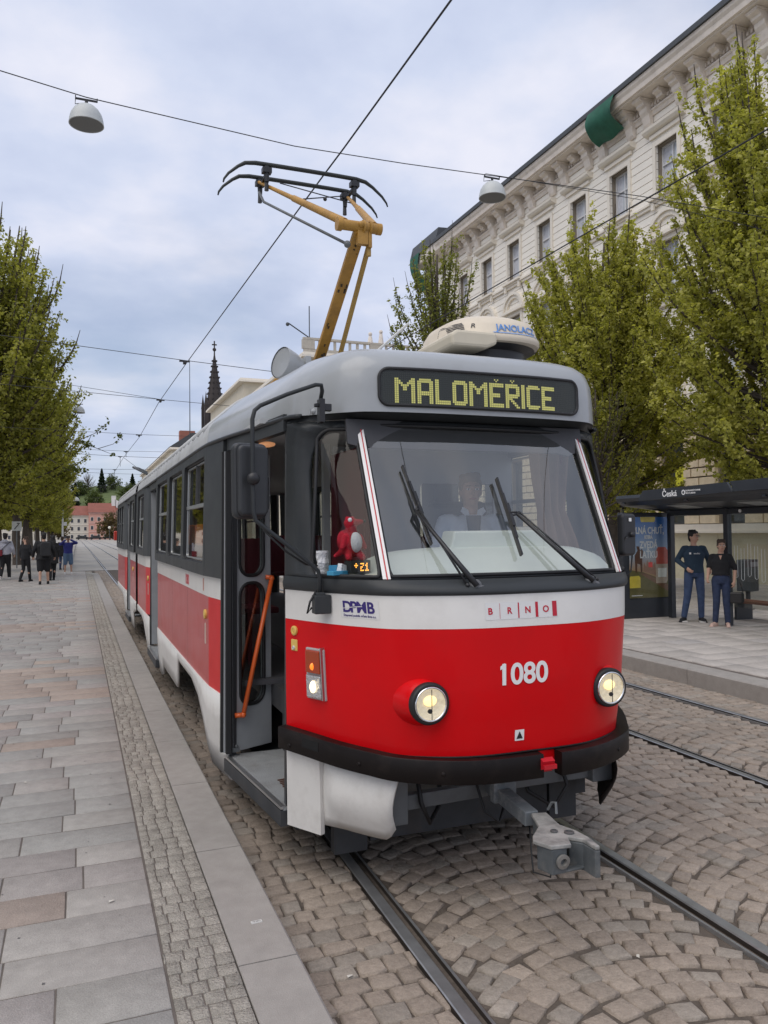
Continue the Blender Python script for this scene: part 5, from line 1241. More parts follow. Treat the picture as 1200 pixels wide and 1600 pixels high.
# corner projection beyond
blk = thing('corner_pavilion', 'cream building end with dark attic roof and torn green net beyond the cornice', 'building', (19.2, 43.4, 0))
def bp(mb, name, m, parent=None, o_=(19.2, 43.4, 0), root=None, **k):
    o = mb.build(name, m, parent or root or blk, **k); o.data.transform(Matrix.Translation(-Vector(o_))); return o
b = MB(); b.bx(20.0, 27, 40.42, 43.6, .2, 18.0); bp(b, 'wall', M_wallu)
b = MB(); b.bx(19.1, 27, 40.42, 43.9, 18.0, 18.5); bp(b, 'cornice', M_corn)
b = MB(); b.prism([(0, 18.51), (.2, 19.3), (8, 19.8), (8, 18.51)], (19.0, 40.3, 0), (1,0,0), (0,0,1), (0,1,0), 3.7); bp(b, 'attic_roof', M_roofd)
for y in (42.0,):
    for z0 in (14.2, 10.5, 6.6): w = MB(); w.bx(19.96, 20.01, y-.55, y+.55, z0, z0+1.9); w = bp(w, 'window', M_frame); p = MB(); p.bx(19.945, 19.958, y-.45, y+.45, z0+.08, z0+1.82); bp(p, 'pane', M_pane, parent=w)
net([(19.0, 43.95, 18.6), (19.0, 42.6, 18.6), (19.93, 43.0, 16.9), (19.93, 43.65, 16.4)], 'netting', 'dark green debris net at the far end of the roof line, behind the thin tree')
# simple street blocks further along
def block(name, label, x0, x1, y0, y1, h, wallm, extra=None, bal=False, winrows=(), pitch=3.):
    r = thing(name, label, 'building', ((x0+x1)/2, (y0+y1)/2, 0)); o_ = ((x0+x1)/2, (y0+y1)/2, 0)
    P = lambda mb, nm, m, parent=None, **k: bp(mb, nm, m, parent, o_, r, **k)
    b = MB(); b.bx(x0, x1, y0, y1, 0, h-1.0); P(b, 'wall', wallm)
    b = MB(); b.bx(x0-.7, x1+.4, y0-.7, y1+.5, h-1.0, h-.75); b.bx(x0-.5, x1+.3, y0-.5, y1+.4, h-.75, h-.5); P(b, 'cornice', M_trim)
    b = MB(); 
    if bal:
        b.bx(x0-.45, x1, y0-.45, y0-.2, h-.5, h-.2); b.bx(x0-.5, x1, y0-.5, y0-.15, h+.65, h+.85)
        x = x0; k = 0
        while x < x1:
            if k % 8 == 0: b.bx(x-.6, x+.6, y0-.48, y0-.17, h-.2, h+.65)
            else: b.bx(x-.12, x+.12, y0-.4, y0-.25, h-.2, h+.65)
            x += .75 if k % 8 not in (7, 0) else 1.1; k += 1
        P(b, 'balustrade', mat('balustrade_stone', (.50,.455,.38), .9, var=.12, dirt=.4, dirtcol=(.28,.25,.2)))
    for z0 in winrows:
        y = y0+2
        while y < y1-1:
            w = MB(); w.bx(x0-.05, x0+.02, y-.6, y+.6, z0, z0+2.0); w = P(w, 'window', M_frame); p = MB(); p.bx(x0-.06, x0-.051, y-.48, y+.48, z0+.1, z0+1.9); P(p, 'pane', M_pane, parent=w); y += pitch
    if extra: extra(P)
    return r
M_wy = mat('render_ochre', (.60,.54,.42), .85, var=.08, vscale=1)
def exB(P):
    b = MB(); b.box((33.5, 72, 19.9), (1.6, 1.2, 2.4)); P(b, 'chimney', M_trim)
    b = MB(); b.tube([(20.3, 71, 18.8), (20.3, 71, 23.2)], .05); b.tube([(20.3, 71, 20.2), (18.2, 70.6, 21.3)], .06); b.ball((18.1, 70.6, 21.2), .18, 8, 6); P(b, 'roof_mast', M_roofd)
    for sx_, sh_ in ((26.2, 20.7), (27.3, 21.0)):
        b = MB(); b.tube([(sx_, 70.45, 20.0), (sx_, 70.45, sh_)], [.30, .16]); b.ball((sx_, 70.45, sh_+.2), .2, 8, 6); P(b, 'roof_statue', M_corn)
block('balustraded_building', 'cream building topped by a stone balustrade, seen behind the pantograph foot', 20, 46, 70.7, 96, 19.2, M_wy, exB, bal=True, winrows=(15.2,))
block('flat_topped_building', 'ochre building with plain cornice right of the church spire', 20, 34, 101, 128, 22.4, M_wy, winrows=(17.0, 12.8))
def exD(P):
    b = MB(); b.bx(22.5, 26, 190, 192.5, 22, 26.2); P(b, 'chimney', mat('chimney_brick', (.33,.13,.09), .9))
    b = MB(); b.prism([(0, 21.6), (5, 25), (14, 25), (18, 21.6)], (19.4, 184, 0), (1,0,0), (0,0,1), (0,1,0), 90); P(b, 'roof', M_roofd)
block('chimney_house', 'stone coloured corner house with brick chimney showing above the tram roof', 20, 36, 184, 275, 22.0, M_wy, exD, winrows=(15,), pitch=5)
# church spire
sp = thing('church_spire', 'dark gothic stone spire with cross and crockets rising behind the tram roof', 'church', (26.6, 165, 0))
M_sp = mat('sooty_stone', (.045,.038,.036), .9, var=.3, vscale=.6)
def S8(prof, nm, m, rot=22.5, n=8): 
    b = MB(); b.lathe(prof, n, Matrix.Rotation(math.radians(rot), 4, 'Z')); return b.build(nm, m, sp)
zt = 40.8; zb = 25.6
b = MB(); b.bx(-2.0, 2.0, -2.0, 2.0, 0, 27.0)
for s1 in (-1, 1):
    for s2 in (-1, 1): b.bx(s1*2.0-.4, s1*2.0+.4, s2*2.0-.4, s2*2.0+.4, 0, 28.0); b.lathe([(.5, 28.0), (.01, 31.0)], 4, Matrix.Translation((s1*2.1, s2*2.1, 0)) @ Matrix.Rotation(math.pi/4, 4, 'Z'))
b.build('tower', M_sp, sp)
S8([(2.0, 27.0), (2.25, 27.1), (2.25, 27.6), (1.85, 27.9), (.16, 39.0), (.10, 40.6)], 'steeple', M_sp)
b = MB()
for a in range(8):
    t = math.radians(45*a); 
    if a % 2 == 0:
        for q in (-.65, .65): b.box((math.cos(t)*2.0-math.sin(t)*q, math.sin(t)*2.0+math.cos(t)*q, 24.4), (.5, .5, 3.2))
b.build('belfry_openings', mat('opening_black', (.008,.008,.01), .9), sp)
for k in range(9):
    z = 28.6+k*1.15; r = 1.72*(39.0-z)/11.1+.16
    for a in range(8): t = math.radians(45*a+22.5); b = MB(); b.box((math.cos(t)*(r+.1), math.sin(t)*(r+.1), z), (.28, .28, .28)); b.build('crocket', M_sp, sp)
b = MB(); b.bx(-.12, .12, -.12, .12, 40.4, 42.0); b.bx(-.5, .5, -.1, .1, 41.1, 41.35); b.ball((0, 0, 40.2), .4, 8, 6); b.build('cross', M_sp, sp)
b = MB(); b.tube([(0,0,0), (0,0,27.5)], [.12, .04], n=6); o = b.build('flagpole', M_roofd); o.location = (15.4, 118, 0); tag(o, 'thin dark pole standing left of the spire above the tram roof', 'pole')
# houses closing the street
def house(name, label, x0, x1, y, h, ridge, wm, rm, cols, rowsz, wsz=(.55, 1.2), loc=None):
    r = thing(name, label, 'house', ((x0+x1)/2, y, 0)); o_ = ((x0+x1)/2, y, 0)
    P = lambda mb, nm, m, parent=None, **k: bp(mb, nm, m, parent, o_, r, **k)
    b = MB(); b.bx(x0, x1, y, y+12, -1, h); P(b, 'wall', wm)
    b = MB(); b.prism([(-.6, h), (6, ridge), (12.6, h)], (x0-.2, y, 0), (0,1,0), (0,0,1), (1,0,0), x1-x0+.4); P(b, 'roof', rm)
    b = MB(); 
    for z in rowsz[1:]: b.bx(x0-.05, x1+.05, y-.15, y-.01, z-.75, z-.5)
    b.bx(x0-.1, x1+.1, y-.35, y-.01, h-.35, h-.05); P(b, 'string_course', M_trim if wm is not M_wpink else mat('pink_trim', (.72,.50,.44), .8))
    for z in rowsz:
        for i in range(cols):
            x = x0+(x1-x0)*(i+.5)/cols; w = MB(); w.bx(x-wsz[0], x+wsz[0], y-.06, y-.01, z, z+wsz[1]*1.25); w = P(w, 'window', M_trim); p = MB(); p.bx(x-wsz[0]*.75, x+wsz[0]*.75, y-.09, y-.062, z+.1, z+wsz[1]*1.15); P(p, 'pane', mat('far_pane', (.05,.055,.07), .3), parent=w)
    return r, P
M_wpink = mat('render_pink', (.66,.36,.29), .85, var=.06); M_tile = mat('roof_tiles', (.24,.085,.06), .85, var=.15, vscale=.5)
house('white_house', 'white three storey house with red tiled roof closing the street', -14.0, 3.6, 300, 8.6, 12.2, mat('render_white', (.62,.58,.50), .85, var=.06), M_tile, 8, (.3, 3.1, 5.9))
r_, P = house('pink_house', 'pink three storey house with red tiled roof beside the white one', 3.62, 12.6, 299, 9.6, 13.2, M_wpink, M_tile, 4, (.4, 3.4, 6.5))
b = MB(); b.bx(11.5, 13, 303, 305, 10, 15.8); b.prism([(0, 10), (0, 14.5), (8, 10)], (12.8, 303, 0), (1,0,0), (0,0,1), (0,1,0), .6); P(b, 'white_gable', mat('gable_white', (.75,.73,.70), .8))
house('brown_house', 'plain pale brown house partly hidden by the rear of the tram', 12.65, 30, 301, 10.4, 13.0, mat('render_brown', (.42,.33,.25), .85), M_tile, 5, (.6, 3.8, 7.0))
house('long_house', 'long cream house row behind the avenue trunks at the left', -90.0, -14.3, 302, 8.0, 11.4, mat('render_white', (.62,.58,.50), .85, var=.06), M_tile, 24, (.3, 3.1))
# wooded hill
def hillz(x, y): 
    t = max(0, min(1, (y-322)/95)); t = t*t*(3-2*t); return t*(21+4*math.sin(x*.03+1)+2.0*math.sin(x*.11)) - .3
b = MB(); b.grid(lambda x, y: Vector((x, y, hillz(x, y))), list(range(-220, 261, 12)), [318, 330, 342, 354, 366, 378, 390, 405, 420, 460, 520, 640]); o = b.build('hill', mat('hill_grass', (.10,.13,.045), .95, var=.4, vscale=.06), smooth=True); o['kind'] = 'structure'
# ================================================================ TREES
def leafmat(name):
    m = bpy.data.materials.new(name); m.use_nodes = True; t = m.node_tree; L = t.links.new; b = t.nodes['Principled BSDF']; o = t.nodes['Material Output']
    a = t.nodes.new('ShaderNodeAttribute'); a.attribute_name = 'tint'; L(a.outputs['Color'], b.inputs['Base Color']); b.inputs['Roughness'].default_value = .55; b.inputs['Specular IOR Level'].default_value = .35
    tr = t.nodes.new('ShaderNodeBsdfTranslucent'); s = t.nodes.new('ShaderNodeVectorMath'); s.operation = 'MULTIPLY'; s.inputs[1].default_value = (1.25, 1.3, .6); L(a.outputs['Color'], s.inputs[0]); L(s.outputs[0], tr.inputs[0])
    mx = t.nodes.new('ShaderNodeMixShader'); mx.inputs[0].default_value = .5; L(b.outputs[0], mx.inputs[1]); L(tr.outputs[0], mx.inputs[2]); L(mx.outputs[0], o.inputs[0]); return m
M_leaf = leafmat('leaf'); M_bark = mat('bark', (.075,.06,.048), .9, var=.3, vscale=9, bump=.5, bscale=30)
def crown_r(t, kind):
    """relative crown radius over relative crown height"""
    if kind == 'vase': return max(.02, math.sin(math.pi*min(1, .13+.80*t))**.8 * (1-.35*max(0, t-.6)))
    return max(.03, math.sin(math.pi*min(1, .22+.76*t))**.75*(1-.45*max(0, t-.55)))
def make_tree(H, Rr, base, seed, n_shoot=120, n_sub=4, leaf=.055, per=6, step=.12, clump=.075, kind='vase', pal=((.12,.155,.028), (.20,.225,.045)), limb=1., lean=(0, 0), bare=.5, droop=.0):
    rg = np.random.default_rng(seed); rr = random.Random(seed); wood = MB(); C = []; CD = []
    tr = .018*H
    top = H*.93
    axis = lambda z: Vector((lean[0]*(z/H)**1.5+.12*math.sin(z*.7+seed), lean[1]*(z/H)**1.5+.12*math.cos(z*.6+seed), z))
    zs = [0, .15, .5, 1, 1.8]+[base+(top-base)*i/9 for i in range(10)]
    wood.tube([axis(z) for z in zs], [tr*1.35, tr*1.1, tr]+[tr*(1-.05*i) for i in range(2)]+[tr*max(.12, .85-.075*i*1.05) for i in range(10)], n=8)
    for i in range(n_shoot):
        te = ((i+.5)/n_shoot)**.82; te = min(.995, te*.97+rr.uniform(-.03, .03)); te = max(.0, te)
        az = i*2.39996+rr.uniform(-.4, .4); rad = Rr*crown_r(te, kind)*rr.uniform(.55, 1.08)
        ze = base+(H-base)*te; zs_ = base+(H-base)*max(0, te*.62-.05)*rr.uniform(.8, 1.0)+rr.uniform(-.1, .3)*0
        if te < .12: zs_ = base+rr.uniform(.0, .5)
        A = axis(zs_); E = axis(ze)+Vector((math.cos(az)*rad, math.sin(az)*rad, 0))
        mid = A*.5+E*.5+Vector((math.cos(az)*rad*.22, math.sin(az)*rad*.22, -.12*(ze-zs_)))
        n = 9; pts = []
        for k in range(n+1):
            s = k/n; P = A*(1-s)**2+mid*2*s*(1-s)+E*s*s; P += Vector((rg.normal(0, .02), rg.normal(0, .02), rg.normal(0, .015)))*(s > 0); pts.append(P)
        Ls = (E-A).length; r0 = min(tr*.5, .010+.010*Ls)*limb
        d = (pts[-1]-pts[-2]).normalized(); d = (d+Vector((0, 0, .6))).normalized()
        ext = [pts[-1]+d*(.25*rr.random()+.1)*k for k in (1, 2)] if rr.random() < bare else []
        allp = pts+ext; wood.tube(allp, [r0*(1-.9*k/(len(allp)-1))+.0022 for k in range(len(allp))], n=5, caps=False)
        subs = [(pts, .30)]
        for q in range(n_sub):
            s = rr.uniform(.3, .95); k = int(s*n); P = pts[k]; a2 = az+rr.uniform(-1.9, 1.9); ln = rr.uniform(.35, 1.0)*min(1.15, .4+Ls*.25)*(1.2-.35*s)
            dd = Vector((math.cos(a2)*.75, math.sin(a2)*.75, rr.uniform(.35, 1.3)-droop)).normalized(); sp_ = [P+dd*ln*j/5+Vector((0, 0, .10*ln*(j/5)**2)) for j in range(6)]
            wood.tube(sp_, [.007, .006, .005, .004, .003, .002], n=4, caps=False); subs.append((sp_, .08))
        for line, s0 in subs:
            tot = sum((line[j+1]-line[j]).length for j in range(len(line)-1)); m = max(2, int(tot/step))
            for j in range(m):
                s = s0+(1-s0)*(j+rr.random())/m; f = s*(len(line)-1); k = min(int(f), len(line)-2); P = line[k]*(1-(f-k))+line[k+1]*(f-k)
                C.append((P.x, P.y, P.z)); CD.append((math.cos(az), math.sin(az)))
    C = np.array(C); nC = len(C)
    C = C+rg.normal(0, .035, C.shape)
    P = np.repeat(C, per, axis=0)+rg.normal(0, clump*.62, (nC*per, 3))*np.array([1, 1, .9])
    n = len(P)
    # leaf orientation: mostly facing up and outwards from the clump centre
    out = P-np.repeat(C, per, axis=0); nrm = out/(np.linalg.norm(out, axis=1, keepdims=True)+1e-6)*.8+rg.normal(0, .5, (n, 3))+np.array([0, 0, .55]); nrm /= np.linalg.norm(nrm, axis=1, keepdims=True)
    t1 = np.cross(nrm, rg.normal(0, 1, (n, 3))); t1 /= np.linalg.norm(t1, axis=1, keepdims=True)+1e-9; t2 = np.cross(nrm, t1)
    sz = (leaf*rg.uniform(.65, 1.25, (n, 1))); 
    V = np.empty((n, 4, 3)); V[:, 0] = P-t1*sz*.62; V[:, 1] = P-t2*sz*.40+nrm*sz*.12; V[:, 2] = P+t1*sz*.62; V[:, 3] = P+t2*sz*.40+nrm*sz*.12
    F = np.arange(n*4).reshape(n, 4)
    a, b_ = np.array(pal[0]), np.array(pal[1]); cm = np.repeat(rg.beta(1.6, 1.6, nC), per)[:, None]; cm = np.clip(cm+rg.normal(0, .14, (n, 1)), 0, 1)
    T = a*(1-cm)+b_*cm
    return wood, V.reshape(-1, 3), F, T
def plant_tree(spec, name, label, loc, rz=0., group=None, sc=1.):
    wood, V, F, T = spec
    r = thing(name, label, 'tree', loc, rz, group); r.scale = (sc, sc, sc)
    wood.build('trunk', M_bark, r, smooth=True); np_mesh('crown', V, F, M_leaf, parent=r, tint=T); return r
def recopy(src, label, loc, rz, sc):
    c = copy_tree(src); c.location = loc; c.rotation_euler = (0, 0, rz); c.scale = (sc[0], sc[0], sc[1]) if isinstance(sc, tuple) else (sc, sc, sc); c['label'] = label; return c
PAL = ((.27,.275,.055), (.56,.53,.14))
G = 'street trees on the shelter side'
ta = plant_tree(make_tree(12.9, 3.3, 2.4, 21, n_shoot=215, n_sub=6, leaf=.078, per=9, step=.105, pal=PAL, bare=.25), 'street_tree', 'big leafy tree at the right edge, overhanging the shelter roof', (14.3, 12.6, .2), 0., G)
tb = plant_tree(make_tree(10.8, 3.2, 2.1, 33, n_shoot=190, n_sub=6, leaf=.080, per=9, step=.108, pal=PAL, bare=.25), 'street_tree', 'leafy tree between the tram front and the shelter', (14.2, 18.6, .2), 1.2, G)
tcn_ = plant_tree(make_tree(13.9, 2.1, 4.5, 47, n_shoot=75, n_sub=4, leaf=.10, per=6, step=.17, clump=.09, pal=((.14,.16,.04), (.30,.30,.08)), bare=.8), 'street_tree', 'slender loose crowned tree above the tram roof, left of the cream roof unit', (13.6, 28.6, .2), 0., G)
# small tree with reddish young leaves near the tram corner
plant_tree(make_tree(5.6, 1.25, 1.7, 52, n_shoot=45, n_sub=3, leaf=.06, per=5, step=.15, pal=((.12,.13,.03), (.21,.20,.05)), bare=.3), 'street_tree', 'thin young tree just right of the tram windscreen', (12.0, 16.1, .2), 0., G)
PL = ((.20,.21,.042), (.46,.44,.105))
GL_ = 'trees lining the left platform'
la = plant_tree(make_tree(14.6, 3.6, 3.0, 61, n_shoot=190, n_sub=6, leaf=.125, per=10, step=.22, clump=.17, pal=PL, limb=1.6, bare=.7, lean=(.6, 0)), 'avenue_tree', 'nearest tree of the left row, its crown filling the left edge', (-3.6, 34.5, .0), 0., GL_)
lb = plant_tree(make_tree(14.2, 3.9, 3.2, 62, n_shoot=180, n_sub=6, leaf=.135, per=10, step=.23, clump=.18, pal=PL, limb=1.7, bare=.7), 'avenue_tree', 'third tree of the left row, its trunk right of the hoodie', (-3.3, 51.5, .0), 2., GL_)
recopy(la, 'second tree of the left row, behind the people at the left edge', (-3.9, 42.8, 0), 2.2, (1.0, .95))
o5 = ['fourth', 'fifth', 'sixth', 'seventh', 'eighth', 'ninth']
for i, y in enumerate((61, 71, 82, 94, 108, 124)):
    recopy(la if i % 2 else lb, o5[i]+' tree of the left row, counted from the nearest', (-3.5-.1*(i % 2), y, 0), 1.1*i+.4, (.92-.02*i, .88-.04*i))
for i, (x, y) in enumerate(((-9.6, 23), (-9.4, 14.5), (-9.6, 6))):
    recopy(la if i % 2 else lb, 'tree beyond the left frame edge that mirrors in the tram windows, '+('farthest of three', 'middle of three', 'nearest of three')[i], (x, y, 0), 1.9*i, (.9, .8))
fb = ['left of the sign', 'behind the white hoodie', 'behind the man in black', 'farthest back']
for i, (x, y) in enumerate(((-10.5, 58), (-10, 74), (-9.5, 92), (-10, 120))):
    recopy(lb if i % 2 else la, 'tree in the second row behind the avenue, '+fb[i], (x, y, 0), .7+i*1.3, (.85, .8))
# far trees
def far_tree(seed, H, Rr, pal, name, label, loc, base=1., kind='round', n=40):
    return plant_tree(make_tree(H, Rr, base, seed, n_shoot=n, n_sub=2, leaf=.62, per=5, step=.9, clump=.7, kind=kind, pal=pal, limb=1.5, bare=.2), name, label, loc)
PB_ = ((.10,.075,.04), (.19,.14,.07)); PG_ = ((.05,.075,.02), (.13,.16,.045)); PD_ = ((.012,.025,.012), (.03,.05,.02))
t1_ = far_tree(71, 9.5, 4.2, PB_, 'budding_tree', 'brownish budding tree in front of the pink house, beside the tram rear', (9.8, 276, 0))
t2_ = recopy(t1_, 'brownish budding tree in front of the white house at its left', (-6.0, 280, 0), 1., (1., .95)); recopy(t1_, 'brownish budding tree hidden mostly by the tram, before the brown house', (15.5, 280, 0), 2., (1.1, 1.05))
t3_ = far_tree(72, 9, 5, PG_, 'hill_tree', 'green tree on the hill above the pink house', (7, 372, hillz(7, 372)-1))
for i, (x, y, sc, lb_) in enumerate(((-2, 350, .8, 'low on the hill over the white roof'), (14, 360, .9, 'at the foot of the hill over the brown house'), (22, 380, 1.0, 'at the right end of the hill, over the tram roof'), (1, 392, .9, 'near the hill top between the two conifers'), (15, 398, .85, 'on the hill crest right of the conifers'), (-9, 384, 1.1, 'at the left shoulder of the hill'), (30, 395, 1., 'on the crest behind the tram roof'), (9, 345, .8, 'lowest on the slope over the pink roof'))):
    recopy(t3_, 'green broadleaf tree '+lb_, (x, y, hillz(x, y)-1), i*1.3, (sc*1.15, sc))
def conifer(H, Rr, seed):
    rg = np.random.default_rng(seed); w = MB(); w.tube([(0,0,0), (0,0,H*.96)], [.25, .03], n=6); n = 2600; t = rg.uniform(.08, 1, n)**.8; z = H*t
    r = Rr*(1-t)*(.55+.45*np.abs(np.sin(t*26)))*rg.uniform(.3, 1, n)**.5+.1; a = rg.uniform(0, 6.28, n); P = np.stack([r*np.cos(a), r*np.sin(a), z-r*.25], 1); nn = rg.normal(0, 1, (n, 3))+[0,0,.6]; nn /= np.linalg.norm(nn, axis=1, keepdims=True)
    t1 = np.cross(nn, rg.normal(0, 1, (n, 3))); t1 /= np.linalg.norm(t1, axis=1, keepdims=True); t2 = np.cross(nn, t1); s = .42
    V = np.stack([P-t1*s, P-t2*s*.6, P+t1*s, P+t2*s*.6], 1).reshape(-1, 3); c = rg.uniform(0, 1, (n, 1)); return w, V, np.arange(n*4).reshape(n, 4), np.array(PD_[0])*(1-c)+np.array(PD_[1])*c
c1 = plant_tree(conifer(15, 3.6, 5), 'conifer', 'dark conifer rising above the white house', (-1.0, 366, hillz(-1, 366)-1))
recopy(c1, 'pointed dark conifer on the hill crest above the pink house', (10.5, 392, hillz(10.5, 392)-1), 1., (.9, .78)); recopy(c1, 'dark conifer low behind the white roof beside the avenue', (-4.5, 340, hillz(-4.5, 340)), 2., (1.15, .95)); recopy(c1, 'faint dark conifer on the hill crest nearest the tram roof', (25, 404, hillz(25, 404)-1), .5, (.8, .55))
t4_ = plant_tree(make_tree(11, 4.2, 2.5, 75, n_shoot=60, n_sub=4, leaf=.18, per=2, step=1.0, clump=.5, kind='round', pal=PB_, limb=2.2, bare=1.), 'bare_tree', 'bare grey tree on the hill crest between the two conifers', (4.5, 396, hillz(4.5, 396)-2))
recopy(t4_, 'bare grey tree left of the taller conifer', (-5, 390, hillz(-5, 390)-1), 2., (1.1, 1.1))

# a long thin branch reaching out over the street
rgb_ = random.Random(12); w = MB(); br = thing('leaning_branch_tree', 'sparse thin branches with few leaves reaching out of the left tree crowns', 'branch', (-2.2, 40, 6.5))
LV = []; 
def twig(pts, r, leaves):
    w.tube(pts, [r*(1-.8*i/(len(pts)-1)) for i in range(len(pts))], n=4)
    for i in range(leaves):
        f = rgb_.uniform(.35, 1)*(len(pts)-1); k = min(int(f), len(pts)-2); P = Vector(pts[k]).lerp(Vector(pts[k+1]), f-k)
        for q in range(7):
            c = P+Vector([rgb_.gauss(0, .09) for _ in range(3)]); a = Vector([rgb_.gauss(0, 1) for _ in range(3)]).normalized()*.085; b2 = a.cross(Vector([rgb_.gauss(0, 1) for _ in range(3)])).normalized()*.055; LV.append([c-a, c-b2, c+a, c+b2])
A = Vector((0, 0, 0)); twig([A, (1.2, 0, .15), (2.2, 0, -.1), (3.1, 0, -.45), (3.9, .1, -.75)], .035, 7)
twig([(1.2, 0, .15), (1.9, 0, .8), (2.3, 0, 1.3)], .02, 2); twig([(2.2, 0, -.1), (3.0, 0, .3), (3.6, 0, .9)], .02, 4); twig([(3.1, 0, -.45), (3.8, 0, -.2), (4.2, 0, .2)], .018, 3); twig([A, (.8, 0, -.9), (1.8, 0, -1.5), (2.6, 0, -1.5)], .03, 9)
w.build('branch', M_bark, br); V = np.array([[tuple(p) for p in l] for l in LV]).reshape(-1, 3); n_ = len(LV); np_mesh('leaves', V, np.arange(n_*4).reshape(n_, 4), M_leaf, parent=br, tint=np.tile(np.array([[.10,.12,.03]]), (n_, 1)))
# ================================================================ OVERHEAD WIRES AND LAMPS
M_wire = mat('wire_dark', (.03,.03,.033), .6)
def wire(name, label, pts, r=.007, cat='wire', group=None, parent=None, sag=None):
    A = Vector(pts[0]); b = MB(); P = [Vector(p)-A for p in pts]
    if sag and len(P) == 2:
        n = 14; P = [P[0].lerp(P[1], k/n)+Vector((0, 0, -4*sag*(k/n)*(1-k/n))) for k in range(n+1)]
    b.tube(P, r, n=5); o = b.build(name, M_wire, smooth=True); o.location = A; return tag(o, label, cat, group)
ZW = 5.6
wire('contact_wire', 'contact wire running above the tram and over its pantograph', [(2.44, -.5, ZW+.02), (2.382, 4.75, ZW), (2.349, 6.99, ZW), (2.33, 7.6, ZW-.005), (2.169, 17.27, ZW+.01), (2.10, 22.6, ZW+.01), (2.17, 30.87, ZW+.01), (2.04, 39.4, ZW+.01), (1.99, 63.8, ZW), (2.0, 110, ZW)], .0085)
wire('contact_wire', 'contact wire over the empty track, crossing in front of the palace facade', [(5.93, 1.0, ZW+.02), (5.893, 5.345, ZW+.02), (5.803, 8.475, ZW), (5.761, 13.388, ZW), (5.7, 30, ZW), (5.6, 110, ZW)], .0085)
# hanging street lamps on span wires
M_lampw = mat('lamp_shell', (.50,.52,.51), .45, var=.06); M_lamps = mat('lamp_underside', (.16,.165,.16), .5)
def hang_lamp(name_label, x, y, z, r=.215, group='bowl lamps hung over the street'):
    t = thing('hanging_lamp', name_label, 'lamp', (x, y, z), 0, group)
    b = MB(); k = r/.215; b.lathe([(.0005, 0), (.05, -.004), (.105, -.03), (.155, -.075), (.19, -.135), (.207, -.20), (.213, -.255), (.215, -.262), (.205, -.264), (.2, -.25)], 32); o = b.build('shade', M_lampw, t, smooth=True)
    b = MB(); b.lathe([(.203, -.258), (.0005, -.262)], 32); b.build('diffuser', M_lamps, t)
    b = MB(); b.tube([(0, 0, 0), (0, 0, .05)], .02); b.bar((-.13, 0, .06), (.13, 0, .06), .022, .02); b.bar((-.13, 0, .05), (-.13, 0, .10), .012, .012); b.bar((.13, 0, .05), (.13, 0, .10), .012, .012); b.tube([(-.13, .02, .09), (-.135, .03, -.0), (-.03, 0, .015)], .006, n=5); b.build('bracket', M_blk, t)
    t.scale = (k, k, k); return t
hang_lamp('bowl lamp hanging at the upper left, near the frame edge', .105, 10.63, 7.47, .215)
hang_lamp('bowl lamp hanging in front of the palace cornice', 6.12, 10.85, 7.49, .215)
wire('span_wire', 'upper span wire carrying the two large bowl lamps', [(-9.0, 9.55, 8.35), (-.88, 10.49, 7.63), (.10, 10.63, 7.565), (2.88, 10.77, 7.47), (4.6, 10.82, 7.52), (6.12, 10.85, 7.585), (8.776, 10.6, 7.55), (13.8, 10.4, 7.48), (20, 10.2, 7.7)], .007)
wire('span_wire', 'thin companion wire running from the right bowl lamp towards the palace', [(6.0, 10.85, 7.60), (8.8, 10.62, 7.50), (12.9, 10.4, 7.15)], .005)
hang_lamp('small far bowl lamp beside the left trees', .05, 35.3, 7.35, .24)
hang_lamp('tiny bowl lamp in the distance above the white house', -.55, 100, 8.6, .42); hang_lamp('tiny bowl lamp in the distance, lower left of another', -2.2, 104, 7.0, .42); hang_lamp('tiny bowl lamp in the distance, nearest the dark conifer', -.2, 110, 6.8, .42)
# cross spans over the track with hangers
GS = 'cross span wires over the tracks'
spans = [(17.3, 'first cross span, ending behind the left tree crown', -7, 6.35, 12, 5.1), (22.6, 'second cross span, doubled, passing near the spire', -7, 6.15, 12, 5.25), (30.9, 'third cross span over the tram roof', -7, 5.9, 12, 5.7), (39.4, 'fourth cross span with the branching hangers', -6, 6.05, 14, 6.0), (45, 'fifth cross span', -6, 6.5, 14, 6.0), (52, 'sixth cross span', -6, 6.0, 14, 6.3), (60, 'seventh cross span', -6, 6.6, 14, 6.2), (70, 'eighth cross span', -6, 6.0, 14, 6.4), (84, 'ninth cross span', -6, 6.9, 14, 6.6), (100, 'tenth and farthest cross span', -6, 6.1, 14, 6.9)]
for y, lb_, xa, za, xb, zb in spans:
    za2 = za; P = [(xa, y, za), (2.15, y, za+(zb-za)*(2.15-xa)/(xb-xa)-.12), (xb, y, zb)]
    if y < 35: P[1] = (2.15, y, ZW+.10)
    wire('span_wire', lb_ if len(lb_.split()) > 3 else lb_+' over the distant tracks', P, .007 if y < 40 else .010, 'wire', GS)
    hb = MB(); zz = P[1][2]; hb.box((0, 0, -.05), (.05, .16, .05)); hb.box((0, 0, -.02), (.22, .05, .03)); hb.tube([(0, 0, 0), (0, 0, ZW+.02-zz)], .012, n=5); o = hb.build('wire_hanger', M_wire); o.location = P[1]
    tag(o, 'dark clamp holding the contact wire at the '+lb_.split(',')[0], 'clamp', 'contact wire clamps')
wire('span_wire', 'second strand of the doubled cross span near the spire', [(-7, 22.6, 6.75), (2.15, 22.7, ZW+.12)], .006)
wire('pull_off_wire', 'wire branching right from the contact wire toward the chimney house', [(2.04, 39.4, 5.6), (5.8, 62, 5.7)], .009)
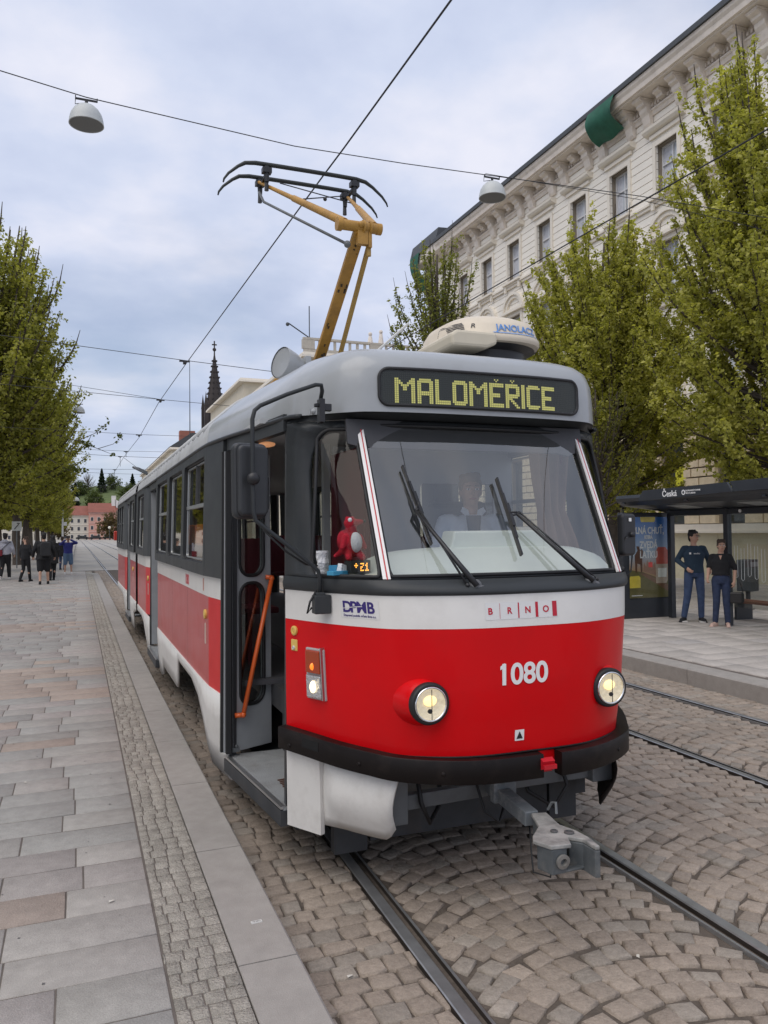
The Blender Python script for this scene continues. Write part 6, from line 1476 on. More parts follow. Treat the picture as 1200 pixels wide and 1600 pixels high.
# ================================================================ SHELTER
M_sh = mat('shelter_anthracite', (.022,.026,.032), .42, var=.1, coat=.15, dirt=.15, dirtcol=(.07,.07,.07))
sh = thing('tram_shelter', 'anthracite shelter reading Česká, with advertising panel at its left end', 'shelter', (10.5, 9.5, .2))
def sp_(mb, nm, m, parent=None, **k): o = mb.build(nm, m, parent or sh, **k); o.data.transform(Matrix.Translation((-10.5, -9.5, -.2))); return o
b = MB()       # sloping roof tray with front fascia
def roofz(y): return 2.50+.02*max(0, 9.5-y)
b.prism([(9.95, 2.56), (9.98, 2.50), (10.1, 2.42), (11.25, 2.30), (11.3, 2.36), (11.3, 2.46), (10.1, 2.60), (9.97, 2.62)], (0, 12.87, 0), (1,0,0), (0,0,1), (0,-1,0), 8.9); sp_(b, 'roof', M_sh)
b = MB(); b.prism([(12.15, 2.49), (12.0, 2.685), (9.95, 2.72), (9.84, 2.56)], (9.945, 0, 0), (0,1,0), (0,0,1), (-1,0,0), .05); fas = sp_(b, 'fascia', M_sh)
b = MB(); b.prism([(9.80, 2.56), (9.88, 2.73), (4.2, 2.80), (4.2, 2.60)], (9.945, 0, 0), (0,1,0), (0,0,1), (-1,0,0), .05); sp_(b, 'fascia', M_sh)
text('lettering', 'Česká', .15, M_let, fas, (9.890-10.5, 11.28-9.5, 2.545-.2), (0, -1, 0), (0, 0, 1), bold=.002, extrude=.002)
b = MB(); b.lathe([(.045, 0), (.045, .003), (.0, .003)], 20, Matrix.Translation((9.893, 10.93, 2.60)) @ Matrix.Rotation(math.radians(-90), 4, 'Y')); sp_(b, 'emblem_disc', M_let, parent=fas)
b = MB(); b.box((9.889, 10.93, 2.60), (.003, .03, .05)); b.box((9.888, 10.93, 2.60), (.003, .05, .012)); sp_(b, 'emblem_mark', M_sh, parent=fas)
text('lettering', 'DOPRAVNÍ PODNIK', .040, M_let, fas, (9.890-10.5, 10.70-9.5, 2.612-.2), (0, -1, 0), (0, 0, 1), extrude=.002); text('lettering', 'MĚSTA BRNA', .040, M_let, fas, (9.890-10.5, 10.76-9.5, 2.568-.2), (0, -1, 0), (0, 0, 1), extrude=.002)
b = MB()
for y in (12.7, 11.0, 9.3, 7.6, 5.9): b.bar((10.0, y, 2.50), (11.2, y, 2.31), .07, .08)
sp_(b, 'roof_rib', M_sh)
for y in (11.85, 10.15, 8.45): b = MB(); b.prism([(10.3, 2.395), (10.75, 2.345), (10.75, 2.35), (10.3, 2.40)], (0, y, 0), (1,0,0), (0,0,1), (0,-1,0), .5); sp_(b, 'roof_light', mat('roof_pane', (.30,.32,.31), .3))
for y in (12.52, 11.06, 8.2, 5.3):
    b = MB(); b.bx(10.95, 11.05, y-.05, y+.05, .2, 2.34); sp_(b, 'post', M_sh)
b = MB(); b.bx(10.955, 11.045, 4.2, 12.47, 2.22, 2.32); sp_(b, 'head_rail', M_sh)
for y0_, y1_ in ((8.25, 11.01), (5.35, 8.15)):
    b = MB(); b.bx(10.995, 11.003, y0_, y1_, .55, 2.21); gp = sp_(b, 'glass_wall', glass('glass_shelter', (.90,.92,.91), .45, .02, .01))
    b = MB(); y = y1_-.12
    while y > y0_+.1:
        z0 = 1.05+.04*((y*7) % 3); z1 = z0+.55; b.tube([(10.985, y, z1), (10.985, y, z0), (10.985, y-.035, z0-.03), (10.985, y-.07, z0), (10.985, y-.07, z1)], .004, n=4); y -= .15
    sp_(b, 'etched_lines', mat('etched_white', (.6,.62,.62), .5), parent=gp)
b = MB(); b.lathe([(.03, 0), (.03, .02), (.0, .02)], 12, Matrix.Translation((10.95, 10.7, 2.27)) @ Matrix.Rotation(math.radians(-90), 4, 'Y')); sp_(b, 'button_lamp', M_let)
# advertising panel at the end
ad = MB(); ad.bx(9.97, 11.12, 12.70, 12.86, .2, 2.29); ad = sp_(ad, 'advert_case', M_sh, bevel=.01)
pf = lambda x, z, d=0.: Vector((10.115+x, 12.694-d, .60+z))       # poster 1.0 wide, 1.60 high
def poly(nm, pts, m, d): b = MB(); b.add([pf(x, z, d) for x, z in pts], [tuple(range(len(pts)))]); return sp_(b, nm, m, parent=ad)
def gradm(name, c0, c1, z0, z1, mid=None):
    m = bpy.data.materials.new(name); m.use_nodes = True; t = m.node_tree; bs = t.nodes['Principled BSDF']; tc_ = t.nodes.new('ShaderNodeTexCoord'); sx = t.nodes.new('ShaderNodeSeparateXYZ'); mr_ = t.nodes.new('ShaderNodeMapRange'); cr_ = t.nodes.new('ShaderNodeValToRGB')
    t.links.new(tc_.outputs['Object'], sx.inputs[0]); t.links.new(sx.outputs['Z'], mr_.inputs[0]); mr_.inputs[1].default_value = z0; mr_.inputs[2].default_value = z1; t.links.new(mr_.outputs[0], cr_.inputs[0]); cr_.color_ramp.elements[0].color = (*c0, 1); cr_.color_ramp.elements[1].color = (*c1, 1)
    if mid: e_ = cr_.color_ramp.elements.new(.35); e_.color = (*mid, 1)
    t.links.new(cr_.outputs[0], bs.inputs['Base Color']); bs.inputs['Roughness'].default_value = .25; return m
# the artwork printed on the poster: evening-blue sky fading to dusk over a meadow
poly('poster', [(0, 0), (1.0, 0), (1.0, 1.60), (0, 1.60)], gradm('poster_print', (.50,.32,.18), (.05,.19,.55), .4+.55, .4+1.5, (.45,.55,.65)), 0)
pm = lambda n, c: mat('print_'+n, tuple(min(.9, 1.9*v) for v in c), .35, var=.15, vscale=9)
poly('printed_meadow', [(0, 0), (1, 0), (1, .42), (.7, .38), (.35, .50), (0, .56)], pm('meadow', (.085,.075,.025)), .002)
poly('printed_track', [(.25, .48), (.38, .49), (1, .22), (1, .08)], pm('track', (.13,.07,.04)), .003)
poly('printed_bale', [(.0, .20), (.26, .20), (.26, .40), (.22, .44), (.02, .43), (0, .40)], pm('bale', (.42,.33,.04)), .004)
poly('printed_animal', [(.14, .50), (.18, .50), (.19, .68), (.26, .66), (.27, .50), (.31, .50), (.31, .80), (.34, .92), (.30, .97), (.26, .93), (.24, 1.02), (.17, 1.02), (.20, .94), (.13, .84)], pm('animal', (.075,.035,.02)), .004)
poly('printed_town', [(.33, .52), (.36, .70), (.40, .60), (.43, .76), (.46, .64), (.52, .74), (.55, .62), (.62, .70), (.64, .44)], pm('town', (.20,.11,.07)), .004)
poly('printed_flag', [(.46, .60), (.56, .60), (.56, .70), (.46, .70)], pm('flag', (.48,.04,.03)), .005)
poly('printed_can', [(.64, .28), (.90, .28), (.93, .34), (.95, .92), (.88, 1.0), (.70, 1.0), (.64, .92)], pm('can', (.30,.24,.18)), .005)
poly('printed_can_band', [(.65, .66), (.94, .66), (.95, .92), (.88, 1.0), (.70, 1.0), (.65, .92)], pm('canband', (.33,.07,.05)), .006)
poly('printed_can_label', [(.69, .40), (.90, .40), (.91, .58), (.69, .58)], pm('canlabel', (.55,.50,.42)), .006)
poly('printed_badge', [(.30, 1.50), (.62, 1.50), (.64, 1.55), (.64, 1.60), (.28, 1.60), (.28, 1.55)], pm('badge', (.62,.36,.03)), .004)
M_pt = mat('print_white', (.85,.85,.82), .4)
for s_, z, sz in (('PLNÁ CHUŤ,', 1.27, .185), ('KTERÁ', 1.17, .09), ('ZVEDÁ', .985, .19), ('LAŤKU', .79, .19)): 
    text('lettering', s_, sz, M_pt, ad, (10.115+.47-10.5, 12.688-9.5, .60+z-.2), (1, 0, 0), (0, 0, 1), sx=.72, bold=.006, extrude=.0005)
b = MB(); b.add([pf(x, z, .006) for x, z in ((.04, .04), (.30, .04), (.30, .055), (.04, .055))], [(0,1,2,3)]); sp_(b, 'printed_line', M_pt, parent=ad)
b = MB(); b.bx(10.09, 11.135, 12.672, 12.676, .58, 2.215); sp_(b, 'advert_glass', glass('glass_ad', (.95,.96,.96), .35, .03, .0), parent=ad)
# litter bin and bench behind the shelter
bn = thing('litter_bin', 'dark grey litter bin on a post behind the shelter glass', 'bin', (13.5, 13.03, .2), .36)
b = MB(); b.prism([(x, z) for x, z in rrect(-.22, .22, .40, 1.08, .03, 4)], (0, -.14, 0), (1,0,0), (0,0,1), (0,1,0), .28); b.build('container', mat('bin_grey', (.05,.054,.058), .5, var=.1), bn)
b = MB(); b.box((0, -.145, .98), (.34, .012, .10)); b.build('opening_rim', mat('bin_rim', (.22,.23,.24), .4), bn)
b = MB(); b.tube([(0, 0, 0), (0, 0, .40)], .05, n=12); b.box((0, 0, .01), (.2, .2, .02)); b.build('post', M_sh, bn)
bh = thing('bench', 'slatted reddish wood bench seat behind the shelter glass', 'bench', (12.0, 9.6, .2))
for k in range(4): b = MB(); b.bx(-.22+.115*k, -.12+.115*k, -2.1, 2.3, .33, .37); b.build('seat_slat', mat('bench_wood', (.16,.055,.03), .55, var=.2, vscale=7), bh)
for y in (-1.9, 0, 2.1): b = MB(); b.bx(-.2, .2, y-.03, y+.03, 0, .325); b.build('leg', M_sh, bh)
# street furniture far left
pn = thing('light_pole', 'tall pale pole at the far end of the left platform', 'pole', (-1.55, 93, 0)); b = MB(); b.tube([(0, 0, 0), (0, 0, 5.2)], [.11, .09], n=10); b.build('shaft', mat('pole_pale', (.55,.56,.56), .4), pn); b = MB(); b.box((.25, 0, 3.1), (.35, .2, .4)); b.build('control_box', mat('pole_pale', (.5,.5,.5), .4), pn)
sg = thing('street_sign', 'small white square sign with a dark diagonal arrow among the tree trunks', 'sign', (-3.05, 46.5, .18)); b = MB(); b.tube([(0, 0, 0), (0, 0, 2.5)], .03); b.build('post', M_steel, sg); b = MB(); b.bx(-.24, .24, -.04, -.02, 2.0, 2.5); b.build('plate', mat('sign_white', (.6,.62,.6), .5), sg)
b = MB(); b.bar((-.12, -.045, 2.08), (.1, -.045, 2.36), .04, .01, up=(0,1,0)); b.bar((.0, -.045, 2.4), (.15, -.045, 2.4), .04, .01, up=(0,1,0)); b.build('arrow', M_blk, sg)
gl_ = thing('globe_lamp', 'globe street lamp standing before the pink house near the tram rear', 'lamp', (9.3, 262, 0)); b = MB(); b.tube([(0, 0, 0), (0, 0, 3.6)], .12); b.build('post', M_roofd, gl_); b = MB(); b.ball((0, 0, 3.9), .45, 12, 8); b.build('globe', mat('globe_white', (.75,.73,.65), .4), gl_, smooth=True)
car0 = thing('parked_car', 'dark parked car before the pink house, left one of two', 'car', (5.6, 282, 0), 1.5708, 'cars parked before the far houses')
b = MB(); b.prism([(-2.1, .3), (-2.15, .75), (-1.5, .95), (-.9, 1.4), (.8, 1.42), (1.5, .95), (2.15, .8), (2.15, .3)], (-.85, 0, 0), (0,1,0), (0,0,1), (1,0,0), 1.7); b.build('body', mat('car_dark', (.02,.022,.025), .3, coat=.5), car0, bevel=.06)
b = MB(); b.prism([(-1.35, .95), (-.85, 1.33), (.75, 1.35), (1.3, .95)], (-.86, 0, 0), (0,1,0), (0,0,1), (1,0,0), 1.72); b.build('side_window', M_shop, car0)
for sx in (-.78, .78):
    for sy in (-1.3, 1.3): b = MB(); b.lathe([(.0005, -.1), (.32, -.1), (.32, .1), (.0005, .1)], 16, Matrix.Translation((sx, sy, .32)) @ Matrix.Rotation(math.pi/2, 4, 'Y')); b.build('wheel', M_rub, car0)
c_ = copy_tree(car0); c_.location = (10.0, 286, 0); c_['label'] = 'dark parked car nearest the tram rear, right one of two'

c_ = copy_tree(car0); c_.location = (1.5, 288, 0); c_['label'] = 'dark parked car in front of the white house, beyond the photographer'
pc = mat('gum_grey', (.12,.115,.11), .8)
rgs = random.Random(3)
V = []; F = []
for i in range(90):
    x = rgs.uniform(-1.2, .3) if i % 3 else rgs.uniform(7.6, 10.5); y = rgs.uniform(2.4, 12) if i % 3 else rgs.uniform(6.5, 14); r = rgs.uniform(.004, .011); n = len(V)
    for k in range(4): V.append((x+r*math.cos(k*1.57+i)*rgs.uniform(.7, 1), y+r*math.sin(k*1.57+i), ZP+.0026))
    F.append((n, n+1, n+2, n+3))
o = np_mesh('pavement_spots', np.array(V), np.array(F), pc); tag(o, 'dark trodden spots scattered over the pavement slabs', 'litter', kind='stuff')
for i, (x, y, a) in enumerate(((.15, 4.05, .4), (.62, 7.3, 1.2), (-.35, 6.2, 2.), (1.12, 3.35, .3), (2.4, 3.0, 1.0))):
    b = MB(); q = [(-.014, -.006), (.012, -.008), (.016, .004), (-.010, .008)]; b.add([(math.cos(a)*u-math.sin(a)*v, math.sin(a)*u+math.cos(a)*v, .003+.003*(k % 2)) for k, (u, v) in enumerate(q)], [(0,1,2,3)]); o = b.build('paper_scrap', mat('paper_scrap', (.6,.57,.5), .8)); o.location = (x, y, (ZP if x < .87 else 0)+.004)
    tag(o, ['tiny pale scrap on the left pavement slabs near the mosaic band', 'tiny pale scrap on the near kerb stone', 'tiny pale scrap on the slabs further left', 'tiny pale scrap on the setts beside the near kerb', 'tiny pale scrap on the setts between the rails'][i], 'scrap')
# ================================================================ PEOPLE
M_skin = mat('skin', (.52,.31,.22), .55, var=.05); M_hairb = mat('hair_black', (.012,.010,.010), .6, bump=.3, bscale=120); M_hairbr = mat('hair_brown', (.05,.028,.018), .6, bump=.3, bscale=120)
M_lip = mat('lips', (.36,.12,.10), .5); M_eyew = mat('eye_white', (.7,.7,.68), .3); M_iris = mat('iris', (.03,.02,.015), .2)
def cap(mb, a, b, r0, r1, n=14, sx=1., k=3):
    """tapered capsule"""
    a, b = Vector(a), Vector(b); d = (b-a); L = d.length
    if L < 1e-6: return
    d.normalize(); pts = []; rs = []
    for i in range(k, 0, -1): t = i/k*math.pi/2; pts.append(a-d*r0*math.sin(t)*.999); rs.append(max(.0008, r0*math.cos(t)))
    pts.append(a); rs.append(r0); pts.append(b); rs.append(r1)
    for i in range(1, k+1): t = i/k*math.pi/2; pts.append(b+d*r1*math.sin(t)*.999); rs.append(max(.0008, r1*math.cos(t)))
    mb.tube(pts, rs, n=n)
def chain(mb, pts, rs, n=14):
    for (a, b, r0, r1) in zip(pts[:-1], pts[1:], rs[:-1], rs[1:]): cap(mb, a, b, r0, r1, n)
def loft(mb, secs, n=20):
    """elliptic sections (centre, rx, ry)"""
    vs = []
    for c, rx, ry in secs:
        vs += [Vector((c[0]+rx*math.cos(2*math.pi*j/n), c[1]+ry*math.sin(2*math.pi*j/n), c[2])) for j in range(n)]
    m = len(secs); fs = [(i*n+j, i*n+(j+1) % n, (i+1)*n+(j+1) % n, (i+1)*n+j) for i in range(m-1) for j in range(n)]+[tuple(range(n))[::-1], tuple((m-1)*n+j for j in range(n))]
    mb.add(vs, fs)
def fuse(mb, name, m, parent, vox=.014, sm=4):
    me = bpy.data.meshes.new(name); me.from_pydata(mb.v, [], mb.f); me.update()
    o = bpy.data.objects.new(name, me); COL.objects.link(o)
    md = o.modifiers.new('r', 'REMESH'); md.mode = 'VOXEL'; md.voxel_size = vox; md2 = o.modifiers.new('s', 'SMOOTH'); md2.iterations = sm; md2.factor = .5
    dg = bpy.context.evaluated_depsgraph_get(); m2 = bpy.data.meshes.new_from_object(o.evaluated_get(dg)); bpy.data.objects.remove(o)
    m2.name = name; m2.materials.clear(); m2.materials.append(m); m2.polygons.foreach_set('use_smooth', [True]*len(m2.polygons))
    o = bpy.data.objects.new(name, m2); COL.objects.link(o); o.parent = parent; return o
def lerp(a, b, t): return Vector(a)*(1-t)+Vector(b)*t
def hand(mb, wrist, elbow, r=1., curl=.5, palm_n=None):
    w = Vector(wrist); d = (w-Vector(elbow)).normalized(); nrm = Vector(palm_n) if palm_n else Vector((0, 1, 0)); nrm = (nrm-d*nrm.dot(d)).normalized(); sd = d.cross(nrm)
    pc = w+d*.045; mb.add([pc+d*a*.045+sd*b_*.036+nrm*c*.014 for a in (-1, 1) for b_ in (-1, 1) for c in (-1, 1)], [(0,1,3,2), (4,6,7,5), (0,2,6,4), (1,5,7,3), (0,4,5,1), (2,3,7,6)])
    cap(mb, w-d*.01, w+d*.03, .026, .030, 10)
    for i, (o_, L) in enumerate(((-.027, .060), (-.009, .070), (.010, .066), (.028, .052))):
        a = pc+d*.042+sd*o_; b_ = a+(d*math.cos(curl*.6)+nrm*math.sin(curl*.6))*L*.5; c = b_+(d*math.cos(curl*1.7)+nrm*math.sin(curl*1.7))*L*.5; cap(mb, a, b_, .0095, .009, 8, k=2); cap(mb, b_, c, .009, .0078, 8, k=2)
    a = w+d*.025-sd*.03; b_ = a+(d*.6-sd*.6+nrm*.3).normalized()*.035; c = b_+(d*.9+nrm*.4).normalized()*.03; cap(mb, a, b_, .012, .010, 8, k=2); cap(mb, b_, c, .010, .008, 8, k=2)
def person(label, loc, rz, height=1.75, P=None, top=None, legs=None, shoes=None, hair='short', hairm=None, head_turn=0., head_tilt=0., vox=.014, shoulder=.19, hip=.16, face=True, group=None, build=1.0, sleeves='long', shorts=False, coat=None, top_hem=.93, seat=False, neck_open=False, loose=1.0):
    """local axes: person faces -Y; P holds joint overrides for a 1.75 m figure"""
    J = dict(pel=(0, 0, .95), wai=(0, 0, 1.08), che=(0, 0, 1.28), nek=(0, .005, 1.46), hed=(0, -.01, 1.615),
             Ls=(-shoulder, 0, 1.392), Le=(-shoulder-.05, .02, 1.14), Lw=(-shoulder-.04, -.05, .90), Rs=(shoulder, 0, 1.392), Re=(shoulder+.05, .02, 1.14), Rw=(shoulder+.04, -.05, .90),
             Lh=(-.09, 0, .92), Lk=(-.10, -.02, .50), La=(-.105, .02, .09), Rh=(.09, 0, .92), Rk=(.10, -.02, .50), Ra=(.105, .02, .09), Lt=(0,-1,0), Rt=(0,-1,0))
    if P: J.update(P)
    J = {k: Vector(v) for k, v in J.items()}
    r = thing('person', label, 'person', loc, rz, group); s = height/1.75; r.scale = (s, s, s); bw = build
    body = MB(); hq = Matrix.Rotation(head_turn, 3, 'Z') @ Matrix.Rotation(head_tilt, 3, 'X'); hc = J['hed']
    H = lambda v: hc+hq @ Vector(v)
    # head: skull, face, jaw, nose, ears
    body.ball(H((0, .008, .025)), .1, 20, 14, sc=(.76, .95, .98), rot=hq); body.ball(H((0, -.028, -.035)), .075, 18, 12, sc=(.80, .80, 1.0), rot=hq); body.ball(H((0, -.045, -.085)), .032, 12, 8, sc=(1.1, .9, .8), rot=hq)
    cap(body, H((0, -.093, .008)), H((0, -.112, -.022)), .009, .0135, 8); body.ball(H((0, -.084, .03)), .03, 10, 8, sc=(1.7, .5, .35), rot=hq)
    for sx in (-1, 1): body.ball(H((sx*.077, .012, -.008)), .028, 10, 8, sc=(.35, .7, 1.1), rot=hq)
    chain(body, [J['nek']+Vector((0, 0, -.06)), J['nek']+Vector((0, 0, .02)), H((0, .012, -.05))], [.062*bw, .054, .052])
    t = [(J['pel']+Vector((0,0,-.07)), .14*bw, .095*bw), (J['pel'], hip*bw, .105*bw), (J['wai'], .135*bw, .095*bw), (lerp(J['wai'], J['che'], .5), .145*bw, .10*bw), (J['che'], .165*bw, .11*bw), (lerp(J['che'], J['nek'], .6), .15*bw, .09*bw), (J['nek']+Vector((0,0,-.03)), .07, .065)]
    loft(body, t)
    for q in 'LR':
        chain(body, [J[q+'s']-Vector((math.copysign(.03, J[q+'s'].x), 0, 0)), J[q+'s'], J[q+'e'], J[q+'w']], [.055, .05*bw, .038, .027])
        chain(body, [J[q+'h'], J[q+'k'], J[q+'a']], [.08*bw, .055, .038])
        calf = lerp(J[q+'k'], J[q+'a'], .32); body.ball(calf+Vector((0, .015, 0)), .052, 12, 8, sc=(1, 1, 1.8))
        ft = J[q+'t'].normalized(); cap(body, J[q+'a']+Vector((0, 0, -.04))-ft*.02, J[q+'a']+Vector((0, 0, -.055))+ft*.13, .036, .028)
        hand(body, J[q+'w'], J[q+'e'], curl=.9, palm_n=(-math.copysign(.7, J[q+'s'].x), .4, 0))
    fuse(body, 'body', M_skin, r, vox=min(vox, .012), sm=3)
    if face:
        for sx in (-1, 1):
            b = MB(); b.ball(H((sx*.030, -.0935, .012)), .0125, 10, 8, sc=(1.25, .6, .7), rot=hq); e = b.build('eye', M_eyew, r, smooth=True); b = MB(); b.ball(H((sx*.030, -.1005, .012)), .0065, 8, 6, rot=hq); b.build('iris', M_iris, e, smooth=True)
            b = MB(); cap(b, H((sx*.045, -.093, .034)), H((sx*.018, -.101, .036)), .0042, .0048, 6); b.build('eyebrow', hairm or M_hairb, r, smooth=True)
        b = MB(); cap(b, H((-.020, -.096, -.056)), H((.020, -.096, -.056)), .0055, .0055, 8); b.build('mouth', M_lip, r, smooth=True)
    if hair:
        h = MB(); h.ball(H((0, .020, .043)), .106, 18, 12, sc=(.83, .93, .93), rot=hq)
        rg_ = random.Random(int(abs(loc[0]*100)))
        for i in range(16):
            a = rg_.uniform(0, 6.28); h.ball(H((math.cos(a)*.06, .02+math.sin(a)*.065-.01, .085+rg_.uniform(-.01, .03))), .032, 8, 6)
        if hair in ('long', 'bob'): 
            h.ball(H((0, .055, -.03)), .085, 14, 10, sc=(1., .6, 1.3), rot=hq)
            if hair == 'long':
                for sx in (-1, 0, 1): chain(h, [H((sx*.06, .06, -.02)), H((sx*.07, .085, -.14)), H((sx*.06, .09, -.25))], [.04, .04, .03])
        if hair == 'bun': h.ball(H((0, .11, -.0)), .045, 12, 8); h.ball(H((0, .030, .01)), .098, 14, 10, sc=(.92, .80, 1.0), rot=hq)
        if hair in ('short', 'curly'): h.ball(H((0, .06, -.02)), .078, 12, 8, sc=(.95, .55, 1.1), rot=hq)
        # keep the face clear
        o = fuse(h, 'hair', hairm or M_hairb, r, vox=.012, sm=2)
        me = o.data; inv = hq.inverted(); bmx = bmesh.new(); bmx.from_mesh(me); dl = []
        for v in bmx.verts:
            l = inv @ (v.co-hc)
            if l.y < -.050 and l.z < .060-.25*abs(l.x) and abs(l.x) < .085: dl.append(v)
        bmesh.ops.delete(bmx, geom=dl, context='VERTS'); bmx.to_mesh(me); bmx.free()
    if legs:
        L = MB(); rl = loose
        loft(L, [(J['pel']+Vector((0,0,-.10)), .15*bw, .11*bw), (J['pel'], (hip+.012)*bw, .12*bw), (J['pel']+Vector((0,0,.07)), .15*bw, .108*bw)])
        for q in 'LR':
            ank = lerp(J[q+'k'], J[q+'a'], .96)
            if shorts: cap(L, J[q+'h'], lerp(J[q+'h'], J[q+'k'], 1.0), .098*bw*rl, .088*rl)
            else: chain(L, [J[q+'h'], J[q+'k'], lerp(J[q+'k'], J[q+'a'], .5), ank], [.095*bw*rl, .070*rl, .062*rl, .056*rl])
        fuse(L, 'trousers' if not shorts else 'shorts', legs, r, vox=vox)
    if top:
        T = MB(); hz = top_hem; g_ = .018*loose
        loft(T, [(lerp(J['pel'], J['wai'], (hz-.95)/.13) if hz > .95 else J['pel']+Vector((0,0,hz-.95)), (hip+.022)*bw, .125*bw), (J['wai'], (.150+g_)*bw, (.108+g_)*bw), (J['che'], (.178+g_)*bw, (.118+g_)*bw), (lerp(J['che'], J['nek'], .55), .150*bw, .105*bw), (lerp(J['che'], J['nek'], .80), .105*bw, .088*bw), (J['nek']+Vector((0,0,-.012)), .070, .070)])
        for q in 'LR':
            p0, p1, p2 = J[q+'s'], J[q+'e'], J[q+'w']; inn = p0-Vector((math.copysign(.05, p0.x), 0, -.005))
            if sleeves == 'long': chain(T, [inn, p0, p1, lerp(p1, p2, .94)], [.058*bw, .060*bw, .053*loose, .042*loose])
            elif sleeves == 'elbow': chain(T, [inn, p0, lerp(p0, p1, .98)], [.054*bw, .055*bw, .055])
            else: chain(T, [inn, p0, lerp(p0, p1, .5)], [.062*bw, .064*bw, .058])
        if coat: loft(T, [(J['pel']+Vector((0, 0, -coat)), .22*bw, .16*bw), (J['pel'], .185*bw, .135*bw), (J['wai'], .165*bw, .12*bw)])
        fuse(T, 'top', top, r, vox=vox)
    if shoes:
        for q in 'LR':
            ft = J[q+'t'].normalized(); S_ = MB(); a = J[q+'a']; cap(S_, a+Vector((0, 0, -.035))-ft*.03, a+Vector((0, 0, -.048))+ft*.135, .043, .034); cap(S_, a+Vector((0,0,.0)), a+Vector((0, 0, -.03)), .040, .044); S_.box(a+Vector((0,0,-.08))+ft*.055, (.075, .25, .022), rot=math.atan2(ft.x, -ft.y)*1.)
            fuse(S_, 'shoe', shoes, r, vox=.012, sm=2)
    return r, H, J
M_navy = mat('sweatshirt_navy', (.016,.035,.060), .85, var=.2, bump=1., bscale=9); M_jean = mat('denim', (.035,.058,.12), .85, var=.35, vscale=7, bump=1., bscale=11); M_jeand = mat('denim_dark', (.022,.034,.075), .85, var=.35, vscale=7, bump=1., bscale=11)
M_blackc = mat('cloth_black', (.012,.012,.014), .85, var=.2, bump=1., bscale=9); M_greyc = mat('cloth_pale_grey', (.42,.42,.47), .85, var=.1, bump=.4, bscale=18); M_bluec = mat('cloth_royal_blue', (.03,.035,.20), .8, var=.2); M_whsh = mat('shoe_white', (.6,.58,.55), .6); M_pinksh = mat('shoe_pale_pink', (.55,.38,.31), .5)
# couple by the shelter
r, H, J = person('man in navy sweatshirt and blue jeans, arm round the woman, standing by the shelter', (10.90, 11.80, .2), -.62, 1.74, dict(
    Le=(-.30, .03, 1.17), Lw=(-.14, -.13, 1.02), Re=(.27, .07, 1.18), Rw=(.30, .12, 1.0), Lk=(-.13, -.03, .50), La=(-.20, -.02, .09), Rk=(.11, -.03, .50), Ra=(.115, .0, .09), Lt=(-.55, -1, 0), Rt=(.35, -1, 0)),
    M_navy, M_jean, M_blackc, 'curly', M_hairb, head_turn=.75, vox=.012, build=1.0, shoulder=.172)
b = MB(); b.add([Vector((x, -.148-.0*z, z)) for x, z in ((-.10, 1.285), (-.065, 1.285), (-.065, 1.32), (-.10, 1.32))], [(0,1,2,3)]); b.build('chest_logo', mat('logo_white', (.7,.7,.7), .6), r)
text('lettering', 'studio', .045, mat('logo_white', (.7,.7,.7), .6), r, (.035, -.150, 1.288), (1, .0, 0), (0, 0, 1), extrude=.002)
b = MB(); 
for sx in (-1, 1): b.tube([H((sx*.032+.024*math.cos(a), -.108, .012+.018*math.sin(a))) for a in [i*math.pi/5 for i in range(10)]], .0022, n=5, closed=True)
b.tube([H((-.01, -.108, .014)), H((.01, -.108, .014))], .002, n=4); b.tube([H((.056, -.106, .014)), H((.078, -.01, .01))], .002, n=4); b.build('glasses', M_blk, r)
b = MB(); 
for sx in (-.20, .115): b.box((sx, -.05, .012), (.10, .27, .018))
b.build('shoe_sole', M_whsh, r)
r, H, J = person('woman in black cardigan and jeans leaning on the man, dark bag in her hand', (10.80, 11.03, .2), -.80, 1.58, dict(
    Le=(-.22, .02, 1.18), Lw=(-.24, -.10, .98), Re=(.26, .02, 1.15), Rw=(.24, -.03, .90), Lk=(-.09, -.05, .50), La=(-.12, -.03, .09), Rk=(.09, -.04, .50), Ra=(.11, -.02, .09), hed=(.02, -.01, 1.60), Lt=(-.5, -1, 0), Rt=(.1, -1, 0)),
    M_blackc, M_jeand, M_pinksh, 'bun', M_hairbr, head_turn=.15, vox=.012, build=.98, shoulder=.165, hip=.165, sleeves='elbow', top_hem=1.02)
b = MB(); b.add([(-.03, -.112, 1.415), (.0, -.136, 1.33), (.03, -.112, 1.415)], [(0,1,2)]); b.build('neckline', M_skin, r)
hbg = thing('handbag', 'small dark handbag hanging from the hand of the woman in black', 'bag', (10.98, 10.86, .2), -.8); b = MB(); b.prism([(x, z) for x, z in rrect(-.13, .13, .42, .62, .05, 4)], (0, -.05, 0), (1,0,0), (0,0,1), (0,1,0), .10); b.build('pouch', mat('bag_leather', (.02,.018,.017), .35), hbg, bevel=.02)
b = MB(); b.tube([(-.11, 0, .60), (-.07, 0, .78), (0, .0, .86), (.07, 0, .78), (.11, 0, .60)], .006); b.build('strap', mat('bag_leather', (.02,.018,.017), .35), hbg, smooth=True)
